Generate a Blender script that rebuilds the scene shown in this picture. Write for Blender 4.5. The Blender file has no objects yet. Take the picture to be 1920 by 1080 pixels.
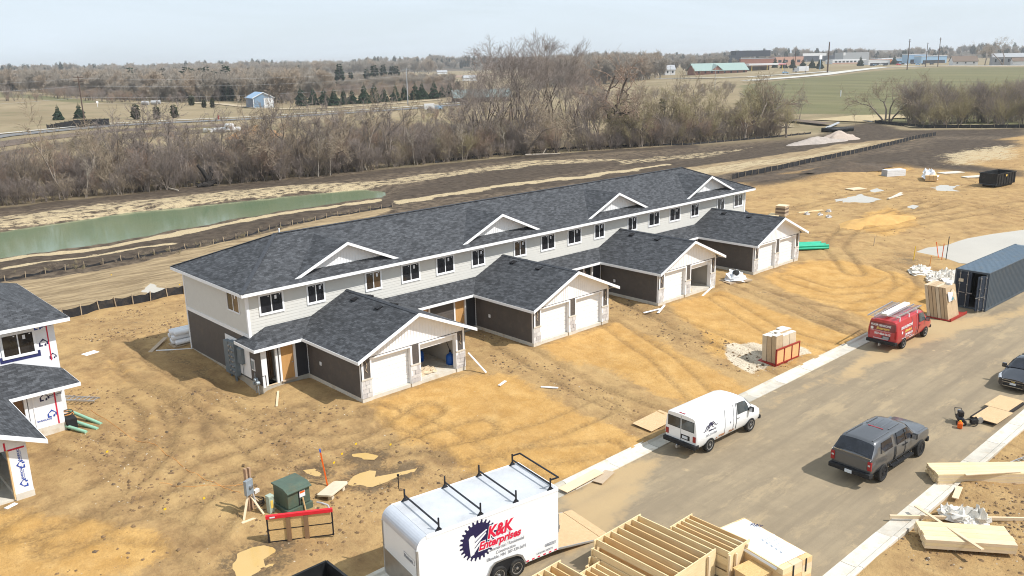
import bpy, bmesh, math, random
import numpy as np
from mathutils import Vector, Matrix, Euler
SC = bpy.context.scene
COL = SC.collection
R = math.radians
random.seed(7)
RNG = np.random.default_rng(7)
# ---------------------------------------------------------------- camera
cam_data = bpy.data.cameras.new('camera')
cam_data.sensor_width = 36.0
cam_data.lens = 30.06
cam_data.clip_start = 0.5
cam_data.clip_end = 20000.0
cam = bpy.data.objects.new('camera', cam_data)
COL.objects.link(cam)
_yaw, _pitch, _roll = R(42.57), R(15.014), R(-1.168)
_f = Vector((math.sin(_yaw) * math.cos(_pitch), math.cos(_yaw) * math.cos(_pitch), -math.sin(_pitch)))
_r = Vector((math.cos(_yaw), -math.sin(_yaw), 0.0))
_u = _r.cross(_f)
_r2 = _r * math.cos(_roll) + _u * math.sin(_roll)
_u2 = _u * math.cos(_roll) - _r * math.sin(_roll)
_m = Matrix((_r2, _u2, -_f)).transposed().to_4x4()
_m.translation = Vector((-20.651, -45.327, 18.102))
cam.matrix_world = _m
SC.camera = cam
# ---------------------------------------------------------------- sky and sun
SUN_EL, SUN_AZ = 49.6, -60.0            # azimuth measured from +X towards +Y
sun_dir = Vector((math.cos(R(SUN_EL)) * math.cos(R(SUN_AZ)), math.cos(R(SUN_EL)) * math.sin(R(SUN_AZ)), math.sin(R(SUN_EL))))
world = bpy.data.worlds.new('World')
SC.world = world
world.use_nodes = True
wn, wl = world.node_tree.nodes, world.node_tree.links
wn.clear()
w_out = wn.new('ShaderNodeOutputWorld')
w_bg = wn.new('ShaderNodeBackground')
w_sky = wn.new('ShaderNodeTexSky')
w_sky.sky_type = 'NISHITA'
w_sky.sun_disc = False
w_sky.sun_elevation = R(SUN_EL)
w_sky.sun_rotation = math.atan2(sun_dir.x, sun_dir.y)
w_sky.altitude = 300.0
w_sky.air_density = 1.0
w_sky.dust_density = 1.6
w_sky.ozone_density = 1.0
w_bg.inputs['Strength'].default_value = 0.10
# a thin veil of high cloud over the blue
w_tc = wn.new('ShaderNodeTexCoord')
w_map = wn.new('ShaderNodeMapping')
w_map.inputs['Scale'].default_value = (1.0, 1.0, 7.0)
w_map.inputs['Rotation'].default_value = (0.0, 0.06, 0.5)
w_noise = wn.new('ShaderNodeTexNoise')
w_noise.inputs['Scale'].default_value = 2.6
w_noise.inputs['Detail'].default_value = 9.0
w_noise.inputs['Roughness'].default_value = 0.62
w_noise.inputs['Distortion'].default_value = 0.6
w_ramp = wn.new('ShaderNodeMapRange')
w_ramp.inputs['From Min'].default_value = 0.38
w_ramp.inputs['From Max'].default_value = 0.72
w_ramp.inputs['To Min'].default_value = 0.78
w_ramp.inputs['To Max'].default_value = 0.95
w_mix = wn.new('ShaderNodeMix')
w_mix.data_type = 'RGBA'
wl.new(w_tc.outputs['Generated'], w_map.inputs['Vector'])
wl.new(w_map.outputs['Vector'], w_noise.inputs['Vector'])
wl.new(w_noise.outputs['Fac'], w_ramp.inputs['Value'])
wl.new(w_ramp.outputs['Result'], w_mix.inputs['Factor'])
wl.new(w_sky.outputs['Color'], w_mix.inputs['A'])
w_mix.inputs['B'].default_value = (7.7, 8.75, 9.75, 1.0)
wl.new(w_mix.outputs['Result'], w_bg.inputs['Color'])
wl.new(w_bg.outputs['Background'], w_out.inputs['Surface'])
sun_data = bpy.data.lights.new('sun', 'SUN')
sun_data.energy = 4.7
sun_data.angle = R(0.6)
sun_data.color = (1.0, 0.975, 0.94)
sun = bpy.data.objects.new('sun', sun_data)
COL.objects.link(sun)
sun.rotation_euler = sun_dir.to_track_quat('Z', 'Y').to_euler()
sun.location = (0, 0, 80)
SC.view_settings.view_transform = 'Standard'
SC.view_settings.look = 'None'
SC.view_settings.exposure = 0.12
SC.view_settings.gamma = 1.0
SC.view_settings.use_curve_mapping = False
try:
 SC.cycles.volume_bounces = 0
 SC.cycles.max_bounces = 6
 SC.cycles.use_denoising = True
 SC.cycles.denoising_prefilter = 'ACCURATE'
 SC.cycles.filter_width = 1.05
except Exception:
 pass
# ---------------------------------------------------------------- object helpers
def tag(o, label=None, cat=None, group=None, kind=None):
 if label: o['label'] = label
 if cat: o['category'] = cat
 if group: o['group'] = group
 if kind: o['kind'] = kind
 return o
def thing(name, label, cat, loc=(0, 0, 0), rz=0.0, group=None):
 o = bpy.data.objects.new(name, None)
 o.empty_display_size = 0.3
 COL.objects.link(o)
 o.location = loc
 o.rotation_euler = (0, 0, rz)
 return tag(o, label, cat, group)
def copy_tree(o, parent=None):
 c = o.copy()
 COL.objects.link(c)
 if parent is not None:
  c.parent = parent
 for ch in list(o.children):
  copy_tree(ch, c)
 return c
def clean(o):
 for k in ('label', 'category', 'group'):
  if k in o: del o[k]
class MB:
 """collects polygons with a material index each; build() links one mesh object with metric UVs"""
 def __init__(s):
  s.v, s.f, s.m = [], [], []
 def face(s, pts, m=0):
  b = len(s.v)
  s.v.extend([tuple(p) for p in pts])
  s.f.append(tuple(range(b, b + len(pts))))
  s.m.append(m)
 def mesh(s, verts, faces, m=0):
  b = len(s.v)
  s.v.extend([tuple(p) for p in verts])
  for f in faces:
   s.f.append(tuple(i + b for i in f)); s.m.append(m)
 def frame_box(s, o, a, b, c, m=0):
  """box from corner o along edge vectors a, b, c"""
  o, a, b, c = Vector(o), Vector(a), Vector(b), Vector(c)
  if a.cross(b).dot(c) < 0: a, b = b, a
  P = [o, o + a, o + a + b, o + b, o + c, o + a + c, o + a + b + c, o + b + c]
  s.mesh(P, [(3, 2, 1, 0), (4, 5, 6, 7), (0, 1, 5, 4), (1, 2, 6, 5), (2, 3, 7, 6), (3, 0, 4, 7)], m)
 def box(s, x0, x1, y0, y1, z0, z1, m=0):
  s.frame_box((x0, y0, z0), (x1 - x0, 0, 0), (0, y1 - y0, 0), (0, 0, z1 - z0), m)
 def cbox(s, c, size, rz=0.0, m=0, rx=0.0, ry=0.0):
  M = Euler((rx, ry, rz)).to_matrix()
  a, b, d = M @ Vector((size[0], 0, 0)), M @ Vector((0, size[1], 0)), M @ Vector((0, 0, size[2]))
  s.frame_box(Vector(c) - (a + b + d) / 2, a, b, d, m)
 def beam(s, p0, p1, w, h, m=0, up=(0, 0, 1)):
  p0, p1 = Vector(p0), Vector(p1)
  d = p1 - p0
  sd = d.cross(Vector(up))
  if sd.length < 1e-6: sd = Vector((1, 0, 0))
  sd.normalize()
  u = sd.cross(d).normalized()
  s.frame_box(p0 - sd * w / 2 - u * h / 2, d, sd * w, u * h, m)
 def tube(s, p0, p1, r0, r1=None, n=8, m=0, cap=True):
  r1 = r0 if r1 is None else r1
  p0, p1 = Vector(p0), Vector(p1)
  d = (p1 - p0).normalized()
  a = d.orthogonal().normalized(); b = d.cross(a)
  vs = []
  for p, r in ((p0, r0), (p1, r1)):
   for i in range(n):
    t = 2 * math.pi * i / n
    vs.append(p + (a * math.cos(t) + b * math.sin(t)) * r)
  fs = [(i, (i + 1) % n, n + (i + 1) % n, n + i) for i in range(n)]
  if cap: fs += [tuple(range(n))[::-1], tuple(range(n, 2 * n))]
  s.mesh(vs, fs, m)
 def path(s, pts, r, n=6, m=0):
  for a, b in zip(pts[:-1], pts[1:]):
   s.tube(a, b, r, r, n, m)
 def prism(s, poly, off, m=0):
  """closed prism: polygon (list of 3d points) swept by vector off"""
  off = Vector(off); P = [Vector(p) for p in poly]; n = len(P)
  nrm = Vector((0, 0, 0))
  for i in range(n): nrm += P[i].cross(P[(i + 1) % n])
  if nrm.dot(off) < 0: P.reverse()
  vs = P + [p + off for p in P]
  fs = [tuple(range(n))[::-1], tuple(range(n, 2 * n))] + [(i, (i + 1) % n, n + (i + 1) % n, n + i) for i in range(n)]
  s.mesh(vs, fs, m)
 def lathe(s, prof, c, axis, n=16, m=0):
  """prof: list of (radius, offset along axis)"""
  c, ax = Vector(c), Vector(axis).normalized()
  a = ax.orthogonal().normalized(); b = ax.cross(a)
  vs = []
  for r, o in prof:
   for i in range(n):
    t = 2 * math.pi * i / n
    vs.append(c + ax * o + (a * math.cos(t) + b * math.sin(t)) * r)
  k = len(prof)
  fs = [(j * n + i, j * n + (i + 1) % n, (j + 1) * n + (i + 1) % n, (j + 1) * n + i) for j in range(k - 1) for i in range(n)]
  if prof[0][0] > 1e-4: fs.append(tuple(range(n))[::-1])
  if prof[-1][0] > 1e-4: fs.append(tuple(range((k - 1) * n, k * n)))
  s.mesh(vs, fs, m)
 def data(s, name, mats, smooth=False, uv=True):
  me = bpy.data.meshes.new(name)
  me.from_pydata(s.v, [], s.f)
  if not isinstance(mats, (list, tuple)): mats = [mats]
  for m in mats: me.materials.append(m)
  me.polygons.foreach_set('material_index', s.m)
  if smooth is True:
   me.polygons.foreach_set('use_smooth', [True] * len(s.f))
  if uv:
   lay = me.uv_layers.new(name='UVMap')
   out = np.zeros((len(me.loops), 2), np.float32)
   co = np.array(s.v, np.float64)
   k = 0
   for f in s.f:
    p = co[list(f)]
    n = np.zeros(3)
    for i in range(len(f)):
     n += np.cross(p[i], p[(i + 1) % len(f)])
    L = np.linalg.norm(n)
    n = n / L if L > 1e-12 else np.array((0, 0, 1.0))
    if abs(n[2]) > 0.999: u, w = np.array((1.0, 0, 0)), np.array((0, 1.0, 0))
    else:
     u = np.cross((0, 0, 1.0), n); u /= np.linalg.norm(u); w = np.cross(n, u)
    out[k:k + len(f), 0] = p @ u; out[k:k + len(f), 1] = p @ w
    k += len(f)
   lay.data.foreach_set('uv', out.ravel())
  me.update()
  return me
 def build(s, name, mats, parent=None, loc=(0, 0, 0), rz=0.0, smooth=False, bevel=0.0, angle=None, uv=True):
  me = s.data(name, mats, smooth or angle is not None, uv)
  if angle is not None:
   try: me.set_sharp_from_angle(angle=R(angle))
   except Exception: pass
  o = bpy.data.objects.new(name, me)
  COL.objects.link(o)
  o.location = loc
  o.rotation_euler = (0, 0, rz)
  if parent is not None: o.parent = parent
  if bevel > 0:
   b = o.modifiers.new('bevel', 'BEVEL'); b.width = bevel; b.segments = 2; b.limit_method = 'ANGLE'
  return o
def from_mesh(name, me, parent=None, loc=(0, 0, 0), rz=0.0):
 o = bpy.data.objects.new(name, me); COL.objects.link(o)
 o.location = loc; o.rotation_euler = (0, 0, rz)
 if parent is not None: o.parent = parent
 return o
def text(name, body, size, mat, parent, loc, rot, shear=0.0, bold=0.0, width=1.0, align='LEFT', depth=0.004, fit=0.0):
 cu = bpy.data.curves.new(name, 'FONT')
 cu.body = body; cu.size = size; cu.shear = shear; cu.offset = bold; cu.extrude = depth
 cu.align_x = align; cu.space_character = 1.0; cu.resolution_u = 3
 t = bpy.data.objects.new(name, cu)
 COL.objects.link(t)
 dg = bpy.context.evaluated_depsgraph_get()
 me = bpy.data.meshes.new_from_object(t.evaluated_get(dg))
 bpy.data.objects.remove(t); bpy.data.curves.remove(cu)
 me.materials.clear(); me.materials.append(mat)
 if fit:
  xs = [v.co.x for v in me.vertices]; x0 = min(xs); width = fit / (max(xs) - x0)
  for v in me.vertices: v.co.x -= x0
 if width != 1.0:
  for v in me.vertices: v.co.x *= width
 o = bpy.data.objects.new(name, me); COL.objects.link(o)
 o.parent = parent; o.location = loc; o.rotation_euler = rot
 return o
# ---------------------------------------------------------------- material helpers
class NT:
 def __init__(s, name):
  s.mat = bpy.data.materials.new(name); s.mat.use_nodes = True
  s.n, s.l = s.mat.node_tree.nodes, s.mat.node_tree.links
  s.n.clear()
  s.out = s.n.new('ShaderNodeOutputMaterial')
  s.b = s.n.new('ShaderNodeBsdfPrincipled')
  s.l.new(s.b.outputs['BSDF'], s.out.inputs['Surface'])
  s.tc = s.n.new('ShaderNodeTexCoord')
 def set(s, node, key, val):
  if isinstance(val, bpy.types.NodeSocket): s.l.new(val, node.inputs[key])
  elif val is not None:
   if isinstance(val, tuple) and len(val) == 3 and node.inputs[key].type == 'RGBA': val = (*val, 1.0)
   node.inputs[key].default_value = val
 def noise(s, scale, detail=5, rough=0.6, vec=None, dist=0.0, out='Fac'):
  n = s.n.new('ShaderNodeTexNoise')
  s.set(n, 'Scale', scale); s.set(n, 'Detail', detail); s.set(n, 'Roughness', rough); s.set(n, 'Distortion', dist)
  s.l.new(vec if vec is not None else s.tc.outputs['Object'], n.inputs['Vector'])
  return n.outputs[out]
 def vor(s, scale, vec=None, out='Color', feature='F1'):
  n = s.n.new('ShaderNodeTexVoronoi'); n.feature = feature
  s.set(n, 'Scale', scale)
  s.l.new(vec if vec is not None else s.tc.outputs['Object'], n.inputs['Vector'])
  return n.outputs[out]
 def map(s, scale=(1, 1, 1), rot=(0, 0, 0), src='Object', loc=(0, 0, 0)):
  n = s.n.new('ShaderNodeMapping')
  n.inputs['Scale'].default_value = scale; n.inputs['Rotation'].default_value = rot; n.inputs['Location'].default_value = loc
  s.l.new(s.tc.outputs[src], n.inputs['Vector'])
  return n.outputs['Vector']
 def rng(s, val, a, b, c=0.0, d=1.0, smooth=False):
  n = s.n.new('ShaderNodeMapRange')
  if smooth: n.interpolation_type = 'SMOOTHSTEP'
  s.set(n, 'Value', val)
  for k, v in (('From Min', a), ('From Max', b), ('To Min', c), ('To Max', d)): s.set(n, k, v)
  return n.outputs['Result']
 def mix(s, fac, a, b, mode='MIX'):
  n = s.n.new('ShaderNodeMix'); n.data_type = 'RGBA'; n.blend_type = mode
  s.set(n, 'Factor', fac)
  for k, v in (('A', a), ('B', b)):
   sock = [i for i in n.inputs if i.name == k and i.type == 'RGBA'][0]
   if isinstance(v, bpy.types.NodeSocket): s.l.new(v, sock)
   else: sock.default_value = (*v, 1.0)
  return [o for o in n.outputs if o.type == 'RGBA'][0]
 def math(s, op, a, b=0.0, clamp=False):
  n = s.n.new('ShaderNodeMath'); n.operation = op; n.use_clamp = clamp
  for i, v in enumerate((a, b)):
   if isinstance(v, bpy.types.NodeSocket): s.l.new(v, n.inputs[i])
   else: n.inputs[i].default_value = v
  return n.outputs[0]
 def attr(s, name):
  n = s.n.new('ShaderNodeAttribute'); n.attribute_name = name
  return n.outputs['Fac']
 def bump(s, h, strength=0.4, dist=0.05):
  n = s.n.new('ShaderNodeBump')
  n.inputs['Strength'].default_value = strength; n.inputs['Distance'].default_value = dist
  s.l.new(h, n.inputs['Height']); s.l.new(n.outputs['Normal'], s.b.inputs['Normal'])
 def done(s, col, rough=0.7, metal=0.0, spec=0.3):
  s.set(s.b, 'Base Color', col); s.set(s.b, 'Roughness', rough); s.set(s.b, 'Metallic', metal)
  s.set(s.b, 'Specular IOR Level', spec)
  return s.mat
def mat(name, col, rough=0.7, metal=0.0, var=0.12, scale=2.5, spec=0.3, bump=0.0, bscale=30.0, dirt=None, coat=0.0):
 t = NT(name)
 lo = tuple(c * (1 - var) for c in col); hi = tuple(min(1, c * (1 + var)) for c in col)
 c = t.mix(t.rng(t.noise(scale, 6, 0.65), 0.3, 0.7), lo, hi)
 if dirt:
  c = t.mix(t.rng(t.noise(scale * 0.7, 8, 0.7, vec=t.map(loc=(5, 2, 1))), 0.52, 0.68, 0, dirt[1]), c, dirt[0])
 if bump: t.bump(t.noise(bscale, 4, 0.6), bump, 0.02)
 m = t.done(c, rough, metal, spec)
 if coat: t.set(t.b, 'Coat Weight', coat); t.set(t.b, 'Coat Roughness', 0.08)
 return m
M = {}
M['white_trim'] = mat('white_trim', (0.80, 0.80, 0.80), 0.55, var=0.03)
M['white_paint'] = mat('white_paint', (0.80, 0.80, 0.79), 0.3, var=0.015, spec=0.5, coat=0.4)
M['housewrap'] = mat('housewrap', (0.74, 0.745, 0.76), 0.6, var=0.06, scale=1.3, bump=0.25, bscale=3.0)
M['siding_light'] = mat('siding_light', (0.60, 0.585, 0.54), 0.6, var=0.03)
M['siding_dark'] = mat('siding_dark', (0.094, 0.081, 0.072), 0.6, var=0.1, dirt=((0.2, 0.15, 0.1), 0.25))
M['door_charcoal'] = mat('door_charcoal', (0.035, 0.035, 0.04), 0.5)
M['concrete'] = mat('concrete', (0.50, 0.46, 0.39), 0.85, var=0.14, scale=1.6, bump=0.2, dirt=((0.42, 0.30, 0.17), 0.7))
M['concrete_pale'] = mat('concrete_pale', (0.60, 0.555, 0.47), 0.85, var=0.1, scale=2.0, bump=0.2, dirt=((0.46, 0.33, 0.19), 0.6))
M['concrete_damp'] = mat('concrete_damp', (0.40, 0.37, 0.31), 0.8, var=0.15, scale=1.2, bump=0.2, dirt=((0.36, 0.26, 0.15), 0.8))
M['stone_a'] = mat('stone_a', (0.56, 0.53, 0.50), 0.85, var=0.12, scale=6, bump=0.5, bscale=18)
M['stone_b'] = mat('stone_b', (0.47, 0.44, 0.42), 0.85, var=0.14, scale=6, bump=0.5, bscale=18)
M['stone_c'] = mat('stone_c', (0.62, 0.60, 0.57), 0.85, var=0.1, scale=6, bump=0.5, bscale=18)
M['mortar'] = mat('mortar', (0.42, 0.40, 0.37), 0.9)
M['black_metal'] = mat('black_metal', (0.012, 0.013, 0.018), 0.45, var=0.2)
M['black_plastic'] = mat('black_plastic', (0.016, 0.016, 0.017), 0.6, var=0.2)
M['rubber'] = mat('rubber', (0.022, 0.021, 0.02), 0.8, var=0.25, dirt=((0.10, 0.08, 0.055), 0.6))
M['alloy'] = mat('alloy', (0.55, 0.55, 0.55), 0.35, 0.8, var=0.1)
M['steel'] = mat('steel', (0.45, 0.46, 0.48), 0.4, 0.9, var=0.1)
M['galv'] = mat('galv', (0.30, 0.34, 0.37), 0.5, 0.3, var=0.12)
M['meter_grey'] = mat('meter_grey', (0.16, 0.19, 0.21), 0.5, 0.1, var=0.12)
M['vent'] = mat('vent', (0.015, 0.015, 0.017), 0.5)
M['red_paint'] = mat('red_paint', (0.42, 0.022, 0.028), 0.3, var=0.06, spec=0.5, coat=0.5)
M['red_strap'] = mat('red_strap', (0.62, 0.02, 0.03), 0.5, var=0.1)
M['red_tape'] = mat('red_tape', (0.55, 0.02, 0.05), 0.5)
M['navy_tape'] = mat('navy_tape', (0.03, 0.035, 0.12), 0.5, var=0.4, scale=9)
M['logo_blue'] = mat('logo_blue', (0.03, 0.07, 0.32), 0.5)
M['logo_navy'] = mat('logo_navy', (0.018, 0.014, 0.06), 0.5)
M['logo_red'] = mat('logo_red', (0.62, 0.015, 0.05), 0.4)
M['logo_yellow'] = mat('logo_yellow', (0.75, 0.52, 0.12), 0.4)
M['grey_text'] = mat('grey_text', (0.30, 0.30, 0.32), 0.5)
M['pickup_grey'] = mat('pickup_grey', (0.115, 0.118, 0.125), 0.32, 0.55, var=0.05, spec=0.5, coat=0.6)
M['topper_grey'] = mat('topper_grey', (0.125, 0.13, 0.14), 0.32, 0.5, var=0.05, spec=0.5, coat=0.6)
M['car_black'] = mat('car_black', (0.012, 0.014, 0.022), 0.2, 0.2, var=0.1, spec=0.6, coat=1.0)
M['tail_red'] = mat('tail_red', (0.30, 0.008, 0.012), 0.2, spec=0.6)
M['lamp_clear'] = mat('lamp_clear', (0.55, 0.56, 0.58), 0.12, 0.3, spec=0.7)
M['plate'] = mat('plate', (0.62, 0.66, 0.70), 0.4)
M['chrome'] = mat('chrome', (0.6, 0.6, 0.62), 0.15, 1.0)
M['blue_plastic'] = mat('blue_plastic', (0.01, 0.10, 0.42), 0.35)
M['cardboard'] = mat('cardboard', (0.46, 0.335, 0.205), 0.85, var=0.1, scale=3)
M['cardboard_pale'] = mat('cardboard_pale', (0.56, 0.45, 0.31), 0.85, var=0.1, scale=3)
M['orange'] = mat('orange', (0.75, 0.12, 0.01), 0.5)
M['yellow'] = mat('yellow', (0.75, 0.48, 0.02), 0.5)
M['blue_tip'] = mat('blue_tip', (0.05, 0.12, 0.5), 0.5)
M['transformer_green'] = mat('transformer_green', (0.075, 0.108, 0.08), 0.45, var=0.15, dirt=((0.14, 0.12, 0.07), 0.5))
M['ped_green'] = mat('ped_green', (0.36, 0.42, 0.34), 0.55, var=0.1)
M['pipe_green'] = mat('pipe_green', (0.03, 0.42, 0.25), 0.4, var=0.12)
M['pipe_pale_green'] = mat('pipe_pale_green', (0.28, 0.50, 0.36), 0.45, var=0.1)
M['lid_beige'] = mat('lid_beige', (0.60, 0.52, 0.38), 0.8, var=0.08)
M['plastic_wrap'] = mat('plastic_wrap', (0.68, 0.64, 0.57), 0.45, var=0.12, scale=4, bump=0.5, bscale=9)
M['white_wrap'] = mat('white_wrap', (0.78, 0.79, 0.81), 0.4, var=0.04, scale=2, bump=0.35, bscale=5)
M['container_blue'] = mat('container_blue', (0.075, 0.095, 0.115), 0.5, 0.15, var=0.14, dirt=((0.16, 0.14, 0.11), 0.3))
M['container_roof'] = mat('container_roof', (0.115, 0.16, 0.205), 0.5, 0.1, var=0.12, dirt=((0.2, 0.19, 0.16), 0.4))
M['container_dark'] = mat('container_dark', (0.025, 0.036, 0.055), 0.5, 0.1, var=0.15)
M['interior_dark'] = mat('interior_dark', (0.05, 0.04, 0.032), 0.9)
M['silt_black'] = mat('silt_black', (0.018, 0.018, 0.02), 0.75, var=0.3, scale=1.5, dirt=((0.12, 0.09, 0.06), 0.5), bump=0.4, bscale=2.5)
M['stake'] = mat('stake', (0.40, 0.31, 0.21), 0.85, var=0.2)
M['blue_steel'] = mat('blue_steel', (0.20, 0.29, 0.40), 0.5, 0.2, var=0.06)
M['blue_steel_dark'] = mat('blue_steel_dark', (0.16, 0.20, 0.28), 0.5, 0.2, var=0.06)
M['blue_roof'] = mat('blue_roof', (0.28, 0.42, 0.58), 0.45, 0.2, var=0.05)
M['teal_roof'] = mat('teal_roof', (0.27, 0.355, 0.325), 0.6, var=0.1)
M['dull_roof'] = mat('dull_roof', (0.17, 0.21, 0.20), 0.7)
M['brick_red'] = mat('brick_red', (0.30, 0.13, 0.09), 0.85, var=0.12, scale=0.4)
M['brick_pale'] = mat('brick_pale', (0.52, 0.30, 0.22), 0.85, var=0.08, scale=0.4)
M['brick_dark'] = mat('brick_dark', (0.035, 0.045, 0.062), 0.7, var=0.12)
M['far_white'] = mat('far_white', (0.72, 0.72, 0.72), 0.7, var=0.05)
M['far_grey'] = mat('far_grey', (0.36, 0.37, 0.38), 0.7, var=0.08)
M['far_blue'] = mat('far_blue', (0.30, 0.46, 0.62), 0.6, var=0.08)
M['far_brown'] = mat('far_brown', (0.16, 0.115, 0.085), 0.8, var=0.1)
M['far_orange'] = mat('far_orange', (0.62, 0.26, 0.12), 0.7, var=0.1)
M['far_glass'] = mat('far_glass', (0.03, 0.035, 0.045), 0.2, spec=0.5)
M['pole_wood'] = mat('pole_wood', (0.10, 0.065, 0.05), 0.85, var=0.2)
M['pole_grey'] = mat('pole_grey', (0.35, 0.36, 0.37), 0.6)
M['skin'] = mat('skin', (0.45, 0.27, 0.19), 0.6)
M['shirt'] = mat('shirt', (0.68, 0.66, 0.66), 0.8)
M['jeans'] = mat('jeans', (0.06, 0.08, 0.14), 0.8)
M['rope_grey'] = mat('rope_grey', (0.40, 0.40, 0.40), 0.7)
M['cord_orange'] = mat('cord_orange', (0.62, 0.28, 0.08), 0.6)
M['gypsum'] = mat('gypsum', (0.50, 0.46, 0.40), 0.8, var=0.06, scale=1.0)
M['dumpster'] = mat('dumpster', (0.012, 0.013, 0.014), 0.5, var=0.3, dirt=((0.10, 0.07, 0.05), 0.35))
M['scrap_dark'] = mat('scrap_dark', (0.03, 0.025, 0.022), 0.9)
def glass_mat(name, col, rough=0.05):
 t = NT(name)
 c = t.mix(t.rng(t.noise(1.3, 3, 0.5), 0.35, 0.65), tuple(x * 0.6 for x in col), tuple(x * 1.5 for x in col))
 return t.done(c, rough, 0.0, 0.6)
M['glass'] = glass_mat('glass', (0.018, 0.018, 0.02))
M['glass_brown'] = glass_mat('glass_brown', (0.10, 0.065, 0.042))
M['glass_tint'] = glass_mat('glass_tint', (0.012, 0.014, 0.02))
M['glass_van'] = glass_mat('glass_van', (0.045, 0.055, 0.06))
def wood_mat(name, a, b, stretch=(1.5, 30, 30), rough=0.75, src='UV'):
 t = NT(name)
 v = t.map(stretch, src='UV')
 g = t.noise(1.0, 6, 0.6, vec=v, dist=0.8)
 w = t.noise(0.9, 4, 0.6)
 c = t.mix(t.rng(g, 0.3, 0.72), a, b)
 c = t.mix(t.rng(w, 0.35, 0.7, 0, 0.45), c, tuple(x * 0.8 for x in a))
 k = t.vor(3.1, out='Distance', vec=t.map((2.2, 7, 7), src='UV'))
 c = t.mix(t.rng(k, 0.05, 0.11, 0.55, 0.0), c, tuple(x * 0.45 for x in a))
 return t.done(c, rough, 0, 0.2)
M['lumber'] = wood_mat('lumber', (0.70, 0.52, 0.28), (0.82, 0.67, 0.42))
M['lumber_warm'] = wood_mat('lumber_warm', (0.64, 0.42, 0.20), (0.76, 0.55, 0.30))
M['lumber_pale'] = wood_mat('lumber_pale', (0.66, 0.50, 0.32), (0.76, 0.62, 0.43))
M['lumber_grey'] = wood_mat('lumber_grey', (0.42, 0.32, 0.22), (0.52, 0.41, 0.29))
M['door_wood'] = wood_mat('door_wood', (0.52, 0.28, 0.10), (0.58, 0.33, 0.13), (20, 1.2, 20))
M['stud_brown'] = wood_mat('stud_brown', (0.20, 0.115, 0.06), (0.28, 0.17, 0.09), (20, 1.2, 20))
def osb_mat(name, base):
 t = NT(name)
 v1 = t.vor(16, vec=t.map((1, 3.2, 1), src='UV'))
 v2 = t.vor(22, vec=t.map((3.0, 1, 1), rot=(0, 0, 0.6), src='UV'))
 sep = t.n.new('ShaderNodeSeparateColor'); t.l.new(v1, sep.inputs[0])
 sep2 = t.n.new('ShaderNodeSeparateColor'); t.l.new(v2, sep2.inputs[0])
 c = t.mix(sep.outputs[0], tuple(x * 0.78 for x in base), tuple(min(1, x * 1.12) for x in base))
 c = t.mix(t.math('MULTIPLY', sep2.outputs[1], 0.5), c, (base[0] * 0.95, base[1] * 0.8, base[2] * 0.6))
 return t.done(c, 0.8, 0, 0.2)
M['osb'] = osb_mat('osb', (0.60, 0.42, 0.20))
M['plywood'] = osb_mat('plywood', (0.58, 0.42, 0.25))
M['red_frame'] = mat('red_frame', (0.30, 0.03, 0.02), 0.6, var=0.15)
M['crate_face'] = mat('crate_face', (0.66, 0.38, 0.17), 0.75, var=0.1)
def shingle_mat(name, dark, light, blend):
 t = NT(name)
 br = t.n.new('ShaderNodeTexBrick')
 br.offset = 0.37; br.offset_frequency = 2; br.squash = 0.7; br.squash_frequency = 3
 t.l.new(t.map((1, 1, 1), src='UV'), br.inputs['Vector'])
 t.set(br, 'Color1', dark); t.set(br, 'Color2', light); t.set(br, 'Mortar', tuple(x * 0.5 for x in dark))
 t.set(br, 'Scale', 1.0); t.set(br, 'Mortar Size', 0.006); t.set(br, 'Mortar Smooth', 0.3); t.set(br, 'Bias', -0.1)
 t.set(br, 'Brick Width', 0.30); t.set(br, 'Row Height', 0.142)
 br2 = t.n.new('ShaderNodeTexBrick')
 br2.offset = 0.61; br2.offset_frequency = 2
 t.l.new(t.map((1, 1, 1), src='UV', loc=(0.13, 0.071, 0)), br2.inputs['Vector'])
 t.set(br2, 'Color1', (0.74, 0.74, 0.74)); t.set(br2, 'Color2', (1.2, 1.2, 1.2)); t.set(br2, 'Mortar', (0.8, 0.8, 0.8))
 t.set(br2, 'Scale', 1.0); t.set(br2, 'Mortar Size', 0.0); t.set(br2, 'Brick Width', 0.21); t.set(br2, 'Row Height', 0.142)
 c = t.mix(0.9, br.outputs['Color'], br2.outputs['Color'], 'MULTIPLY')
 c = t.mix(t.rng(t.noise(0.35, 5, 0.6), 0.35, 0.68, 0, blend), c, tuple(x * 0.9 for x in light))
 t.bump(br.outputs['Fac'], 0.5, -0.012)
 return t.done(c, 0.85, 0, 0.25)
M['shingle'] = shingle_mat('shingle', (0.041, 0.043, 0.047), (0.092, 0.096, 0.104), 0.04)
M['ridge_cap'] = mat('ridge_cap', (0.05, 0.054, 0.062), 0.85, var=0.3, scale=8)
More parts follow.
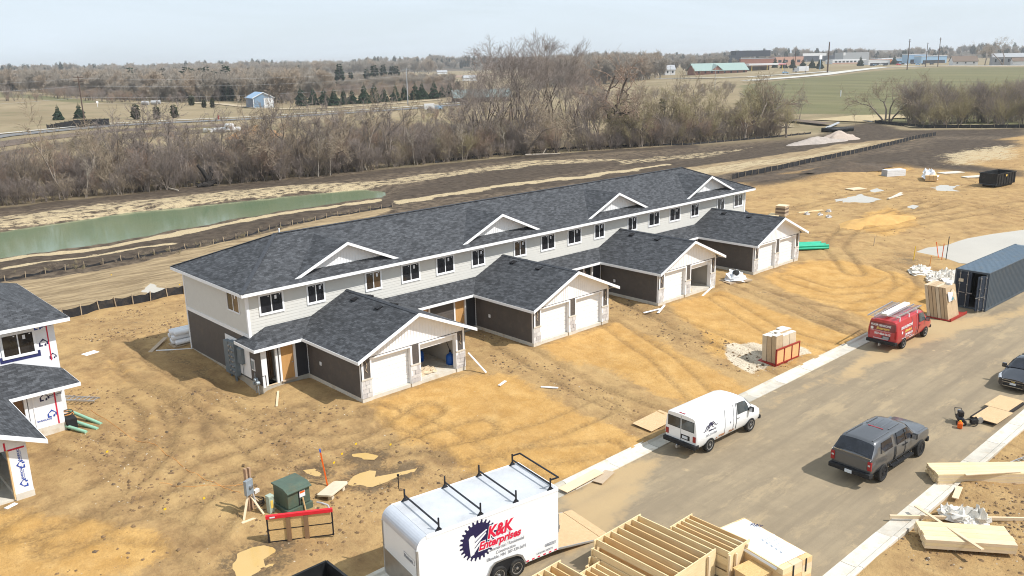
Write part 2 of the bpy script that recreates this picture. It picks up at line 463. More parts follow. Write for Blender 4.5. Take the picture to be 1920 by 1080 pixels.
# ================================================================ terrain
def sst(a, b, x):
 t = np.clip((x - a) / (b - a), 0, 1); return t * t * (3 - 2 * t)
def zbase(x, y):
 x = np.asarray(x, float); y = np.asarray(y, float)
 z = -0.9 * np.clip((-7 - y) / 13.2, 0, 1)
 z = z - 1.0 * sst(14, 48, y)
 d = np.hypot(x + 20, y + 45)
 a = np.degrees(np.arctan2(x + 20, y + 45))
 z = z + 5.0 * sst(260, 750, d) * sst(46, 60, a)
 z = z + 7.0 * np.exp(-((x - 60) / 110) ** 2 - ((y - 620) / 150) ** 2)
 return z
def zg(x, y): return float(zbase(x, y))
_perm = RNG.random((256, 256))
def vnoise(x, y):
 xi = np.floor(x).astype(np.int64); yi = np.floor(y).astype(np.int64)
 fx = x - xi; fy = y - yi
 fx = fx * fx * (3 - 2 * fx); fy = fy * fy * (3 - 2 * fy)
 g = lambda a, b: _perm[a % 256, b % 256]
 return (g(xi, yi) * (1 - fx) + g(xi + 1, yi) * fx) * (1 - fy) + (g(xi, yi + 1) * (1 - fx) + g(xi + 1, yi + 1) * fx) * fy
def fbm(x, y, s, o=4, gain=0.5):
 a, t, tot = 1.0, 0, 0
 for i in range(o):
  t = t + a * vnoise(x / s + 17.3 * i, y / s + 9.1 * i); tot += a; a *= gain; s *= 0.5
 return t / tot - 0.5
def poly_sd(px, py, poly, pad):
 """signed distance (positive inside) to a polygon; far points get -pad"""
 P = np.array(poly, float)
 out = np.full(px.shape, -pad, float)
 x0, y0 = P.min(0) - pad; x1, y1 = P.max(0) + pad
 idx = np.nonzero((px > x0) & (px < x1) & (py > y0) & (py < y1))[0]
 if len(idx) == 0: return out
 x, y = px[idx], py[idx]
 best = np.full(len(idx), 1e18); inside = np.zeros(len(idx), bool)
 for i in range(len(P)):
  ax, ay = P[i]; bx, by = P[(i + 1) % len(P)]
  dx, dy = bx - ax, by - ay
  t = np.clip(((x - ax) * dx + (y - ay) * dy) / (dx * dx + dy * dy + 1e-12), 0, 1)
  best = np.minimum(best, (x - ax - t * dx) ** 2 + (y - ay - t * dy) ** 2)
  c = ((ay > y) != (by > y))
  with np.errstate(divide='ignore', invalid='ignore'):
   inside ^= c & (x < (bx - ax) * (y - ay) / (by - ay + 1e-15) + ax)
 d = np.sqrt(best)
 out[idx] = np.where(inside, d, -d)
 return out
def line_d(px, py, pts, pad):
 out = np.full(px.shape, pad, float)
 P = np.array(pts, float)
 x0, y0 = P.min(0) - pad; x1, y1 = P.max(0) + pad
 idx = np.nonzero((px > x0) & (px < x1) & (py > y0) & (py < y1))[0]
 x, y = px[idx], py[idx]; best = np.full(len(idx), pad * pad)
 for (ax, ay), (bx, by) in zip(P[:-1], P[1:]):
  dx, dy = bx - ax, by - ay
  t = np.clip(((x - ax) * dx + (y - ay) * dy) / (dx * dx + dy * dy + 1e-12), 0, 1)
  best = np.minimum(best, (x - ax - t * dx) ** 2 + (y - ay - t * dy) ** 2)
 out[idx] = np.sqrt(best)
 return out
POND = [(-0.13,74.17),(3.69,75.80),(10.08,76.60),(17.07,77.48),(24.18,77.03),(31.41,75.58),(39.35,74.53),(47.58,72.90),(53.89,70.51),(54.81,65.91),(53.50,62.47),(51.21,60.43),(44.71,62.10),(34.17,61.46),(24.48,60.15),(17.22,59.01),(10.44,57.34),(4.86,57.66),(-0.42,57.66),(-3.34,57.95)]
PUDDLE_SITE = [(62.1,-12.6),(64.8,-12.6),(66.6,-13.5),(71.7,-13.9),(75.5,-14.9),(80.8,-16.8),(84.1,-18.9),(70.6,-22.7),(66.0,-20.9),(61.0,-19.0),(60.3,-17.4),(61.6,-15.5),(61.9,-13.9)]
# soil zones, in metres; each is (attribute, ground polygon, softness, weight)
ZONES = [
 ('sand', [(3.03,-7.67),(6.63,-7.73),(10.00,-8.02),(11.46,-10.43),(11.55,-13.65),(11.40,-17.38),(11.34,-20.48),(5.22,-20.36),(3.25,-18.67),(2.14,-16.15),(2.78,-14.54),(2.16,-12.75),(2.46,-10.73)], 1.2, 1.0),
 ('sand', [(15.95,-7.57),(23.43,-7.55),(23.06,-11.86),(22.03,-16.81),(21.29,-20.64),(17.23,-20.12),(16.26,-17.54),(16.86,-12.58),(15.68,-10.54)], 1.2, 1.0),
 ('sand', [(29.18,-7.73),(35.80,-8.04),(34.96,-13.09),(34.45,-18.44),(35.46,-21.04),(27.29,-20.00),(23.90,-19.40),(24.54,-15.48),(27.32,-11.36)], 1.2, 1.0),
 ('sand', [(41.92,-7.87),(49.7,-7.5),(52.2,-10.0),(52.95,-15.25),(48.88,-19.18),(44.65,-20.98),(38.54,-20.39),(39.43,-15.86),(40.11,-11.42)], 1.2, 1.0),
 ('sand', [(-15.23,-5.35),(-13.51,-6.75),(-12.08,-9.08),(-10.74,-12.00),(-10.82,-13.84),(-12.95,-14.19),(-16.48,-11.14)], 1.0, 0.9),
 ('sand', [(65.7,-3.5),(82.0,-0.0),(76.1,-7.5),(71.1,-9.3),(65.7,-8.1)], 1.5, 0.8),
 ('sand', [(-3.47,14.41),(-2.94,6.38),(-6.12,1.19),(-6.84,4.15),(-6.81,9.03)], 2.0, 0.5),
 ('sand', [(112.2,17.2),(128.9,16.8),(117.4,10.2),(104.1,10.1)], 2.0, 0.7),
 ('sand', [(-4.66,1.91),(-3.43,-7.34),(-5.36,-7.85),(-6.79,-2.17)], 2.0, 0.35),
 ('sand', [(5.28,-25.99),(19.99,-33.30),(20.41,-35.20),(11.89,-37.78),(7.46,-33.42)], 1.0, 0.1),
 ('dark', [(-4.2,53.3),(-1.4,53.0),(9.0,52.6),(22.4,55.4),(41.7,57.1),(49.6,56.3),(67.4,57.5),(88.7,48.1),(108.3,50.8),(150.1,48.4),(169.5,51.2),(167.1,44.9),(137.0,41.2),(100.1,44.6),(83.6,43.8),(63.9,48.6),(46.6,51.4),(36.8,51.9),(19.7,46.5),(8.6,43.5),(-2.9,46.1),(-5.5,46.3)], 0.8, 1.0),
 ('dark', [(3.4,91.2),(7.6,92.9),(30.0,92.0),(54.8,85.0),(77.2,84.3),(102.3,81.2),(139.0,68.0),(133.3,64.0),(97.6,76.4),(72.8,78.5),(51.3,79.1),(27.8,86.2),(6.5,87.6),(2.4,86.2)], 1.0, 0.95),
 ('dark', [(53.6,61.0),(64.6,67.7),(79.9,72.0),(90.8,69.5),(101.2,58.8),(107.5,58.9),(90.7,54.7),(72.7,55.8),(54.7,54.8),(48.5,54.7)], 1.2, 0.95),
 ('dark', [(103.2,64.6),(125.5,58.4),(160.8,54.4),(194.0,63.8),(220.0,64.6),(199.1,46.7),(208.2,21.9),(181.7,13.9),(179.7,32.6),(166.1,39.6),(157.9,45.2),(114.1,50.2),(92.9,51.8)], 2.5, 0.85),
 ('dark', [(93.4,27.5),(105.4,23.6),(137.1,28.2),(144.3,23.4),(170.8,29.0),(176.9,12.5),(161.8,7.9),(148.9,11.0),(130.2,8.6),(126.2,-3.0),(116.9,-5.8),(118.8,4.4),(118.3,12.3),(107.4,15.8),(92.2,16.2),(84.8,20.3)], 2.5, 0.85),
 ('dark', [(59.4,-9.1),(62.0,-11.8),(60.1,-16.5),(54.10,-16.14),(55.7,-11.6)], 1.2, 0.45),
 ('dark', [(85.8,-10.8),(91.8,-13.4),(79.7,-17.2),(74.6,-14.7),(67.7,-13.6),(66.2,-11.1)], 2.0, 0.35),
 ('dark', [(-0.01,7.65),(-0.88,0.40),(-0.56,-2.28),(-1.71,-3.31),(-2.46,-0.91),(-2.15,4.23),(-1.75,9.45),(0.15,10.62)], 0.8, 0.55),
 ('dark', [(16.86,0.12),(15.09,-7.81),(14.08,-13.37),(14.35,-19.01),(12.94,-18.67),(12.28,-13.79),(12.03,-8.64)], 0.9, 0.42),
 ('dark', [(29.12,-1.25),(30.44,-6.11),(27.93,-10.45),(27.02,-16.29),(25.96,-20.02),(23.33,-17.87),(25.26,-11.06),(24.95,-6.50)], 0.9, 0.42),
 ('dark', [(39.16,-7.06),(40.00,-9.55),(37.68,-16.77),(36.83,-20.40),(33.95,-18.70),(35.51,-12.75)], 0.9, 0.42),
 ('dark', [(-4.88,-6.82),(0.45,-9.06),(2.38,-15.04),(2.31,-17.88),(-1.73,-17.62),(-5.00,-16.92),(-8.00,-17.16),(-7.95,-13.38),(-4.24,-12.03)], 2.0, 0.30),
 ('dark', [(-4.10,23.05),(3.80,20.56),(2.34,15.46),(-3.47,14.41),(-6.51,14.40)], 1.0, 0.35),
 ('dark', [(13.21,-29.41),(23.36,-34.30),(11.89,-37.78),(7.32,-33.28)], 1.5, 0.35),
 ('straw', [(1.0,79.3),(5.9,85.1),(16.2,85.6),(27.0,84.0),(43.4,82.2),(58.9,74.8),(75.4,74.0),(95.7,74.4),(107.8,64.5),(107.5,58.9),(88.6,67.1),(71.4,67.7),(57.5,66.8),(44.4,73.8),(34.3,74.5),(23.7,75.5),(13.0,75.1),(3.8,75.7)], 0.9, 0.55),
 ('straw', [(-4.0,54.1),(-1.2,53.8),(9.4,53.8),(22.9,56.5),(42.4,58.3),(48.7,56.7),(47.6,55.1),(41.2,56.3),(22.0,54.4),(8.8,52.0),(-1.6,52.2)], 0.35, 0.9),
 ('straw', [(-2.1,50.0),(5.2,49.3),(15.6,49.9),(15.6,48.5),(7.5,48.3),(-2.4,48.4)], 0.35, 0.75),
 ('straw', [(48.7,54.4),(70.1,54.2),(88.6,51.6),(107.7,50.3),(105.9,48.7),(85.1,48.5),(67.3,51.2),(46.6,51.4)], 0.6, 0.7),
 ('straw', [(105.0,62.1),(128.3,56.4),(146.9,52.9),(118.8,49.9),(97.5,55.7)], 1.0, 0.5),
 ('straw', [(101.5,42.3),(120.2,40.4),(132.7,36.5),(168.8,40.8),(152.0,33.1),(124.8,33.3),(98.9,34.1),(85.7,40.1)], 1.2, 0.6),
 ('straw', [(139.2,17.0),(161.5,15.3),(168.0,9.7),(142.1,1.9),(126.7,4.9),(126.1,10.4)], 2.5, 0.6),
 ('dry', [(-6.4,41.8),(-3.5,43.6),(2.8,41.2),(19.7,45.1),(35.9,50.5),(46.0,50.0),(5.88,24.08),(-2.77,23.77),(-6.34,21.39),(-10.80,19.10)], 0.8, 1.0),
 ('dry', [(77.9,44.3),(89.2,45.1),(110.7,47.8),(146.1,46.2),(166.1,39.6),(182.7,34.9),(148.5,31.4),(120.9,32.2),(94.0,31.8),(81.9,37.0)], 0.8, 1.0),
 ('green', [(81.6,42.0),(94.7,41.7),(97.9,34.5),(81.9,37.0)], 1.0, 0.3),
 ('green', [(83.3,34.0),(95.2,26.8),(102.5,24.7),(95.0,19.5),(88.4,22.5)], 1.0, 0.45),
 ('green', [(31.6,47.1),(41.2,48.6),(44.8,49.5),(35.2,45.5)], 1.0, 0.5),
 ('green', [(-0.6,71.2),(3.4,74.0),(12.7,74.3),(25.8,75.1),(37.5,70.8),(31.9,72.9),(16.2,74.5),(3.1,72.8)], 0.8, 0.45),
 ('green', [(404,226),(471,235),(528,236),(656,259),(751,256),(724,168),(216.0,20.8),(208.3,47.9),(231.4,69.9),(241.9,88.5),(235.5,99.8),(261.7,132.0)], 6.0, 0.95),
 ('green', [(106,603),(119,582),(132,539),(138,480),(145,437),(120,439),(114,491),(92,533)], 5.0, 0.7),
 ('dry', [(207.0,70.5),(231.4,69.9),(241.3,61.6),(236.1,53.5),(211.6,49.3),(216.3,62.9)], 2.0, 1.0),
 ('sand', [(-6.23,1.29),(-4.17,0.85),(-5.37,-3.61),(-7.07,-6.30),(-9.00,-7.39),(-9.13,-5.03),(-7.10,-3.70)], 1.2, 0.5),
 ('sand', [(-10.98,-2.36),(-9.55,-2.54),(-9.86,-9.05),(-12.18,-8.72),(-12.18,-5.01)], 1.5, 0.4),
 ('dark', [(194.2,220.4),(214.6,196.5),(201.4,156.7),(178.6,159.6),(168.8,186.3)], 6.0, 0.2),
 ('dark', [(21.9,185.0),(30.0,191.6),(64.5,221.5),(100.2,216.8),(93.2,198.4),(57.8,196.8),(24.6,167.6),(17.3,161.5)], 2.5, 0.75),
 ('gravel', [(25.77,-15.88),(28.45,-16.21),(29.84,-18.57),(29.08,-19.75),(25.43,-19.59),(23.28,-19.41),(24.08,-17.39)], 0.5, 0.9),
]
TRACKS = [  # wheel ruts: centre line, half track width (m), rut half width
 ([(-5.60,3.45),(-5.49,0.54),(-6.34,-2.63),(-7.79,-5.16),(-9.55,-6.92),(-11.91,-7.86),(-14.35,-8.42)], 0.85, 0.30),
 ([(-6.26,-10.32),(-8.72,-10.30),(-11.00,-9.73),(-13.56,-10.56)], 0.85, 0.28),
 ([(-4.65,-0.32),(-5.37,-3.61),(-6.79,-6.58),(-8.63,-8.32),(-10.83,-9.87)], 0.85, 0.22),
 ([(39.26,-13.30),(40.75,-16.90),(45.21,-18.00),(49.68,-17.12),(52.95,-15.25),(53.8,-13.4)], 0.85, 0.25),
 ([(43.84,-9.75),(43.25,-13.88),(46.77,-15.76),(50.48,-15.88)], 0.85, 0.2),
 ([(1.84,-9.44),(-0.39,-8.37),(-2.52,-5.54),(-3.91,-2.12),(-4.01,3.61),(-4.00,8.86)], 0.9, 0.25), ([(-0.21,-5.88),(-4.29,-7.35),(-7.30,-6.87),(-9.48,-3.87),(-10.60,-1.05)], 0.85, 0.25), ([(-8.95,-13.54),(-6.87,-11.59),(-3.77,-11.17),(0.74,-11.56),(4.98,-10.39)], 0.85, 0.25),
 ([(-3.08,14.00),(-4.19,6.33),(-3.33,2.92),(-3.09,-2.96),(-3.80,-9.16)], 0.85, 0.22), ([(-13.49,-9.65),(-11.35,-10.73),(-9.77,-12.84),(-9.23,-16.10)], 0.85, 0.25), ([(2.77,-8.56),(3.62,-11.70),(3.77,-16.20),(3.98,-18.98)], 0.85, 0.22), ([(23.17,-8.03),(21.08,-13.83),(17.52,-19.92)], 0.85, 0.2), ([(34.24,-9.34),(31.16,-15.80),(31.54,-19.95)], 0.85, 0.2),
 ([(59.3,2.9),(60.4,-2.7),(67.3,-6.2),(78.1,-8.4),(97.1,-11.8)], 0.9, 0.3), ([(49.83,-12.43),(57.1,-6.7),(68.6,-3.2),(87.9,-4.0)], 0.9, 0.3),
 ([(15.11,-5.77),(14.31,-10.50),(13.73,-14.52),(14.05,-19.60)], 0.9, 0.25),
 ([(28.76,-4.32),(27.02,-11.12),(26.19,-16.82),(25.38,-20.71)], 0.9, 0.25),
 ([(2.91,-14.79),(5.65,-15.67),(8.98,-16.17),(12.88,-16.08)], 0.85, 0.2),
 ([(2.31,-17.88),(4.96,-17.20),(6.93,-18.17),(9.37,-19.51)], 0.85, 0.2),
 ([(38.87,-7.76),(37.39,-13.45),(35.66,-19.41)], 0.9, 0.25),
 ([(78.6,-4.7),(89.9,-6.3),(88.5,-12.8)], 0.9, 0.3),
 ([(74.1,6.2),(91.6,5.1),(103.2,-1.4)], 0.9, 0.3),
 ([(-2.89,-10.60),(-0.27,-12.13),(2.78,-13.26),(5.96,-13.66)], 0.85, 0.25),
]
def axis(lo, hi, step, far_lo, far_hi, g, mid=1e9, g1=1.0):
 a = list(np.arange(lo, hi + 1e-6, step))
 s, p, up = step, hi, []
 while p < far_hi: s *= (g1 if p < mid else g); p += s; up.append(p)
 s, p, dn = step, lo, []
 while p > far_lo: s *= g; p -= s; dn.append(p)
 return np.array(dn[::-1] + a + up)
GX = axis(-16, 62, 0.28, -3000, 6000, 1.03, 170, 1.014)
GY = axis(-38, 30, 0.28, -900, 6000, 1.03, 100, 1.006)
gx, gy = np.meshgrid(GX, GY)
gx, gy = gx.ravel(), gy.ravel()
gd = np.hypot(gx + 20, gy + 45)
attrs = {k: np.zeros(gx.shape) for k in ('sand', 'dark', 'straw', 'dry', 'green', 'gravel', 'rut', 'far', 'loam')}
warp = 0.6 + gd * 0.004
wx = gx + fbm(gx, gy, 5.0) * 3.0 * warp; wy = gy + fbm(gx + 300, gy + 77, 5.0) * 3.0 * warp
for key, poly, soft, wgt in ZONES:
 soft = soft * (1.9 if soft > 0.7 else 1.2)
 sd = poly_sd(wx, wy, poly, soft * 2 + 1)
 attrs[key] = np.maximum(attrs[key], sst(-soft, soft, sd) * wgt)
rutz = np.zeros(gx.shape)
for pts, half, w in TRACKS:
 d = line_d(gx, gy, pts, 4.0)
 r = np.exp(-((d - half) / w) ** 2)
 ridge = np.exp(-((d - half - w * 1.7) / (w * 0.8)) ** 2) + np.exp(-((d - half + w * 1.7) / (w * 0.8)) ** 2)
 fade = 0.4 + 0.9 * np.clip(fbm(gx, gy, 6.0) + 0.5, 0, 1)
 rutz += (-0.085 * r + 0.045 * ridge) * fade
 attrs['rut'] = np.maximum(attrs['rut'], r * fade)
gz = zbase(gx, gy)
rough = np.clip(1.15 - attrs['sand'] * 0.75, 0.2, 1.0)
near = sst(190, 110, gd)
clump = np.clip(fbm(gx + 50, gy, 2.6, 4) - 0.06, 0, 1)
gz += near * (fbm(gx, gy, 7.0, 3) * 0.34 + fbm(gx, gy, 1.6, 4) * 0.13 * rough + clump * 0.5 * rough) + rutz
# banks of the pond and the site puddle
sd = poly_sd(gx, gy, POND, 9.0)
gz -= 1.0 * sst(-3.5, 2.5, sd + fbm(gx, gy, 3.0) * 1.6) * (np.abs(gx) < 400)
sd2 = poly_sd(gx, gy, PUDDLE_SITE, 5.0)
lvl = -0.62
gz = np.where(sd2 > -4.0, gz * sst(1.0, -4.0, sd2) + (lvl - 0.12 * np.clip(sd2, -1, 1)) * (1 - sst(1.0, -4.0, sd2)), gz)
PUDDLES = [
 ([(-0.70,-11.76),(-0.11,-12.12),(0.14,-12.81),(-0.23,-12.98),(-0.71,-12.43)], 'puddle_mud'),
 ([(-2.24,-14.02),(-1.61,-13.63),(-0.93,-13.57),(-0.68,-13.91),(-1.02,-14.32),(-0.30,-14.62),(0.70,-14.94),(0.13,-15.29),(-0.90,-15.04),(-1.86,-14.96)], 'puddle_mud'),
 ([(-3.20,-11.65),(-2.77,-11.88),(-2.75,-12.79),(-3.17,-12.93),(-3.26,-12.24)], 'puddle_mud'),
 ([(-9.08,-16.32),(-8.38,-15.70),(-7.82,-15.71),(-6.89,-16.17),(-7.06,-16.60),(-7.84,-16.85),(-7.36,-17.17),(-7.78,-17.61),(-8.58,-17.44),(-9.14,-17.25)], 'puddle_mud'),
 ([(82.1,6.0),(85.2,5.6),(88.8,5.6),(87.5,4.3),(86.2,1.8),(83.3,2.1),(81.2,4.0)], 'puddle_pale'),
 ([(92.5,6.2),(94.9,6.3),(93.6,4.8),(91.1,4.9)], 'puddle_pale'),
 ([(99.8,1.1),(103.1,1.0),(104.1,-0.9),(100.6,-1.3),(99.3,-2.8),(98.1,-0.6)], 'puddle_pale'),
 ([(82.8,-2.8),(84.8,-2.8),(84.5,-3.6),(82.3,-4.0)], 'puddle_pale'),
 ([(3.50,27.32),(5.2,29.6),(5.60,27.37),(4.98,26.25),(4.27,26.26)], 'puddle_pale'),
]
pud_z = []
for poly, mk in PUDDLES:
 P_ = np.array(poly); c_ = P_.mean(0)
 z0 = float(zbase(c_[0], c_[1])) - 0.02
 sdp = poly_sd(gx + fbm(gx, gy, 1.2) * 0.5, gy + fbm(gx + 9, gy, 1.2) * 0.5, poly, 2.0)
 w_ = sst(-1.3, -0.1, sdp)
 gz = gz * (1 - w_) + (z0 + 0.035 - 0.10 * sst(-0.35, 0.35, sdp) + fbm(gx, gy, 0.9, 3) * 0.22) * w_
 attrs['dark'] = np.maximum(attrs['dark'], 0.6 * sst(-1.4, -0.2, sdp) * (mk == 'puddle_mud'))
 pud_z.append(z0)
# trench along the end wall of the long house, spoil heap beside it
gz -= 0.62 * np.exp(-((gx + 0.7) / 0.9) ** 2 - ((gy - 1.2) / 2.4) ** 2)
gz -= 0.35 * np.exp(-((gx + 0.3) / 0.6) ** 2 - ((gy + 0.9) / 1.0) ** 2)
gz += 0.38 * np.exp(-((gx + 3.0) / 0.9) ** 2 - ((gy + 0.6) / 1.6) ** 2) * (0.7 + fbm(gx, gy, 0.8) * 1.2)
gz += 0.55 * np.exp(-((gx - 100.0) / 9) ** 2 - ((gy - 16) / 3.5) ** 2) + 0.6 * np.exp(-((gx - 118.0) / 12) ** 2 - ((gy - 17) / 4) ** 2)
# keep the pads and the street clear
def pad_clear(x0, x1, y0, y1, z, soft=0.8):
 global gz
 w = sst(-soft, 0.0, np.minimum(np.minimum(gx - x0, x1 - gx), np.minimum(gy - y0, y1 - gy)))
 gz = gz * (1 - w) + np.minimum(gz, z) * w
for g in (6.65, 19.81, 32.88, 45.94):
 pad_clear(g - 3.7, g + 3.7, -7.35, 1, -0.12, 0.5)
pad_clear(0.4, 51.2, -1.3, 8.4, -0.2, 0.5)
pad_clear(-40, -13.2, -6.0, 9, -0.1, 0.4)
street = sst(0.0, 0.35, np.minimum(np.minimum(gy + 33.1, -20.35 - gy), np.minimum(gx + 14, 76 - gx)))
gz = gz * (1 - street) + (-1.16) * street
gz = np.where((gy < -33.0) & (gx > -20) & (gx < 80), np.minimum(gz, -0.80 + fbm(gx, gy, 1.3) * 0.18), gz)
far = sst(88, 100, gy - 0.06 * np.clip(-gx, -400, 0) + 0.26 * np.clip(gx - 60, 0, 120))
far = np.maximum(far, sst(190, 215, gx + 0.35 * gy))
attrs['far'] = far
attrs['loam'] = np.maximum(attrs['loam'], sst(24, 34, gy + np.clip(gx - 60, 0, 200) * 0.10))
nx, ny = len(GX), len(GY)
me = bpy.data.meshes.new('ground')
ii = np.arange(nx * ny).reshape(ny, nx)
quads = np.stack([ii[:-1, :-1], ii[:-1, 1:], ii[1:, 1:], ii[1:, :-1]], -1).reshape(-1, 4)
me.vertices.add(nx * ny)
me.vertices.foreach_set('co', np.stack([gx, gy, gz], -1).astype(np.float32).ravel())
me.loops.add(quads.size); me.polygons.add(len(quads))
me.loops.foreach_set('vertex_index', quads.ravel().astype(np.int32))
me.polygons.foreach_set('loop_start', np.arange(0, quads.size, 4, dtype=np.int32))
me.polygons.foreach_set('loop_total', np.full(len(quads), 4, np.int32))
me.polygons.foreach_set('use_smooth', np.ones(len(quads), bool))
me.update(calc_edges=True)
for k, a in attrs.items():
 at_ = me.attributes.new(k, 'FLOAT', 'POINT'); at_.data.foreach_set('value', a.astype(np.float32))
ground = bpy.data.objects.new('ground', me); COL.objects.link(ground); tag(ground, kind='structure')
_zgrid = gz.reshape(ny, nx)
def gzs(x, y):
 """height of the built ground sheet"""
 i = int(np.clip(np.searchsorted(GX, x) - 1, 0, nx - 2)); j = int(np.clip(np.searchsorted(GY, y) - 1, 0, ny - 2))
 tx = (x - GX[i]) / (GX[i + 1] - GX[i]); ty = (y - GY[j]) / (GY[j + 1] - GY[j])
 return float((_zgrid[j, i] * (1 - tx) + _zgrid[j, i + 1] * tx) * (1 - ty) + (_zgrid[j + 1, i] * (1 - tx) + _zgrid[j + 1, i + 1] * tx) * ty)
def ground_material():
 t = NT('ground')
 P = t.tc.outputs['Object']
 n_big = t.noise(0.16, 5, 0.6); n_mid = t.noise(0.9, 7, 0.68); n_fine = t.noise(6.0, 6, 0.7); n_str = t.noise(1.0, 6, 0.62, vec=t.map((0.25, 1.6, 1.0), (0, 0, R(-8))))
 n_edge = t.math('ADD', t.math('MULTIPLY', n_mid, 0.62), t.math('MULTIPLY', n_fine, 0.38))
 n_trk = t.noise(1.0, 6, 0.66, vec=t.map((1.5, 0.28, 1.0), (0, 0, R(12)), loc=(4, 1, 0)))
 def m(key, lo=0.36, hi=0.64, amt=0.9, nz=None):
  v = t.math('ADD', t.attr(key), t.math('MULTIPLY', t.math('SUBTRACT', nz or n_edge, 0.5), amt * 1.7))
  return t.math('MULTIPLY', t.rng(v, lo, hi, 0, 1, True), t.rng(t.attr(key), 0.02, 0.2))
 c = t.mix(t.rng(n_mid, 0.38, 0.62), (0.285, 0.176, 0.080), (0.425, 0.277, 0.124))
 c = t.mix(t.rng(n_big, 0.44, 0.6, 0, 0.5), c, (0.47, 0.315, 0.14))
 c = t.mix(t.rng(t.noise(0.33, 6, 0.66, vec=t.map(loc=(9, 4, 0))), 0.53, 0.66, 0, 0.5), c, (0.185, 0.115, 0.058))
 c = t.mix(t.rng(n_trk, 0.53, 0.66, 0, 0.22), c, (0.54, 0.38, 0.175))
 c = t.mix(t.rng(t.noise(2.6, 6, 0.7, vec=t.map(loc=(1, 3, 0))), 0.57, 0.68, 0, 0.4), c, (0.14, 0.088, 0.046))
 sandc = t.mix(t.rng(n_mid, 0.36, 0.64), (0.45, 0.255, 0.078), (0.60, 0.37, 0.135))
 sandc = t.mix(t.rng(n_big, 0.4, 0.62, 0, 0.35), sandc, (0.36, 0.20, 0.07))
 sandc = t.mix(t.rng(n_trk, 0.52, 0.72, 0, 0.3), sandc, (0.315, 0.185, 0.075))
 sandc = t.mix(t.rng(t.noise(0.6, 6, 0.7, vec=t.map(loc=(2, 7, 0))), 0.54, 0.70, 0, 0.55), sandc, (0.60, 0.395, 0.165))
 sandc = t.mix(t.rng(t.noise(14.0, 4, 0.7), 0.4, 0.7, 0, 0.35), sandc, (0.30, 0.17, 0.06))
 c = t.mix(m('sand', amt=0.8), c, sandc)
 loamc = t.mix(t.rng(n_mid, 0.38, 0.62), (0.052, 0.039, 0.029), (0.165, 0.126, 0.088))
 c = t.mix(m('loam', amt=0.5), c, loamc)
 dryc = t.mix(t.rng(n_str, 0.38, 0.62), (0.205, 0.148, 0.085), (0.40, 0.30, 0.175))
 c = t.mix(m('dry', amt=0.5), c, dryc)
 # fields and verges beyond the site
 farc = t.mix(t.rng(t.noise(0.02, 6, 0.6), 0.35, 0.65), (0.235, 0.185, 0.105), (0.34, 0.27, 0.165))
 farc = t.mix(t.rng(t.noise(0.06, 5, 0.65, vec=t.map(loc=(3, 8, 0))), 0.5, 0.65, 0, 0.6), farc, (0.155, 0.145, 0.07))
 farc = t.mix(t.rng(n_str, 0.35, 0.7, 0, 0.5), farc, (0.19, 0.145, 0.095))
 c = t.mix(t.attr('far'), c, farc)
 greenc = t.mix(t.rng(t.noise(0.05, 7, 0.65, vec=t.map((1.2, 0.22, 1), (0, 0, R(-33)))), 0.34, 0.66), (0.095, 0.102, 0.044), (0.19, 0.175, 0.086))
 greenc = t.mix(t.rng(t.noise(0.35, 5, 0.6, vec=t.map((1.6, 0.05, 1), (0, 0, R(-33)))), 0.47, 0.62, 0, 0.75), greenc, (0.165, 0.145, 0.08))
 c = t.mix(m('green', amt=0.7), c, greenc)
 darkc = t.mix(t.rng(n_mid, 0.3, 0.7), (0.034, 0.026, 0.020), (0.115, 0.088, 0.064))
 c = t.mix(t.math('MULTIPLY', m('dark', amt=1.1), t.rng(t.attr('dark'), 0.15, 0.85, 0.35, 1.0)), c, darkc)
 strawc = t.mix(t.rng(n_fine, 0.3, 0.7), (0.30, 0.225, 0.125), (0.60, 0.49, 0.315))
 c = t.mix(m('straw', 0.42, 0.62, 1.3, t.math('ADD', t.math('MULTIPLY', n_str, 0.4), t.math('MULTIPLY', n_edge, 0.6))), c, strawc)
 gravc = t.mix(t.rng(t.vor(9.0, out='Distance'), 0.1, 0.6), (0.40, 0.335, 0.24), (0.62, 0.53, 0.40))
 c = t.mix(m('gravel'), c, gravc)
 # compacted, moister soil in the ruts
 c = t.mix(t.math('MULTIPLY', t.attr('rut'), t.rng(n_fine, 0.38, 0.62, 0.35, 1.0)), c, t.mix(0.75, c, (0.125, 0.078, 0.04)))
 # scattered dark clods and pale bits
 dots = t.vor(2.2, out='Distance', vec=P)
 c = t.mix(t.math('MULTIPLY', t.rng(dots, 0.05, 0.12, 0.45, 0.0), t.rng(n_mid, 0.5, 0.6)), c, (0.12, 0.075, 0.042))
 dots2 = t.vor(1.1, out='Distance', vec=t.map(loc=(3.3, 1.7, 0)))
 c = t.mix(t.rng(dots2, 0.03, 0.045, 0.6, 0.0), c, (0.55, 0.46, 0.33))
 c = t.mix(t.rng(n_fine, 0.35, 0.75, 0, 0.28), c, t.mix(0.5, c, (0.10, 0.07, 0.045)))
 h = t.math('ADD', t.math('MULTIPLY', n_mid, 0.7), t.math('MULTIPLY', n_fine, 0.45))
 h = t.math('ADD', h, t.math('MULTIPLY', t.noise(22.0, 4, 0.65), 0.12))
 t.bump(h, 0.8, 0.17)
 return t.done(c, 0.95, 0, 0.1)
me.materials.append(ground_material())
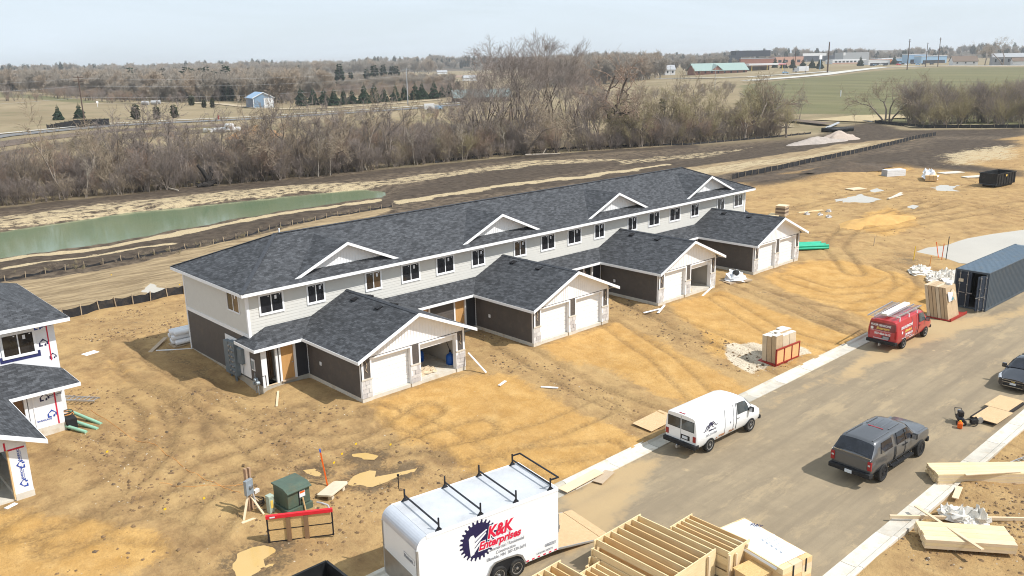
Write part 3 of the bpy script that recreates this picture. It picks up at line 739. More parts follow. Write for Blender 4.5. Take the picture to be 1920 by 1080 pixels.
# ---------------------------------------------------------------- street
RX = np.arange(-13, 75.01, 0.4); RY = np.arange(-32.3, -21.02, 0.35)
rx, ry = np.meshgrid(RX, RY); rx, ry = rx.ravel(), ry.ravel()
dust = np.zeros(rx.shape)
for poly, soft, w in [
 ([(4.41,-20.97),(8.93,-21.26),(11.27,-21.71),(8.96,-23.00),(5.18,-24.06),(2.93,-24.82),(1.00,-24.56),(2.43,-22.57)], 1.3, 0.95),
 ([(27.81,-21.88),(35.07,-21.95),(41.87,-22.02),(46.37,-24.82),(52.83,-25.35),(48.93,-26.53),(37.50,-24.49),(30.54,-23.32),(25.29,-23.18)], 1.2, 0.9),
 ([(11.03,-21.90),(19.42,-21.80),(27.81,-21.88),(27.28,-22.67),(18.64,-22.60),(10.29,-22.78)], 0.8, 0.6),
 ([(5.93,-31.91),(15.06,-31.94),(24.82,-31.35),(33.21,-31.31),(29.77,-32.35),(23.00,-32.25),(16.70,-32.20),(9.73,-32.11)], 1.2, 0.6),
 ([(7.29,-26.16),(15.09,-26.80),(14.14,-28.93),(7.42,-28.70)], 2.0, 0.35)]:
 d = poly_sd(rx + fbm(rx, ry, 2.2) * 2.2, ry + fbm(rx + 40, ry, 2.2) * 2.2, poly, soft * 2 + 1)
 dust = np.maximum(dust, sst(-soft, soft, d) * w)
trk = np.zeros(rx.shape)
for pts, half, w in [([(5.72,-27.01),(7.83,-26.05),(10.54,-25.32),(14.34,-25.22),(19.48,-24.97)], 0.8, 0.2), ([(7.62,-28.32),(9.22,-28.08),(11.10,-27.99),(15.13,-28.42)], 0.8, 0.2), ([(4.04,-22.93),(6.80,-23.02),(11.47,-23.17),(20.65,-23.05),(31.91,-24.74)], 0.8, 0.25), ([(8.96,-30.22),(16.53,-29.82),(26.36,-28.87),(34.54,-28.83)], 0.8, 0.3)]:
 trk = np.maximum(trk, np.exp(-((line_d(rx, ry, pts, 4.0) - half) / w) ** 2))
rz_ = -1.0 + 0.02 * fbm(rx, ry, 3.0) - 0.012 * np.abs((ry + 26.7) / 5.6) ** 2
me = bpy.data.meshes.new('road')
nrx, nry = len(RX), len(RY)
ii = np.arange(nrx * nry).reshape(nry, nrx)
q = np.stack([ii[:-1, :-1], ii[:-1, 1:], ii[1:, 1:], ii[1:, :-1]], -1).reshape(-1, 4)
me.from_pydata(np.stack([rx, ry, rz_], -1).tolist(), [], q.tolist())
for k, a in (('dust', dust), ('trk', trk)):
 at_ = me.attributes.new(k, 'FLOAT', 'POINT'); at_.data.foreach_set('value', a.astype(np.float32))
me.polygons.foreach_set('use_smooth', [True] * len(q))
def road_material():
 t = NT('road')
 n1 = t.noise(0.22, 6, 0.62); n2 = t.noise(1.4, 7, 0.7); n3 = t.noise(40, 3, 0.6); ns = t.noise(1.0, 6, 0.6, vec=t.map((0.10, 1.3, 1)))
 c = t.mix(t.rng(n2, 0.3, 0.7), (0.235, 0.184, 0.120), (0.315, 0.248, 0.160))
 c = t.mix(t.rng(n1, 0.38, 0.64, 0, 0.6), c, (0.34, 0.268, 0.172))
 c = t.mix(t.rng(ns, 0.44, 0.62, 0, 0.6), c, (0.215, 0.17, 0.115))
 c = t.mix(t.rng(t.noise(0.8, 7, 0.72, vec=t.map((0.35, 1.2, 1), loc=(3, 9, 0))), 0.54, 0.64, 0, 0.55), c, (0.42, 0.32, 0.19))
 v = t.math('ADD', t.attr('dust'), t.math('MULTIPLY', t.math('SUBTRACT', n2, 0.5), 1.0))
 c = t.mix(t.math('MULTIPLY', t.rng(v, 0.3, 0.75, 0, 1, True), t.rng(t.attr('dust'), 0.02, 0.3)), c, t.mix(n2, (0.46, 0.335, 0.18), (0.40, 0.28, 0.15)))
 wv = t.n.new('ShaderNodeTexWave'); wv.inputs['Scale'].default_value = 5.0; wv.inputs['Distortion'].default_value = 2.0
 t.l.new(t.tc.outputs['Object'], wv.inputs['Vector'])
 c = t.mix(t.math('MULTIPLY', t.attr('trk'), t.math('MULTIPLY', wv.outputs['Fac'], t.rng(n1, 0.4, 0.6, 0.1, 0.45))), c, (0.165, 0.135, 0.10))
 spots = t.vor(0.85, out='Distance', vec=t.map((1.0, 0.6, 1)))
 c = t.mix(t.math('MULTIPLY', t.rng(spots, 0.05, 0.14, 0.8, 0), t.rng(n2, 0.48, 0.58)), c, (0.48, 0.36, 0.21))
 spots2 = t.vor(1.9, out='Distance', vec=t.map(loc=(7, 2, 0)))
 c = t.mix(t.rng(spots2, 0.02, 0.05, 0.5, 0), c, (0.10, 0.075, 0.05))
 c = t.mix(t.rng(n3, 0.35, 0.7, 0, 0.18), c, (0.12, 0.10, 0.08))
 t.bump(t.math('ADD', n3, t.math('MULTIPLY', n2, 2.0)), 0.25, 0.02)
 return t.done(c, 0.9, 0, 0.2)
me.materials.append(road_material())
road = bpy.data.objects.new('road', me); COL.objects.link(road); tag(road, kind='structure')
# kerbs: separate cast lengths, a joint between each
def kerb(name, x0, x1, yb, sgn, step=3.05):
 root = thing(name, None, None); tag(root, kind='structure')
 prof = [(0, -1.3), (0, -0.865), (0.05, -0.85), (0.20, -0.86), (0.28, -0.955), (0.62, -0.972), (0.90, -0.968), (0.90, -1.3)]
 x = x0; k = 0
 base = {}
 while x < x1:
  m = random.choice(['concrete', 'concrete_pale', 'concrete_pale', 'concrete', 'concrete_damp'])
  if m not in base:
   mb = MB(); mb.prism([(0, yb + sgn * a, b) for a, b in prof], (step - 0.02, 0, 0))
   base[m] = mb.data('kerb_section', M[m])
  o = from_mesh('kerb_section', base[m], root, (x + random.uniform(-0.004, 0.004), random.uniform(-0.01, 0.01), random.uniform(-0.008, 0.008)))
  x += step; k += 1
 return root
kerb('kerb', -13, 38.5, -20.22, -1)
kerb('kerb', -13, 72, -33.18, 1)
# ---------------------------------------------------------------- water
def water_sheet(name, poly, z, m, inset=0.0):
 bm = bmesh.new()
 vs = [bm.verts.new((x, y, z)) for x, y in poly]
 f = bm.faces.new(vs)
 if f.normal.z < 0: f.normal_flip()
 bmesh.ops.triangulate(bm, faces=bm.faces[:])
 me = bpy.data.meshes.new(name); bm.to_mesh(me); bm.free(); me.materials.append(m)
 o = bpy.data.objects.new(name, me); COL.objects.link(o); tag(o, kind='structure')
 return o
def water_mat(name, a, b, rough=0.04, wave=0.02, spec=0.5):
 t = NT(name)
 c = t.mix(t.rng(t.noise(0.12, 5, 0.6), 0.35, 0.65), a, b)
 t.bump(t.noise(3.0, 3, 0.5, vec=t.map((1, 2, 1))), wave, 0.02)
 return t.done(c, rough, 0, spec)
M['pond'] = water_mat('pond', (0.135, 0.185, 0.105), (0.165, 0.20, 0.115), 0.10, 0.02, 0.28)
M['puddle_mud'] = water_mat('puddle_mud', (0.50, 0.325, 0.115), (0.56, 0.38, 0.15), 0.12, 0.01, 0.4)
M['puddle_pale'] = water_mat('puddle_pale', (0.44, 0.385, 0.30), (0.50, 0.44, 0.345), 0.1, 0.01, 0.4)
M['sheet_pale'] = mat('sheet_pale', (0.62, 0.56, 0.46), 0.7)
def grown(poly, d):
 out = []; n = len(poly)
 area = sum(poly[i][0] * poly[(i + 1) % n][1] - poly[(i + 1) % n][0] * poly[i][1] for i in range(n))
 for i in range(n):
  a, b = poly[i - 1], poly[(i + 1) % n]
  t_ = Vector((b[0] - a[0], b[1] - a[1])).normalized() * (d if area > 0 else -d)
  out.append((poly[i][0] + t_.y, poly[i][1] - t_.x))
 return out
water_sheet('pond_water', grown(POND, 2.2), -1.62, M['pond'])
pw = []
c = np.array(PUDDLE_SITE).mean(0)
for i, (x, y) in enumerate(PUDDLE_SITE):
 pw.append((c[0] + (x - c[0]) * 1.02, c[1] + (y - c[1]) * 1.02))
water_sheet('puddle', pw, -0.60, M['puddle_pale'])
for (poly, mk), z0 in zip(PUDDLES, pud_z):
 c_ = np.array(poly).mean(0)
 water_sheet('puddle', [(c_[0] + (x - c_[0]) * 1.12, c_[1] + (y - c_[1]) * 1.12) for x, y in poly], z0, M[mk])
# ================================================================ houses
def siding(mb, o, ud, nrm, u0, u1, z0, z1, holes=(), step=0.18, m=0, lip=0.016):
 """lapped boards on the wall plane through o, along unit vector ud, facing nrm; holes are (u0, u1, z0, z1)"""
 o, ud, nrm = Vector(o), Vector(ud), Vector(nrm)
 up = Vector((0, 0, 1))
 z = z0
 while z < z1 - 1e-4:
  zt = min(z + step, z1)
  cuts = [(u0, u1)]
  for a, b, c, d in holes:
   if c < zt - 0.01 and d > z + 0.01:
    nc = []
    for p, q in cuts:
     if b <= p or a >= q: nc.append((p, q))
     else:
      if a > p: nc.append((p, a))
      if b < q: nc.append((b, q))
    cuts = nc
  for p, q in cuts:
   A = o + ud * p; B = o + ud * q
   mb.face([A + up * z + nrm * lip, B + up * z + nrm * lip, B + up * zt + nrm * 0.002, A + up * zt + nrm * 0.002], m)
   mb.face([A + up * z, B + up * z, B + up * z + nrm * lip, A + up * z + nrm * lip], m)
  z = zt
def roof_slab(mb, pts, th=0.12, m=0):
 """a roof plane as a closed slab hanging th below the outline"""
 mb.prism(pts, (0, 0, -th), m)
def window(parent, c, ud, nrm, w, h, brown=False, trim=0.11, sticker=True, trimmat='white_trim'):
 """sliding window on a wall: c is the centre of its sill line"""
 c, ud, nrm, up = Vector(c), Vector(ud).normalized(), Vector(nrm).normalized(), Vector((0, 0, 1))
 fr = MB()
 def slab(a0, a1, z0, z1, d0, d1, mb=fr, m=0):
  mb.frame_box(c + ud * a0 + up * z0 + nrm * d0, ud * (a1 - a0), up * (z1 - z0), nrm * (d1 - d0), m)
 slab(-w / 2, w / 2, 0, trim, 0, 0.05); slab(-w / 2, w / 2, h - trim, h, 0, 0.05)
 slab(-w / 2, -w / 2 + trim, trim, h - trim, 0, 0.048); slab(w / 2 - trim, w / 2, trim, h - trim, 0, 0.048)
 slab(-0.028, 0.028, trim, h - trim, 0, 0.04)
 for a0, a1 in ((-w / 2 + trim, -0.028), (0.028, w / 2 - trim)):
  slab(a0, a1, trim, trim + 0.03, 0, 0.034); slab(a0, a1, h - trim - 0.03, h - trim, 0, 0.034)
 f = fr.build('window', M[trimmat], parent)
 for k, (a0, a1) in enumerate(((-w / 2 + trim, -0.028), (0.028, w / 2 - trim))):
  g = MB(); slab(a0 + 0.002, a1 - 0.002, trim + 0.03, h - trim - 0.03, 0.004, 0.018, g)
  g.build('pane', M['glass_brown' if (brown and k == 1) else 'glass'], f)
  if sticker:
   if k == 1:
    s = MB(); slab(a0 + 0.2, a0 + 0.33, h - trim - 0.34, h - trim - 0.12, 0.019, 0.022, s); s.build('sticker', M['white_wrap'], f)
   s = MB()
   slab(a1 - 0.16, a1 - 0.09, h - trim - 0.13, h - trim - 0.07, 0.019, 0.022, s)
   s.build('sticker', M['white_wrap'], f)
 return f
def stone_pier(parent, x0, x1, y, z0, z1, depth, side=None):
 """veneer stones on the street face (and the left return) of a pier"""
 back = MB(); back.box(x0 + 0.01, x1 - 0.01, y + 0.012, y + depth, z0, z1)
 p = back.build('pier', M['mortar'], parent)
 z = z0; row = 0
 while z < z1 - 0.03:
  h = min(random.choice((0.17, 0.22, 0.26)), z1 - z)
  if z1 - (z + h) < 0.08: h = z1 - z
  xs = [x0]
  while xs[-1] < x1 - 0.01:
   s = random.uniform(0.2, 0.46)
   nx_ = xs[-1] + s
   if x1 - nx_ < 0.16: nx_ = x1
   xs.append(nx_)
  for a, b in zip(xs[:-1], xs[1:]):
   g = MB(); d = random.uniform(0.015, 0.045)
   g.box(a + 0.008, b - 0.008, y - d, y + 0.02, z + 0.008, z + h - 0.008)
   g.build('stone', M[random.choice(('stone_a', 'stone_b', 'stone_c', 'stone_a'))], p, bevel=0.0)
  z += h; row += 1
 return p
def garage_door(parent, x0, x1, y, z0, z1, open_=False):
 root = MB()
 if not open_:
  root.box(x0, x1, y + 0.03, y + 0.06, z0, z1)
  d = root.build('garage_door', M['white_trim'], parent)
  n = 4; h = (z1 - z0) / n
  for i in range(n):
   g = MB()
   za, zb = z0 + i * h + 0.008, z0 + (i + 1) * h - 0.008
   # each section is ribbed with one shallow groove
   zm = (za + zb) / 2
   for a, b in ((za, zm - 0.012), (zm + 0.012, zb)):
    g.prism([(x0, y + 0.03, a), (x0, y + 0.004, a + 0.012), (x0, y, (a + b) / 2), (x0, y + 0.004, b - 0.012), (x0, y + 0.03, b)], (x1 - x0, 0, 0))
   g.build('door_section', M['white_paint'], d)
 else:
  h = 0.40
  root.box(x0, x1, y + 0.03, y + 0.06, z1 - h, z1)
  d = root.build('garage_door', M['white_trim'], parent)
  g = MB(); g.prism([(x0, y + 0.03, z1 - h), (x0, y, z1 - h + 0.02), (x0, y, z1 - 0.02), (x0, y + 0.03, z1)], (x1 - x0, 0, 0))
  g.build('door_section', M['white_paint'], d)
 return d
H_EAVE, Y_EAVE, Y_BACK, X_L, X_R = 5.62, -1.05, 9.0, -0.55, 52.05
Z_RIDGE, Y_RIDGE = 7.69, 4.0
G_EAVE, G_TOP, G_Y = 2.556, 4.40, -7.85
P_Y = -1.93
WF = -0.35     # front face of the upper walls
def long_house():
 t = thing('townhouse_row', 'long two storey townhouse row with charcoal roof, cream upper siding and four paired garages', 'house')
 # ---- upper walls
 wins = []
 for i, cx in enumerate((1.52, 4.47, 8.63, 11.57, 14.48, 17.45, 21.52, 24.44, 27.37, 30.3, 34.42, 37.34, 40.28, 43.24, 47.33, 50.25)):
  wins.append((cx, (1.60, 1.27, 1.27, 1.54)[i % 4]))
 w = MB()
 w.box(0.0, 51.45, WF, 8.5, 0.02, 5.40, 0)
 siding(w, (0, WF, 0), (1, 0, 0), (0, -1, 0), 0.0, 51.45, 2.78, 5.42)
 siding(w, (0, 8.5, 0), (0, -1, 0), (-1, 0, 0), 0.0, 8.5 - WF, 2.96, 5.42)
 siding(w, (51.45, 0, 0), (0, 1, 0), (1, 0, 0), 0.0, 8.5, 0.1, 5.42)
 w.build('wall', M['siding_light'], t)
 lw = MB()
 siding(lw, (0, 8.5, 0), (0, -1, 0), (-1, 0, 0), 0.0, 8.5 + 1.45, 0.12, 2.74)
 lw.box(-0.0, 0.02, -1.45, WF, 0.02, 2.6)
 lw.build('lower_wall', M['siding_dark'], t)
 fo = MB(); fo.box(-0.03, 51.48, -1.48, 8.53, -1.2, 0.12); fo.build('foundation', M['concrete_damp'], t)
 b = MB(); b.box(-0.05, -0.001, WF - 0.02, 8.53, 2.74, 2.96); b.build('band_board', M['white_trim'], t)
 ct = MB(); ct.box(-0.04, 0.12, WF - 0.045, WF - 0.001, 2.6, 5.42); ct.box(-0.045, -0.001, WF - 0.04, WF + 0.1, 2.96, 5.42); ct.build('corner_trim', M['white_trim'], t); ct = MB()
 ct.box(-0.045, -0.001, 8.40, 8.54, 0.1, 2.739); ct.box(-0.045, -0.001, 8.40, 8.54, 2.961, 5.42); ct.build('corner_trim', M['white_trim'], t); ct = MB()
 ct.box(51.33, 51.49, WF - 0.045, WF - 0.001, 2.6, 5.42)
 ct.build('corner_trim', M['white_trim'], t)
 for i, (cx, ww) in enumerate(wins):
  window(t, (cx, WF - 0.014, 3.95), (1, 0, 0), (0, -1, 0), ww, 1.30, brown=(i in (2,)), sticker=True)
 window(t, (-0.016, 1.34, 4.02), (0, -1, 0), (-1, 0, 0), 1.55, 1.26, brown=True, trim=0.05)
 # ---- main roof
 r = MB()
 A, B, C_, D = (X_L, Y_EAVE, H_EAVE), (X_R, Y_EAVE, H_EAVE), (X_R, Y_BACK, H_EAVE), (X_L, Y_BACK, H_EAVE)
 E, F = (4.36, Y_RIDGE, Z_RIDGE), (47.14, Y_RIDGE, Z_RIDGE)
 for P in ([A, B, F, E], [C_, D, E, F], [D, A, E], [B, C_, F]): r.face(P)
 r.face([(X_L, Y_EAVE, 5.44), (X_L, Y_BACK, 5.44), (X_R, Y_BACK, 5.44), (X_R, Y_EAVE, 5.44)], 1)
 roof = r.build('roof', [M['shingle'], M['white_trim']], t)
 rc = MB()
 for p, q in ((E, F), (A, E), (D, E), (B, F), (C_, F)):
  p, q = Vector(p), Vector(q); n = int((q - p).length / 0.3)
  for i in range(n):
   a = p.lerp(q, i / n); bb = p.lerp(q, (i + 1.15) / n)
   rc.beam(a + Vector((0, 0, 0.012)), bb + Vector((0, 0, 0.022)), 0.26, 0.02)
 rc.build('ridge_cap', M['ridge_cap'], roof)
 fa = MB()
 fa.box(X_L - 0.02, X_R + 0.02, Y_EAVE - 0.02, Y_EAVE + 0.012, 5.42, 5.605); fa.box(X_L - 0.02, X_R + 0.02, Y_BACK - 0.012, Y_BACK + 0.02, 5.42, 5.605)
 fa.box(X_L - 0.02, X_L + 0.012, Y_EAVE + 0.012, Y_BACK - 0.012, 5.42, 5.605); fa.box(X_R - 0.012, X_R + 0.02, Y_EAVE + 0.012, Y_BACK - 0.012, 5.42, 5.605)
 fa.build('fascia', M['white_trim'], t)
 # ---- false gables on the front slope
 sl = (Z_RIDGE - H_EAVE) / (Y_RIDGE - Y_EAVE)
 for gc in (6.78, 19.65, 32.45, 45.4):
  hw, yf, zt, zb_ = 4.02, -0.62, 7.42, 5.66
  ys = -1.0 + (zt - H_EAVE) / sl - 0.05
  g = MB()
  yb = Y_EAVE + (zb_ - H_EAVE) / sl; yt = Y_EAVE + (zt - H_EAVE) / sl
  for s in (-1, 1):
   roof_slab(g, [(gc + s * hw, yf, zb_), (gc, yf, zt), (gc, yt, zt), (gc + s * hw, max(yb, yf), zb_)] if yb > yf + 0.01 else [(gc + s * hw, yf, zb_), (gc, yf, zt), (gc, yt, zt)], 0.10)
  gr = g.build('gable_roof', M['shingle'], t)
  k = MB()
  for s in (-1, 1):
   k.frame_box((gc, yf - 0.03, zt - 0.17), (s * hw, 0, zb_ - zt), (0, 0.035, 0), (0, 0, 0.185))
  k.build('rake_board', M['white_trim'], gr)
  pnl = MB()
  yw = yf + 0.55
  zroof = H_EAVE + (yw - Y_EAVE) * sl
  pnl.prism([(gc - hw, yw, zb_ - 0.05), (gc + hw, yw, zb_ - 0.05), (gc, yw, zt - 0.05)], (0, 0.3, 0))
  for i in range(-18, 19):
   x = gc + i * 0.21; top = zt - 0.1 - abs(i * 0.21) / hw * (zt - zb_)
   if top > zroof + 0.05: pnl.box(x - 0.018, x + 0.018, yw - 0.02, yw, zroof - 0.2, top)
  pnl.build('gable_panel', M['white_trim'], gr)
  rs = MB()
  for s in (-1, 1):
   rs.face([(gc, yf, zt - 0.125), (gc + s * hw, yf, zb_ - 0.125), (gc + s * hw, yw + 0.05, zb_ - 0.125), (gc, yw + 0.05, zt - 0.125)])
  rs.build('soffit', M['white_trim'], gr)
 # ---- long porch roof between the garages
 segs = [(X_L - 0.02, 2.47), (10.83, 15.63), (23.99, 28.70), (37.06, 41.76), (50.12, 52.05)]
 ztop = G_EAVE + 0.44 * (0 - P_Y)
 for i, (a, bx) in enumerate(segs):
  pr = MB()
  a0, b0 = (a, bx + 1.95) if i == 0 else (a - 1.95, bx + 1.95)
  if i == 4: b0 = bx
  if i == 0:
   roof_slab(pr, [(a, P_Y, G_EAVE), (b0, P_Y, G_EAVE), (b0, 0, ztop), (a + 1.93, 0, ztop)])
   roof_slab(pr, [(a, P_Y, G_EAVE), (a + 1.93, 0.0, ztop), (0.0, 0.35, G_EAVE + 0.25), (a, 0.55, G_EAVE)])
  else:
   # only the strip below the garage slopes is hidden; the valley is where the planes cross
   roof_slab(pr, [(a, P_Y, G_EAVE), (bx, P_Y, G_EAVE), (b0 if i != 4 else bx, 0, ztop), (a0, 0, ztop)])
  pr.build('porch_roof', M['shingle'], t)
 # (x ranges narrow to the eave of the neighbouring garage so nothing crosses its wall)
 for i, (a, bx) in enumerate(segs):
  pf = MB()
  pf.box(a - 0.02, bx - 0.0, P_Y - 0.025, P_Y + 0.012, G_EAVE - 0.19, G_EAVE - 0.01)
  pf.box(a + 0.0, bx - 0.0, P_Y + 0.02, -1.44, G_EAVE - 0.20, G_EAVE - 0.17)
  if i == 0: pf.box(X_L - 0.045, X_L - 0.01, P_Y + 0.012, 0.55, G_EAVE - 0.19, G_EAVE - 0.01)
  pf.build('porch_fascia', M['white_trim'], t)
 # ---- porch front walls with entrance doors
 py = -1.45
 pw = MB(); dw = []
 for i, (a, bx) in enumerate(((0.0, 2.99), (10.31, 16.15), (23.47, 29.22), (36.54, 42.28), (49.6, 51.45))):
  holes = []
  if i == 0: holes = [(0.32, 0.92, 0.05, 2.25), (1.22, 2.12, 0.12, 2.32)]
  elif i == 1: holes = [(14.30, 15.20, 0.12, 2.32), (11.2, 12.1, 0.12, 2.32)]
  elif i == 2: holes = [(27.30, 28.20, 0.12, 2.32), (24.4, 25.3, 0.12, 2.32)]
  elif i == 3: holes = [(40.4, 41.3, 0.12, 2.32)]
  siding(pw, (0, py, 0), (1, 0, 0), (0, -1, 0), a, bx, 0.12, 2.56, [(h[0], h[1], h[2], h[3]) for h in holes], m=0)
  # wall body behind the boards, split round the openings
  xs = a
  for h in holes if i != 1 else sorted(holes):
   pass
  cur = a
  for h in sorted(holes):
   pw.box(cur, h[0], py, py + 0.12, 0.12, 2.56); pw.box(h[0], h[1], py, py + 0.12, h[3], 2.56); cur = h[1]
  pw.box(cur, bx, py, py + 0.12, 0.12, 2.56)
  dw.append(holes)
 pw.build('porch_wall', M['siding_dark'], t)
 def leaf(x0, x1, mt, name='entry_door', swing=0):
  g = MB()
  g.box(x0 + 0.05, x1 - 0.05, py + 0.05, py + 0.09, 0.14, 2.27)
  d = g.build(name, M[mt], t)
  tr = MB()
  for a, b in ((x0 - 0.09, x0 + 0.03), (x1 - 0.03, x1 + 0.09)): tr.box(a, b, py - 0.045, py + 0.06, 0.10, 2.34)
  tr.build('door_trim', M['white_trim'], d)
  kn = MB(); kn.lathe([(0.0, 0.0), (0.03, 0.005), (0.03, 0.04), (0.0, 0.06)], (x1 - 0.12, py + 0.05, 1.1), (0, -1, 0), 8); kn.build('handle', M['steel'], d)
  th = MB(); th.box(x0 - 0.03, x1 + 0.03, py - 0.12, py + 0.05, 0.06, 0.13); th.build('threshold', M['lumber_grey'], d)
  return d
 leaf(1.22, 2.12, 'door_wood'); leaf(14.30, 15.20, 'door_wood'); leaf(11.2, 12.1, 'door_wood'); leaf(24.4, 25.3, 'door_wood'); leaf(40.4, 41.3, 'door_wood')
 # open doorway with bare studs at the near end, and one in the third bay
 for x0, x1 in ((0.32, 0.92), (27.30, 28.20)):
  g = MB()
  for a, b in ((x0 - 0.1, x0 + 0.02), (x1 - 0.02, x1 + 0.12)): g.box(a, b, py - 0.045, py + 0.10, 0.06, 2.30)
  fr = g.build('doorway_frame', M['white_trim'], t)
  st = MB()
  for k in range(5):
   st.box(x0 + 0.04 + k * 0.14, x0 + 0.08 + k * 0.14, py + 0.7, py + 0.84, 0.1, 2.4)
  st.box(x0, x1 + 0.2, py + 0.85, py + 0.9, 0.1, 2.4)
  st.build('stud', M['stud_brown'], fr)
  fl = MB(); fl.box(x0, x1, py - 0.05, py + 0.8, 0.05, 0.12); fl.build('floor_board', M['lumber_pale'], fr)
 wsh = MB(); wsh.box(0.0, 0.30, py - 0.05, py - 0.02, 0.75, 2.5); wsh.box(0.0, 0.15, py - 0.05, py - 0.02, 0.0, 0.7); wsh.build('wrap_sheet', M['housewrap'], t)
 for a, b in ((2.22, 2.98), (15.3, 16.1), (28.3, 29.2)):
  ch = MB(); ch.box(a, b, py - 0.03, py - 0.018, 0.14, 2.5); ch.build('porch_panel', M['door_charcoal'], t)
 # ---- garages
 for gi, gc in enumerate((6.65, 19.81, 32.88, 45.94)):
  hw, hr = 3.6575, 4.185
  fy = -7.25
  g = MB()
  siding(g, (gc - hw, -1.45, 0), (0, -1, 0), (-1, 0, 0), 0, -1.45 - fy, 0.12, 2.6)
  g.box(gc - hw, gc - hw + 0.14, fy + 0.02, -1.33, 0.12, 2.62); g.build('garage_wall', M['siding_dark'], t)
  g = MB()
  siding(g, (gc + hw, fy, 0), (0, 1, 0), (1, 0, 0), 0, -1.45 - fy, 0.12, 2.6)
  g.box(gc + hw - 0.14, gc + hw, fy + 0.02, -1.33, 0.12, 2.62)
  g.build('garage_wall', M['siding_dark'], t)
  f = MB()
  for a, b in ((gc - hw, gc - 3.02), (gc - 0.32, gc + 0.32), (gc + 3.02, gc + hw)):
   siding(f, (0, fy, 0), (1, 0, 0), (0, -1, 0), a, b, 1.24, 2.40)
   f.box(a, b, fy + 0.001, fy + 0.25, 1.2, 2.42)
  f.box(gc - hw, gc + hw, fy + 0.001, fy + 0.2, 2.36, 2.62)
  f.build('garage_front', M['siding_dark'], t)
  fo = MB()
  fo.box(gc - hw - 0.03, gc - 3.02, fy - 0.03, -1.45, -0.9, 0.119); fo.box(gc + 3.02, gc + hw + 0.03, fy - 0.03, -1.45, -0.9, 0.119)
  fo.box(gc - 3.02, gc + 3.02, fy + 0.03, -1.5, -0.9, 0.10); fo.box(gc - 0.34, gc + 0.34, fy - 0.03, fy + 0.03, -0.9, 0.119)
  fo.build('garage_slab', M['concrete_pale'], t)
  for a, b in ((gc - hw, gc - 3.02), (gc - 0.32, gc + 0.32), (gc + 3.02, gc + hw)):
   p = stone_pier(t, a, b, fy - 0.02, 0.12, 1.15, 0.25)
   cp = MB(); cp.box(a - 0.03, b + 0.03, fy - 0.075, fy + 0.02, 1.15, 1.235); cp.build('pier_cap', M['concrete_pale'], p)
  for a, b in ((-3.02, -0.32), (0.32, 3.02)):
   tr = MB()
   tr.box(gc + a - 0.07, gc + a + 0.03, fy - 0.045, fy + 0.28, 0.10, 2.30); tr.box(gc + b - 0.03, gc + b + 0.09, fy - 0.045, fy + 0.28, 0.10, 2.30)
   tr.box(gc + a - 0.07, gc + b + 0.09, fy - 0.045, fy + 0.28, 2.30, 2.38)
   tr.build('garage_trim', M['white_trim'], t)
  for s in (-1, 1):
   x = gc + s * hw
   tr = MB()
   tr.box(min(x - s * 0.13, x + s * 0.03), max(x - s * 0.13, x + s * 0.03), fy - 0.05, fy + 0.0, 1.236, 2.60)
   tr.box(min(x, x + s * 0.03), max(x, x + s * 0.03), fy - 0.05, fy + 0.13, 0.12, 2.60)
   tr.build('corner_trim', M['white_trim'], t)
  tr = MB(); tr.box(gc - hw - 0.03, gc - hw + 0.02, -1.52, -1.40, 0.12, 2.5); tr.build('corner_trim', M['white_trim'], t)
  for k, (a, b) in enumerate(((-2.98, -0.36), (0.36, 2.98))):
   garage_door(t, gc + a, gc + b, fy + 0.22, 0.10, 2.29, open_=(k == 1 and gi in (0, 2)))
  if gi in (0, 2):
   inn = MB()
   inn.box(gc + 0.1, gc + 0.2, fy + 0.30, -1.7, 0.11, 2.6); inn.box(gc + 3.4, gc + 3.5, fy + 0.30, -1.7, 0.11, 2.6)
   inn.box(gc + 0.2, gc + 3.4, -1.9, -1.8, 0.11, 2.6); inn.box(gc + 0.1, gc + 3.5, fy + 0.5, -1.8, 2.6, 2.65)
   inn.build('garage_lining', M['gypsum'], t)
  # roof
  rf = MB()
  for s in (-1, 1):
   roof_slab(rf, [(gc + s * hr, G_Y, G_EAVE), (gc, G_Y, G_TOP), (gc, 0.02, G_TOP), (gc + s * hr, 0.02, G_EAVE)], 0.11)
  gr = rf.build('garage_roof', M['shingle'], t)
  cap = MB()
  for i in range(26):
   y = G_Y + i * 0.3
   cap.prism([(gc - 0.15, y, G_TOP - 0.055), (gc, y, G_TOP + 0.012), (gc + 0.15, y, G_TOP - 0.055), (gc + 0.15, y, G_TOP - 0.035), (gc, y, G_TOP + 0.035), (gc - 0.15, y, G_TOP - 0.035)], (0, 0.29, 0))
  cap.build('ridge_cap', M['ridge_cap'], gr)
  k = MB()
  for s in (-1, 1):
   k.frame_box((gc, G_Y - 0.03, G_TOP - 0.185), (s * (hr + 0.02), 0, G_EAVE - G_TOP), (0, 0.035, 0), (0, 0, 0.195))
  k.build('rake_board', M['white_trim'], gr)
  e = MB()
  for s in (-1, 1):
   x = gc + s * hr
   e.box(min(x, x + s * 0.03), max(x, x + s * 0.03), G_Y, P_Y - 0.02, G_EAVE - 0.19, G_EAVE - 0.012)
   e.box(min(x, gc + s * hw), max(x, gc + s * hw), G_Y + 0.6, P_Y, G_EAVE - 0.19, G_EAVE - 0.17)
  e.build('eave_board', M['white_trim'], gr)
  sf = MB()
  for s in (-1, 1):
   sf.face([(gc, G_Y, G_TOP - 0.13), (gc + s * hr, G_Y, G_EAVE - 0.13), (gc + s * hr, fy + 0.02, G_EAVE - 0.13), (gc, fy + 0.02, G_TOP - 0.13)])
  sf.build('soffit', M['white_trim'], gr)
  gp = MB()
  sl2 = (G_TOP - G_EAVE) / hr
  z0 = 2.425
  hb = (G_TOP - 0.12 - z0) / sl2
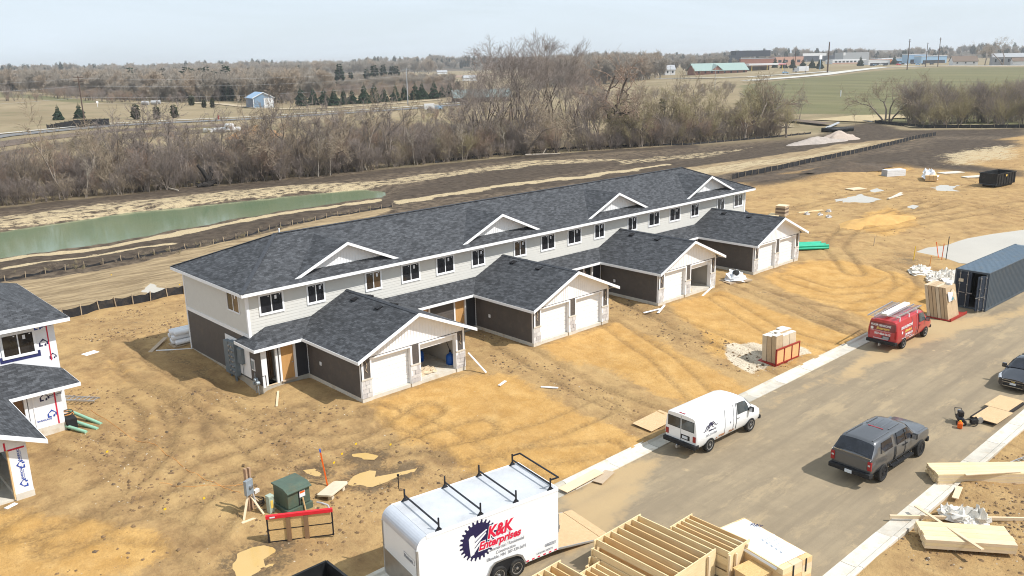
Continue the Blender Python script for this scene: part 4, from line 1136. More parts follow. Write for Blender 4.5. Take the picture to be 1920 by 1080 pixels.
  gp.prism([(gc - hw, fy, z0), (gc + hw, fy, z0), (gc + hw, fy, G_TOP - 0.12 - hw * sl2), (gc, fy, G_TOP - 0.12), (gc - hw, fy, G_TOP - 0.12 - hw * sl2)], (0, 0.16, 0))
  for i in range(-17, 18):
   x = gc + i * 0.21
   gp.box(x - 0.018, x + 0.018, fy - 0.018, fy, z0, G_TOP - 0.13 - abs(i * 0.21) * sl2)
  gp.build('gable_panel', M['white_trim'], t)
  # roof vents either side of the ridge
  for s in (-1, 1):
   for yv in (-2.05, -4.65):
    v = MB()
    x = gc + s * 0.52; z = G_TOP - 0.52 * sl2
    ang = math.atan(sl2)
    ux = Vector((math.cos(ang), 0, -s * math.sin(ang))); nz = Vector((s * math.sin(ang), 0, math.cos(ang)))
    c = Vector((x, yv, z))
    v.prism([c - ux * 0.2 - Vector((0, 0.18, 0)), c + ux * 0.2 - Vector((0, 0.18, 0)), c + ux * 0.2 + nz * (0.12 if s > 0 else 0.05) - Vector((0, 0.18, 0)), c - ux * 0.2 + nz * (0.05 if s > 0 else 0.12) - Vector((0, 0.18, 0))], (0, 0.36, 0))
    v.build('roof_vent', M['vent'], gr)
  bx = MB(); bx.box(gc - hw - 0.05, gc - hw - 0.012, -3.05, -2.87, 1.0, 1.22); bx.build('outlet_box', M['white_trim'], t)
  for xx in ((gc - 3.35), (gc + 3.33)):
   wr = MB(); pts = [Vector((xx, fy - 0.03, 2.25)), Vector((xx + 0.05, fy - 0.06, 2.0)), Vector((xx - 0.05, fy - 0.05, 1.75)), Vector((xx + 0.06, fy - 0.06, 1.6))]
   wr.path(pts, 0.012, 4); wr.build('lamp_wire', M['lumber_pale'], t)
 # vent pipe through the back slope
 vp = MB(); vp.tube((5.3, 5.2, 7.0), (5.3, 5.2, 7.75), 0.05, 0.05, 8); vp.build('vent_pipe', M['white_trim'], t)
 # white board behind the electric meters, meter stack, gas meter
 wb = MB(); wb.box(-0.05, -0.02, -0.15, 2.95, 0.25, 2.35); wb.build('meter_board', M['white_trim'], t)
 for y0, y1, z0, z1, d in ((2.05, 2.65, 0.05, 2.1, 0.28), (1.2, 1.95, 0.1, 2.2, 0.30), (0.5, 1.05, 1.0, 1.95, 0.2)):
  e = MB(); e.box(-0.06 - d, -0.052, y0, y1, z0, z1); me_ = e.build('meter_box', M['meter_grey'], t, bevel=0.015)
  if y0 < 2.4 and z0 < 0.5:
   for k in range(6):
    for q in range(2 if y0 == 1.2 else 0):
     g = MB(); g.lathe([(0.0, 0.10), (0.07, 0.09), (0.075, 0.0)], (-0.06 - d, y0 + 0.2 + q * 0.34, z0 + 0.3 + k * 0.31), (-1, 0, 0), 10)
     g.build('meter_dial', M['steel'], me_)
 cdt = MB(); cdt.tube((-0.16, 1.6, 0.1), (-0.16, 1.6, -0.8), 0.06); cdt.tube((-0.16, 1.75, 0.1), (-0.16, 1.75, -0.8), 0.05); cdt.tube((-0.14, 2.35, 0.1), (-0.14, 2.3, -0.7), 0.06); cdt.tube((-0.12, 0.7, 1.0), (-0.12, 0.7, 0.2), 0.02)
 cdt.build('conduit', M['meter_grey'], t)
 hv = MB(); hv.box(-0.06, -0.02, -0.72, -0.3, 0.85, 1.55); hv.build('wall_panel', M['white_trim'], t)
 hv2 = MB(); hv2.box(-0.09, -0.061, -0.66, -0.36, 0.95, 1.45); hv2.build('wall_box', M['galv'], t)
 gm = MB()
 for y0, z0 in ((-1.0, 0.45), (-1.22, 0.3), (-0.85, 0.2)):
  gm.lathe([(0.0, -0.12), (0.11, -0.1), (0.11, 0.1), (0.0, 0.12)], (-0.2, y0, z0), (1, 0, 0), 10)
 gm.tube((-0.18, -0.9, -0.4), (-0.18, -0.9, 0.85), 0.03); gm.tube((-0.18, -1.2, -0.4), (-0.18, -1.2, 0.5), 0.03)
 gm.build('gas_meter', M['galv'], t)
 return t
HOUSE = long_house()
def logo(parent, c, ud, up, nrm, size, mt='logo_blue', words='BARRICADE', tsize=0.11, wordrot=True):
 """printed house emblem of the sheathing wrap with its name beside it"""
 c, ud, up, nrm = Vector(c), Vector(ud), Vector(up), Vector(nrm)
 S = size
 mb = MB()
 def P(a, b): return c + ud * (a * S) + up * (b * S) + nrm * 0.004
 def poly(pts): mb.prism([P(a, b) for a, b in pts], nrm * 0.003)
 poly([(-0.62, -0.16), (-0.40, -0.16), (-0.40, 0.46), (-0.62, 0.36)]); poly([(-0.62, 0.36), (-0.40, 0.46), (0.0, 0.70), (0.0, 0.98)]); poly([(0.0, 0.98), (0.0, 0.70), (0.40, 0.46), (0.62, 0.36)])
 poly([(0.40, 0.02), (0.62, 0.02), (0.62, 0.36), (0.40, 0.46)]); poly([(-0.40, -0.16), (-0.12, -0.16), (-0.12, 0.04), (-0.40, 0.04)]); poly([(0.10, -0.16), (0.34, -0.16), (0.34, 0.24), (0.10, 0.10)])
 o = mb.build('printed_emblem', M[mt], parent)
 if words:
  Mx = Matrix((ud, up, nrm)).transposed()
  tx = text('printed_word', words, tsize, M[mt], parent, c + ud * (S * 0.62) + up * (S * 0.3) + nrm * 0.004, Mx.to_euler(), bold=0.004, depth=0.002)
  tx2 = text('printed_word', 'BUILDING WRAP', tsize * 0.5, M['logo_blue'], parent, c + ud * (S * 0.62) + up * (S * 0.08) + nrm * 0.004, Mx.to_euler(), depth=0.002)
 return o
def wrap_house():
 t = thing('townhouse', 'unfinished townhouse in white printed housewrap with red tape, at the left edge', 'house')
 XE = -8.80; WX = -9.40; WY = 2.35; E_Y = 1.55
 LX = -34.0
 sl = 0.41
 r = MB()
 A, B, C_, D = (XE, E_Y, 5.62), (XE, E_Y + 10.1, 5.62), (LX, E_Y + 10.1, 5.62), (LX, E_Y, 5.62)
 E = (XE - 4.9, E_Y + 5.05, 7.69); F = (LX, E_Y + 5.05, 7.69)
 for P in ([D, A, E, F], [A, B, E], [B, C_, F, E]): r.face(P)
 r.face([(XE, E_Y, 5.44), (LX, E_Y, 5.44), (LX, E_Y + 10.1, 5.44), (XE, E_Y + 10.1, 5.44)], 1)
 roof = r.build('roof', [M['shingle'], M['white_trim']], t)
 f = MB(); f.box(LX, XE + 0.02, E_Y - 0.02, E_Y + 0.012, 5.42, 5.605); f.box(XE - 0.012, XE + 0.02, E_Y + 0.012, E_Y + 10.1, 5.42, 5.605); f.build('fascia', M['white_trim'], t)
 w = MB(); w.box(LX, WX, WY, WY + 8.5, 0.15, 5.43); w.build('wall', M['housewrap'], t)
 fo = MB(); fo.box(LX, WX + 0.02, WY - 0.02, WY + 8.5, -0.9, 0.149); fo.build('foundation', M['concrete'], t)
 # upper window with its navy flashing
 def flash(x0, x1, z0):
  g = MB(); g.box(x0 - 0.12, x1 + 0.14, WY - 0.012, WY - 0.002, z0 - 0.18, z0 - 0.02); g.box(x0 - 0.12, x0, WY - 0.012, WY - 0.002, z0 - 0.02, z0 + 0.14); g.box(x1, x1 + 0.14, WY - 0.012, WY - 0.002, z0 - 0.02, z0 + 0.14); g.build('flashing', M['navy_tape'], t)
 window(t, (-11.15, WY - 0.002, 3.85), (1, 0, 0), (0, -1, 0), 1.62, 1.34, sticker=True); flash(-11.96, -10.34, 3.85)
 window(t, (-14.4, WY - 0.002, 3.85), (1, 0, 0), (0, -1, 0), 1.4, 1.34, sticker=True); flash(-15.1, -13.7, 3.85)
 tp = MB(); tp.box(-9.78, -9.72, WY - 0.01, WY - 0.002, 3.3, 5.42); tp.build('red_seam_tape', M['red_tape'], t)
 logo(t, (-10.12, WY, 5.12), (1, 0, 0), (0, 0, 1), (0, -1, 0), 0.34, tsize=0.11)
 logo(t, (-10.0, WY, 4.2), (1, 0, 0), (0, 0, 1), (0, -1, 0), 0.36, mt='logo_navy', words='')
 logo(t, (-9.66, WY, 3.42), (1, 0, 0), (0, 0, 1), (0, -1, 0), 0.28, mt='logo_navy', words='')
 # porch
 PE_X, PE_Y, PW_X, PW_Y = -9.17, 0.0, -10.02, 0.55
 zt = 2.556 + 0.44 * (WY - PE_Y)
 p = MB()
 roof_slab(p, [(PE_X, PE_Y, 2.556), (PE_X - 2.35, WY, zt), (-17, WY, zt), (-17, PE_Y, 2.556)])
 roof_slab(p, [(PE_X, PE_Y, 2.556), (PE_X, WY + 0.45, 2.556), (WX, WY + 0.25, 2.8), (PE_X - 2.35, WY, zt)])
 p.build('porch_roof', M['shingle'], t)
 pf = MB(); pf.box(-12.5, PE_X + 0.02, PE_Y - 0.025, PE_Y + 0.012, 2.366, 2.546); pf.box(PE_X - 0.012, PE_X + 0.022, PE_Y + 0.012, WY + 0.45, 2.366, 2.546); pf.box(-12.5, PE_X, PE_Y + 0.02, PW_Y, 2.36, 2.38); pf.build('porch_fascia', M['white_trim'], t)
 pw = MB(); pw.box(-11.55, PW_X, PW_Y, WY, 0.45, 2.55); pw.build('porch_wall', M['housewrap'], t)
 pf2 = MB(); pf2.box(-11.56, PW_X + 0.015, PW_Y - 0.015, WY, -0.9, 0.449); pf2.build('porch_foundation', M['concrete_pale'], t)
 dk = MB(); dk.box(-13.0, -11.75, PW_Y + 0.1, PW_Y + 0.2, 0.1, 2.5); dk.build('open_doorway', M['stud_brown'], t)
 jb = MB(); jb.box(-11.74, -11.6, PW_Y - 0.05, PW_Y + 0.1, 0.1, 2.5); jb.box(-11.35, -11.28, PW_Y - 0.03, PW_Y - 0.002, 0.46, 2.5); jb.build('door_jamb', M['white_trim'], t)
 tp = MB(); tp.box(-10.34, -10.27, PW_Y - 0.012, PW_Y - 0.002, 0.46, 2.5); tp.build('red_seam_tape', M['red_tape'], t)
 logo(t, (-10.78, PW_Y, 1.9), (1, 0, 0), (0, 0, 1), (0, -1, 0), 0.36, mt='logo_navy', tsize=0.11)
 logo(t, (-10.55, PW_Y, 0.95), (1, 0, 0), (0, 0, 1), (0, -1, 0), 0.36, mt='logo_blue', words='')
 text('printed_word', 'BARRICADE', 0.13, M['logo_blue'], t, (-11.28, PW_Y - 0.003, 0.78), (R(90), 0, 0), bold=0.004, depth=0.002)
 logo(t, (PW_X, 1.0, 1.75), (0, 1, 0), (0, 0, 1), (1, 0, 0), 0.4, mt='logo_navy', words='')
 # garage
 gx1, gy = -13.15, -5.75
 g = MB()
 g.box(gx1 - 0.14, gx1, gy, PW_Y + 1.5, 0.2, 2.55); g.box(gx1 - 0.72, gx1 - 0.141, gy, gy + 0.14, 0.2, 2.55); g.box(-20.3, gx1 - 0.721, gy, gy + 0.14, 2.3, 2.55)
 g.build('garage_wall', M['housewrap'], t)
 f2 = MB(); f2.box(gx1 - 0.73, gx1 + 0.02, gy - 0.02, PW_Y, -0.9, 0.199); f2.box(-20.3, gx1 - 0.731, gy + 0.05, PW_Y, -0.9, -0.02); f2.build('garage_slab', M['concrete_pale'], t)
 hr = 4.185; gc = -12.45 - hr
 rf = MB()
 zt2 = G_TOP
 for s in (-1, 1):
  roof_slab(rf, [(gc + s * hr, -6.38, G_EAVE), (gc, -6.38, zt2), (gc, WY, zt2), (gc + s * hr, WY, G_EAVE)], 0.11)
 gr = rf.build('garage_roof', M['shingle'], t)
 k = MB()
 for s in (-1, 1): k.frame_box((gc, -6.41, zt2 - 0.195), (s * (hr + 0.02), 0, G_EAVE - zt2), (0, 0.035, 0), (0, 0, 0.205))
 k.box(gc + hr, gc + hr + 0.03, -6.37, PE_Y - 0.03, G_EAVE - 0.19, G_EAVE - 0.012)
 k.build('rake_board', M['white_trim'], gr)
 gp = MB(); gp.prism([(gc - 3.6, gy, 2.55), (gx1, gy, 2.55), (gx1, gy, 2.68), (gc, gy, zt2 - 0.12), (gc - 3.6, gy, 2.68)], (0, 0.14, 0)); gp.build('gable_panel', M['housewrap'], t)
 jb = MB(); jb.box(gx1 - 0.78, gx1 - 0.72, gy - 0.02, gy + 0.16, -0.02, 2.3); jb.build('garage_jamb', M['lumber_warm'], t)
 tp = MB(); tp.box(gx1 - 0.75, gx1 - 0.08, gy - 0.01, gy - 0.002, 2.24, 2.32); tp.box(gx1 - 0.85, gx1 - 0.78, gy - 0.01, gy - 0.002, 2.3, 2.66); tp.build('red_seam_tape', M['red_tape'], t)
 # emblems printed sideways up the pier
 for z in (1.5, 0.62):
  logo(t, (gx1 - 0.22, gy, z), (0, 0, 1), (-1, 0, 0), (0, -1, 0), 0.30, tsize=0.12)
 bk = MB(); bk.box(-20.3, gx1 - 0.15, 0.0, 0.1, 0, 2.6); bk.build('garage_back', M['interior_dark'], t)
 return t
WRAP = wrap_house()
# ================================================================ vegetation
def bark_mat(name, a, b, rough=0.9):
 t = NT(name)
 c = t.mix(t.rng(t.noise(1.2, 4, 0.6), 0.3, 0.7), a, b)
 oi = t.n.new('ShaderNodeObjectInfo')
 c = t.mix(t.math('MULTIPLY', oi.outputs['Random'], 0.5), c, tuple((x + y) * 0.35 for x, y in zip(a, b)))
 return t.done(c, rough, 0, 0.1)
M['bark_dark'] = bark_mat('bark_dark', (0.085, 0.066, 0.054), (0.16, 0.125, 0.10))
M['bark_grey'] = bark_mat('bark_grey', (0.21, 0.175, 0.145), (0.34, 0.28, 0.23))
M['bark_pale'] = bark_mat('bark_pale', (0.34, 0.29, 0.23), (0.48, 0.42, 0.34))
M['twig_tan'] = bark_mat('twig_tan', (0.285, 0.225, 0.16), (0.39, 0.315, 0.23))
M['twig_grey'] = bark_mat('twig_grey', (0.225, 0.185, 0.16), (0.325, 0.27, 0.235))
M['twig_olive'] = bark_mat('twig_olive', (0.30, 0.25, 0.14), (0.42, 0.355, 0.21))
M['twig_rust'] = bark_mat('twig_rust', (0.29, 0.20, 0.15), (0.39, 0.285, 0.21))
M['spruce'] = bark_mat('spruce', (0.022, 0.046, 0.026), (0.05, 0.085, 0.042))
M['cedar'] = bark_mat('cedar', (0.05, 0.062, 0.026), (0.095, 0.105, 0.045))
M['far_bare'] = bark_mat('far_bare', (0.31, 0.268, 0.222), (0.43, 0.375, 0.31))
M['far_rust'] = bark_mat('far_rust', (0.35, 0.275, 0.205), (0.46, 0.37, 0.28))
M['dry_weed'] = bark_mat('dry_weed', (0.40, 0.31, 0.19), (0.52, 0.42, 0.27))
class Twigs:
 """collects tapered branches and bakes them into one mesh; index 0 = bark, 1 = twigs"""
 def __init__(s): s.p0, s.p1, s.r0, s.r1, s.k = [], [], [], [], []
 def seg(s, a, b, ra, rb):
  s.p0.append(a); s.p1.append(b); s.r0.append(ra); s.r1.append(rb)
 def mesh(s, name, mats, thr):
  P0, P1 = np.array(s.p0), np.array(s.p1); r0, r1 = np.array(s.r0), np.array(s.r1)
  d = P1 - P0; d /= np.linalg.norm(d, axis=1)[:, None] + 1e-9
  ref = np.where(np.abs(d[:, 2:3]) < 0.9, np.array([[0, 0, 1.0]]), np.array([[1.0, 0, 0]]))
  a = np.cross(d, ref); a /= np.linalg.norm(a, axis=1)[:, None]; b = np.cross(d, a)
  V, F, mi, base = [], [], [], 0
  for n, sel in ((5, r0 >= thr), (3, r0 < thr)):
   if not sel.any(): continue
   k = sel.sum(); ring = []
   for pp, rr in ((P0, r0), (P1, r1)):
    for i in range(n):
     t = 2 * math.pi * i / n
     ring.append(pp[sel] + (a[sel] * math.cos(t) + b[sel] * math.sin(t)) * rr[sel][:, None])
   V.append(np.stack(ring, 1).reshape(-1, 3))
   o = base + np.arange(k)[:, None] * (2 * n)
   for i in range(n):
    j = (i + 1) % n
    F.append(np.concatenate([o + i, o + j, o + n + j, o + n + i], 1)); mi.append(np.full(k, 0 if n == 5 else 1))
   base += k * 2 * n
  V = np.concatenate(V); F = np.concatenate(F); mi = np.concatenate(mi)
  me = bpy.data.meshes.new(name)
  me.vertices.add(len(V)); me.vertices.foreach_set('co', V.astype(np.float32).ravel())
  me.loops.add(F.size); me.polygons.add(len(F))
  me.loops.foreach_set('vertex_index', F.astype(np.int32).ravel())
  me.polygons.foreach_set('loop_start', np.arange(0, F.size, 4, dtype=np.int32)); me.polygons.foreach_set('loop_total', np.full(len(F), 4, np.int32))
  for m in mats: me.materials.append(m)
  me.polygons.foreach_set('material_index', mi.astype(np.int32))
  me.update(calc_edges=True)
  return me
def grow(tw, rnd, p, d, L, r, depth, P):
 """one limb: a wandering run of segments that throws side branches"""
 n = max(2, int(P['nseg'] * (0.6 + 0.4 * rnd.random()))) if depth < P['levels'] else 2
 p = np.array(p); d = np.array(d)
 taper = P.get('taper', 0.55)
 for i in range(n):
  w = P['wander'] * (1 + depth * 0.25)
  d = d + np.array([rnd.gauss(0, w), rnd.gauss(0, w), rnd.gauss(0, w) + P['up'] * (0.16 if depth else 0.05)])
  d /= np.linalg.norm(d)
  q = p + d * (L / n)
  ra = r * (1 - (1 - taper) * i / n); rb = r * (1 - (1 - taper) * (i + 1) / n)
  tw.seg(p, q, max(ra, P.get('rmin', 0.009)), max(rb, P.get('rmin', 0.009) * 0.8))
  p = q
  if depth < P['levels'] and i >= (P['bare'] if depth == 0 else P.get('bare2', 0)) * n:
   for k in range(P['kids'][min(depth, len(P['kids']) - 1)]):
    ang = math.radians(rnd.uniform(*P['angle'])); az = rnd.uniform(0, 2 * math.pi)
    o = np.cross(d, (0.3, 0.5, 0.8)); o /= np.linalg.norm(o); o2 = np.cross(d, o)
    cd = d * math.cos(ang) + (o * math.cos(az) + o2 * math.sin(az)) * math.sin(ang)
    grow(tw, rnd, p - d * (L / n) * rnd.random() * 0.7, cd, L * rnd.uniform(*P['len']), rb * rnd.uniform(0.5, 0.75), depth + 1, P)
 return p, d
def tree_mesh(name, seed, h, r, P, mats, stems=1, spread=0.0, thr=0.07):
 rnd = random.Random(seed); tw = Twigs()
 for s in range(stems):
  a = rnd.uniform(0, 6.28); d = (spread * math.cos(a), spread * math.sin(a), 1.0)
  grow(tw, rnd, (rnd.gauss(0, 0.15 * (stems > 1)), rnd.gauss(0, 0.15 * (stems > 1)), -0.3), d, h * rnd.uniform(0.75, 1.0) * P['trunk'], r, 0, P)
 # rescale so that the crown top stands at h
 z = max(p[2] for p in tw.p1); k = h / z
 tw.p0 = [np.array(p) * k for p in tw.p0]; tw.p1 = [np.array(p) * k for p in tw.p1]
 return tw.mesh(name, mats, thr)
TALL = dict(levels=4, nseg=7, wander=0.075, up=0.30, bare=0.34, bare2=0.38, kids=(1, 2, 2, 2), angle=(22, 46), len=(0.46, 0.66), trunk=0.95, taper=0.42, rmin=0.021)
OAK = dict(levels=4, nseg=5, wander=0.20, up=0.12, bare=0.40, bare2=0.25, kids=(3, 2, 2, 2), angle=(38, 75), len=(0.5, 0.78), trunk=0.62, taper=0.6, rmin=0.021)
SLIM = dict(levels=3, nseg=6, wander=0.10, up=0.40, bare=0.30, kids=(2, 2, 2), angle=(25, 55), len=(0.28, 0.5), trunk=0.85, taper=0.4, rmin=0.014)
BUSH = dict(levels=3, nseg=5, wander=0.12, up=0.38, bare=0.2, bare2=0.2, kids=(2, 2, 2), angle=(14, 42), len=(0.42, 0.66), trunk=0.85, taper=0.4)
TREE = {}
for i in range(4): TREE['tall%d' % i] = tree_mesh('tall_bare_tree', 11 + i, 25.0, 0.27, TALL, [M['bark_dark'], M['twig_grey']], stems=(3, 4, 3, 4)[i], spread=0.24, thr=0.09)
for i in range(2): TREE['oak%d' % i] = tree_mesh('spreading_bare_tree', 31 + i, 17.0, 0.62, OAK, [M['bark_dark'], M['twig_rust']], thr=0.09)
for i in range(4): TREE['slim%d' % i] = tree_mesh('slim_bare_tree', 51 + i, 9.0, 0.085, SLIM, [M['bark_grey'], M['twig_grey' if i % 2 else 'twig_tan']], stems=1 + (i % 2), spread=0.16, thr=0.035)
for i in range(2): TREE['pale%d' % i] = tree_mesh('pale_bare_tree', 71 + i, 9.0, 0.11, SLIM, [M['bark_pale'], M['bark_pale']], stems=1, spread=0.15, thr=0.04)
BUSHMATS = [('bark_grey', 'twig_grey'), ('bark_grey', 'twig_tan'), ('bark_dark', 'twig_grey'), ('bark_grey', 'twig_olive'), ('bark_dark', 'twig_rust')]
for i in range(5): TREE['bush%d' % i] = tree_mesh('bare_shrub', 91 + i, 5.0, 0.05, BUSH, [M[k] for k in BUSHMATS[i]], stems=6, spread=0.26, thr=0.03)
for i in range(2): TREE['dome%d' % i] = tree_mesh('round_bare_tree', 131 + i, 9.0, 0.2, dict(OAK, levels=4, up=0.3, kids=(2, 2, 2, 2), angle=(25, 60), rmin=0.017), [M['bark_grey'], M['twig_olive' if i else 'twig_tan']], stems=2, spread=0.3, thr=0.06)
def conifer_mesh(name, seed, h, w, m, trunkm, tiers=15, round_=False):
 rnd = random.Random(seed); mb = MB()
 mb.tube((0, 0, -0.3), (0, 0, h * 0.9), h * 0.022, h * 0.006, 6, 1)
 for t in range(tiers):
  f = t / (tiers - 1)
  z = h * (0.05 + 0.93 * f)
  rad = w * (math.sqrt(max(0.02, 1 - (2 * f - 0.75) ** 2 / 1.6)) if round_ else (1 - f) ** 0.85 + 0.04) * rnd.uniform(0.85, 1.1)
  rad *= rnd.uniform(0.8, 1.15); n = max(5, int(15 * (1 - f) + 4))
  for k in range(n):
   a = 2 * math.pi * (k + rnd.random()) / n
   L = rad * rnd.uniform(0.7, 1.12); dz = -L * rnd.uniform(0.05, 0.35) if not round_ else L * rnd.uniform(-0.1, 0.45)
   c, s = math.cos(a), math.sin(a); wd = max(0.12, L * 0.27)
   base = Vector((0, 0, z + L * 0.12)); tip = Vector((c * L, s * L, z + dz)); mid = base.lerp(tip, 0.62) + Vector((0, 0, 0.05))
   sd = Vector((-s, c, 0)) * wd
   mb.face([base, mid - sd, tip, mid + sd]); 
   mb.face([base, mid - sd * 0.2 - Vector((0, 0, wd * 0.8)), tip, mid + sd * 0.2 + Vector((0, 0, wd * 0.7))])
 return mb.data(name, [m, trunkm], uv=False)
for i in range(3): TREE['spruce%d' % i] = conifer_mesh('spruce_tree', 200 + i, 8.0, 3.1, M['spruce'], M['bark_dark'], 17)
for i in range(2): TREE['pine%d' % i] = conifer_mesh('pine_tree', 210 + i, 14.0, 3.4, M['spruce'], M['bark_dark'], 15, True)
for i in range(2): TREE['cedar%d' % i] = conifer_mesh('cedar_tree', 220 + i, 5.0, 1.7, M['cedar'], M['bark_dark'], 14, True)
def plant(kind, x, y, s=1.0, label=None, cat='tree', group=None, name=None, rz=None, sz=None, lean=0.0, dz=0.0):
 o = bpy.data.objects.new(name or TREE[kind].name, TREE[kind]); COL.objects.link(o)
 o.location = (x, y, gzs(x, y) - 0.05 + dz)
 o.rotation_euler = (lean, 0, random.uniform(0, 6.28) if rz is None else rz)
 k = sz if sz else s * random.uniform(0.92, 1.1)
 o.scale = (s, s, k)
 return tag(o, label, cat, group)
# prototypes for the masses live in a collection that is linked to nothing
def scatter_mass(name, kinds, pts, smin, smax, label=None, zscale=1.0):
 """one object: each point of the mesh carries a shrub of the thicket"""
 lib = bpy.data.collections.new(name + '_kinds')
 for i, k in enumerate(kinds):
  o = bpy.data.objects.new('%s_%d' % (TREE[k].name, i), TREE[k]); lib.objects.link(o)
 me = bpy.data.meshes.new(name)
 me.from_pydata([(x, y, gzs(x, y) - 0.05) for x, y in pts], [], [])
 o = bpy.data.objects.new(name, me); COL.objects.link(o)
 ng = bpy.data.node_groups.new(name, 'GeometryNodeTree')
 ng.interface.new_socket('Geometry', in_out='INPUT', socket_type='NodeSocketGeometry')
 ng.interface.new_socket('Geometry', in_out='OUTPUT', socket_type='NodeSocketGeometry')
 N, L = ng.nodes, ng.links
 gi, go = N.new('NodeGroupInput'), N.new('NodeGroupOutput')
 ip = N.new('GeometryNodeInstanceOnPoints'); ci = N.new('GeometryNodeCollectionInfo')
 ci.inputs['Collection'].default_value = lib; ci.inputs['Separate Children'].default_value = True; ci.inputs['Reset Children'].default_value = True
 rv = N.new('FunctionNodeRandomValue'); rv.data_type = 'FLOAT_VECTOR'
 rv.inputs['Min'].default_value = (-0.08, -0.08, 0); rv.inputs['Max'].default_value = (0.08, 0.08, 6.283)
 rs = N.new('FunctionNodeRandomValue'); rs.data_type = 'FLOAT'
 fl = [i for i in rs.inputs if i.type == 'VALUE']
 fl[0].default_value = smin; fl[1].default_value = smax; rs.inputs['Seed'].default_value = 3
 cv = N.new('ShaderNodeCombineXYZ'); mz = N.new('ShaderNodeMath'); mz.operation = 'MULTIPLY'; mz.inputs[1].default_value = zscale
 rsv = [q for q in rs.outputs if q.type == 'VALUE'][0]
 L.new(rsv, cv.inputs[0]); L.new(rsv, cv.inputs[1]); L.new(rsv, mz.inputs[0]); L.new(mz.outputs[0], cv.inputs[2])
 L.new(gi.outputs[0], ip.inputs['Points']); L.new(ci.outputs[0], ip.inputs['Instance']); ip.inputs['Pick Instance'].default_value = True
 L.new([q for q in rv.outputs if q.type == 'VECTOR'][0], ip.inputs['Rotation']); L.new(cv.outputs[0], ip.inputs['Scale'])
 L.new(ip.outputs['Instances'], go.inputs[0])
 md = o.modifiers.new('scatter', 'NODES'); md.node_group = ng
 tag(o, label, None, None, 'stuff')
 return o
def fill(poly, step, jitter=0.5, keep=1.0, clumpy=0.0):
 P = np.array(poly); out = []
 xs = np.arange(P[:, 0].min(), P[:, 0].max(), step); ys = np.arange(P[:, 1].min(), P[:, 1].max(), step)
 X, Y = np.meshgrid(xs, ys); X = X.ravel() + RNG.uniform(-jitter, jitter, X.size) * step; Y = Y.ravel() + RNG.uniform(-jitter, jitter, Y.size) * step
 k = (poly_sd(X, Y, poly, 1.0) > 0) & (RNG.random(X.size) < keep)
 if clumpy: k &= (fbm(X, Y, clumpy, 3) + 0.5) > 0.42
 return list(zip(X[k].tolist(), Y[k].tolist()))
# ---- the brush belt behind the pond
FRONT = [(-45, 103), (7.5, 94.0), (29, 91.5), (54, 86.0), (77, 86.0), (101, 81.5), (131, 71.0), (158, 65.5), (168, 62.5)]
def front_y(x): return float(np.interp(x, [p[0] for p in FRONT], [p[1] for p in FRONT]))
belt = [(x, y) for x, y in FRONT] + [(172, 66), (172, 78), (150, 92), (131, 100), (101, 112), (77, 116), (54, 112), (29, 112), (7, 113), (-45, 122)]
pts = fill(belt, 1.75, 0.6, 0.86, clumpy=9.0)
lo = [p for p in pts if p[0] < 60]; hi = [p for p in pts if p[0] >= 60]
scatter_mass('brush_thicket', ['bush0', 'bush1', 'bush2', 'bush4'], [p for p in lo if random.random() < 0.75], 0.7, 1.4, zscale=1.15)
scatter_mass('brush_thicket', ['bush0', 'bush1', 'bush2', 'bush3', 'bush4'], [p for p in hi if random.random() < 0.9], 0.75, 1.35, zscale=1.1)
edge = [(x, front_y(x) + random.uniform(0.2, 3.0)) for x in np.arange(-40, 168, 0.55)]
scatter_mass('brush_edge', ['bush0', 'bush2', 'bush1'], edge, 0.35, 0.95)
def where_belt(x):
 return ('above the pond left' if x < 18 else 'behind the pond middle' if x < 45 else 'past the pond end' if x < 75 else 'below the tall trees' if x < 112 else 'right of the gnarled trees')
ORD = {}
def nth(key):
 ORD[key] = ORD.get(key, 0) + 1; n = ORD[key]
 return {1: 'first', 2: 'second', 3: 'third'}.get(n, '%d%s' % (n, 'th' if 10 < n % 100 < 14 else {1: 'st', 2: 'nd', 3: 'rd'}.get(n % 10, 'th')))
# slim trees that stand out of the brush
rr = random.Random(5)
for i in range(104):
 x = -30 + 200 * (i + rr.random()) / 104
 y = front_y(x) + rr.uniform(0.6, 9.0)
 k = rr.choice(['slim0', 'slim1', 'slim2', 'slim3', 'slim1', 'dome0'] if x < 120 else ['slim0', 'slim2', 'dome1', 'dome0', 'slim3'])
 s = rr.uniform(0.9, 1.8) * (1.0 if k[0] == 's' else 0.95)
 kd = {'s': 'slim', 'd': 'bushy'}[k[0]]
 plant(k, x, y, s, '%s %s bare tree from left in the brush %s' % (nth(kd + where_belt(x)), kd, where_belt(x)), 'tree', 'bare trees in the brush ' + where_belt(x))
PALE = sorted([(31.5,101.5),(19.4,93.8),(55.2,82.5),(57.6,84.8),(65.3,84.4),(76.0,86.0),(80.5,86.9),(86.3,79.4),(126.2,75.7),(37.7,98.9),(97.5,84.4),(89.1,86.0)])
for i, (x, y) in enumerate(PALE):
 x0, y0 = x, max(y, front_y(x) + 0.3)
 plant('pale%d' % (i % 2), x0, y0, rr.uniform(0.65, 1.1), 'pale barked bare tree, %s from left at the brush edge %s' % (nth('p' + where_belt(x0)), where_belt(x0)), 'tree', 'pale bare trees at the edge of the brush ' + where_belt(x0), lean=rr.uniform(-0.15, 0.15))
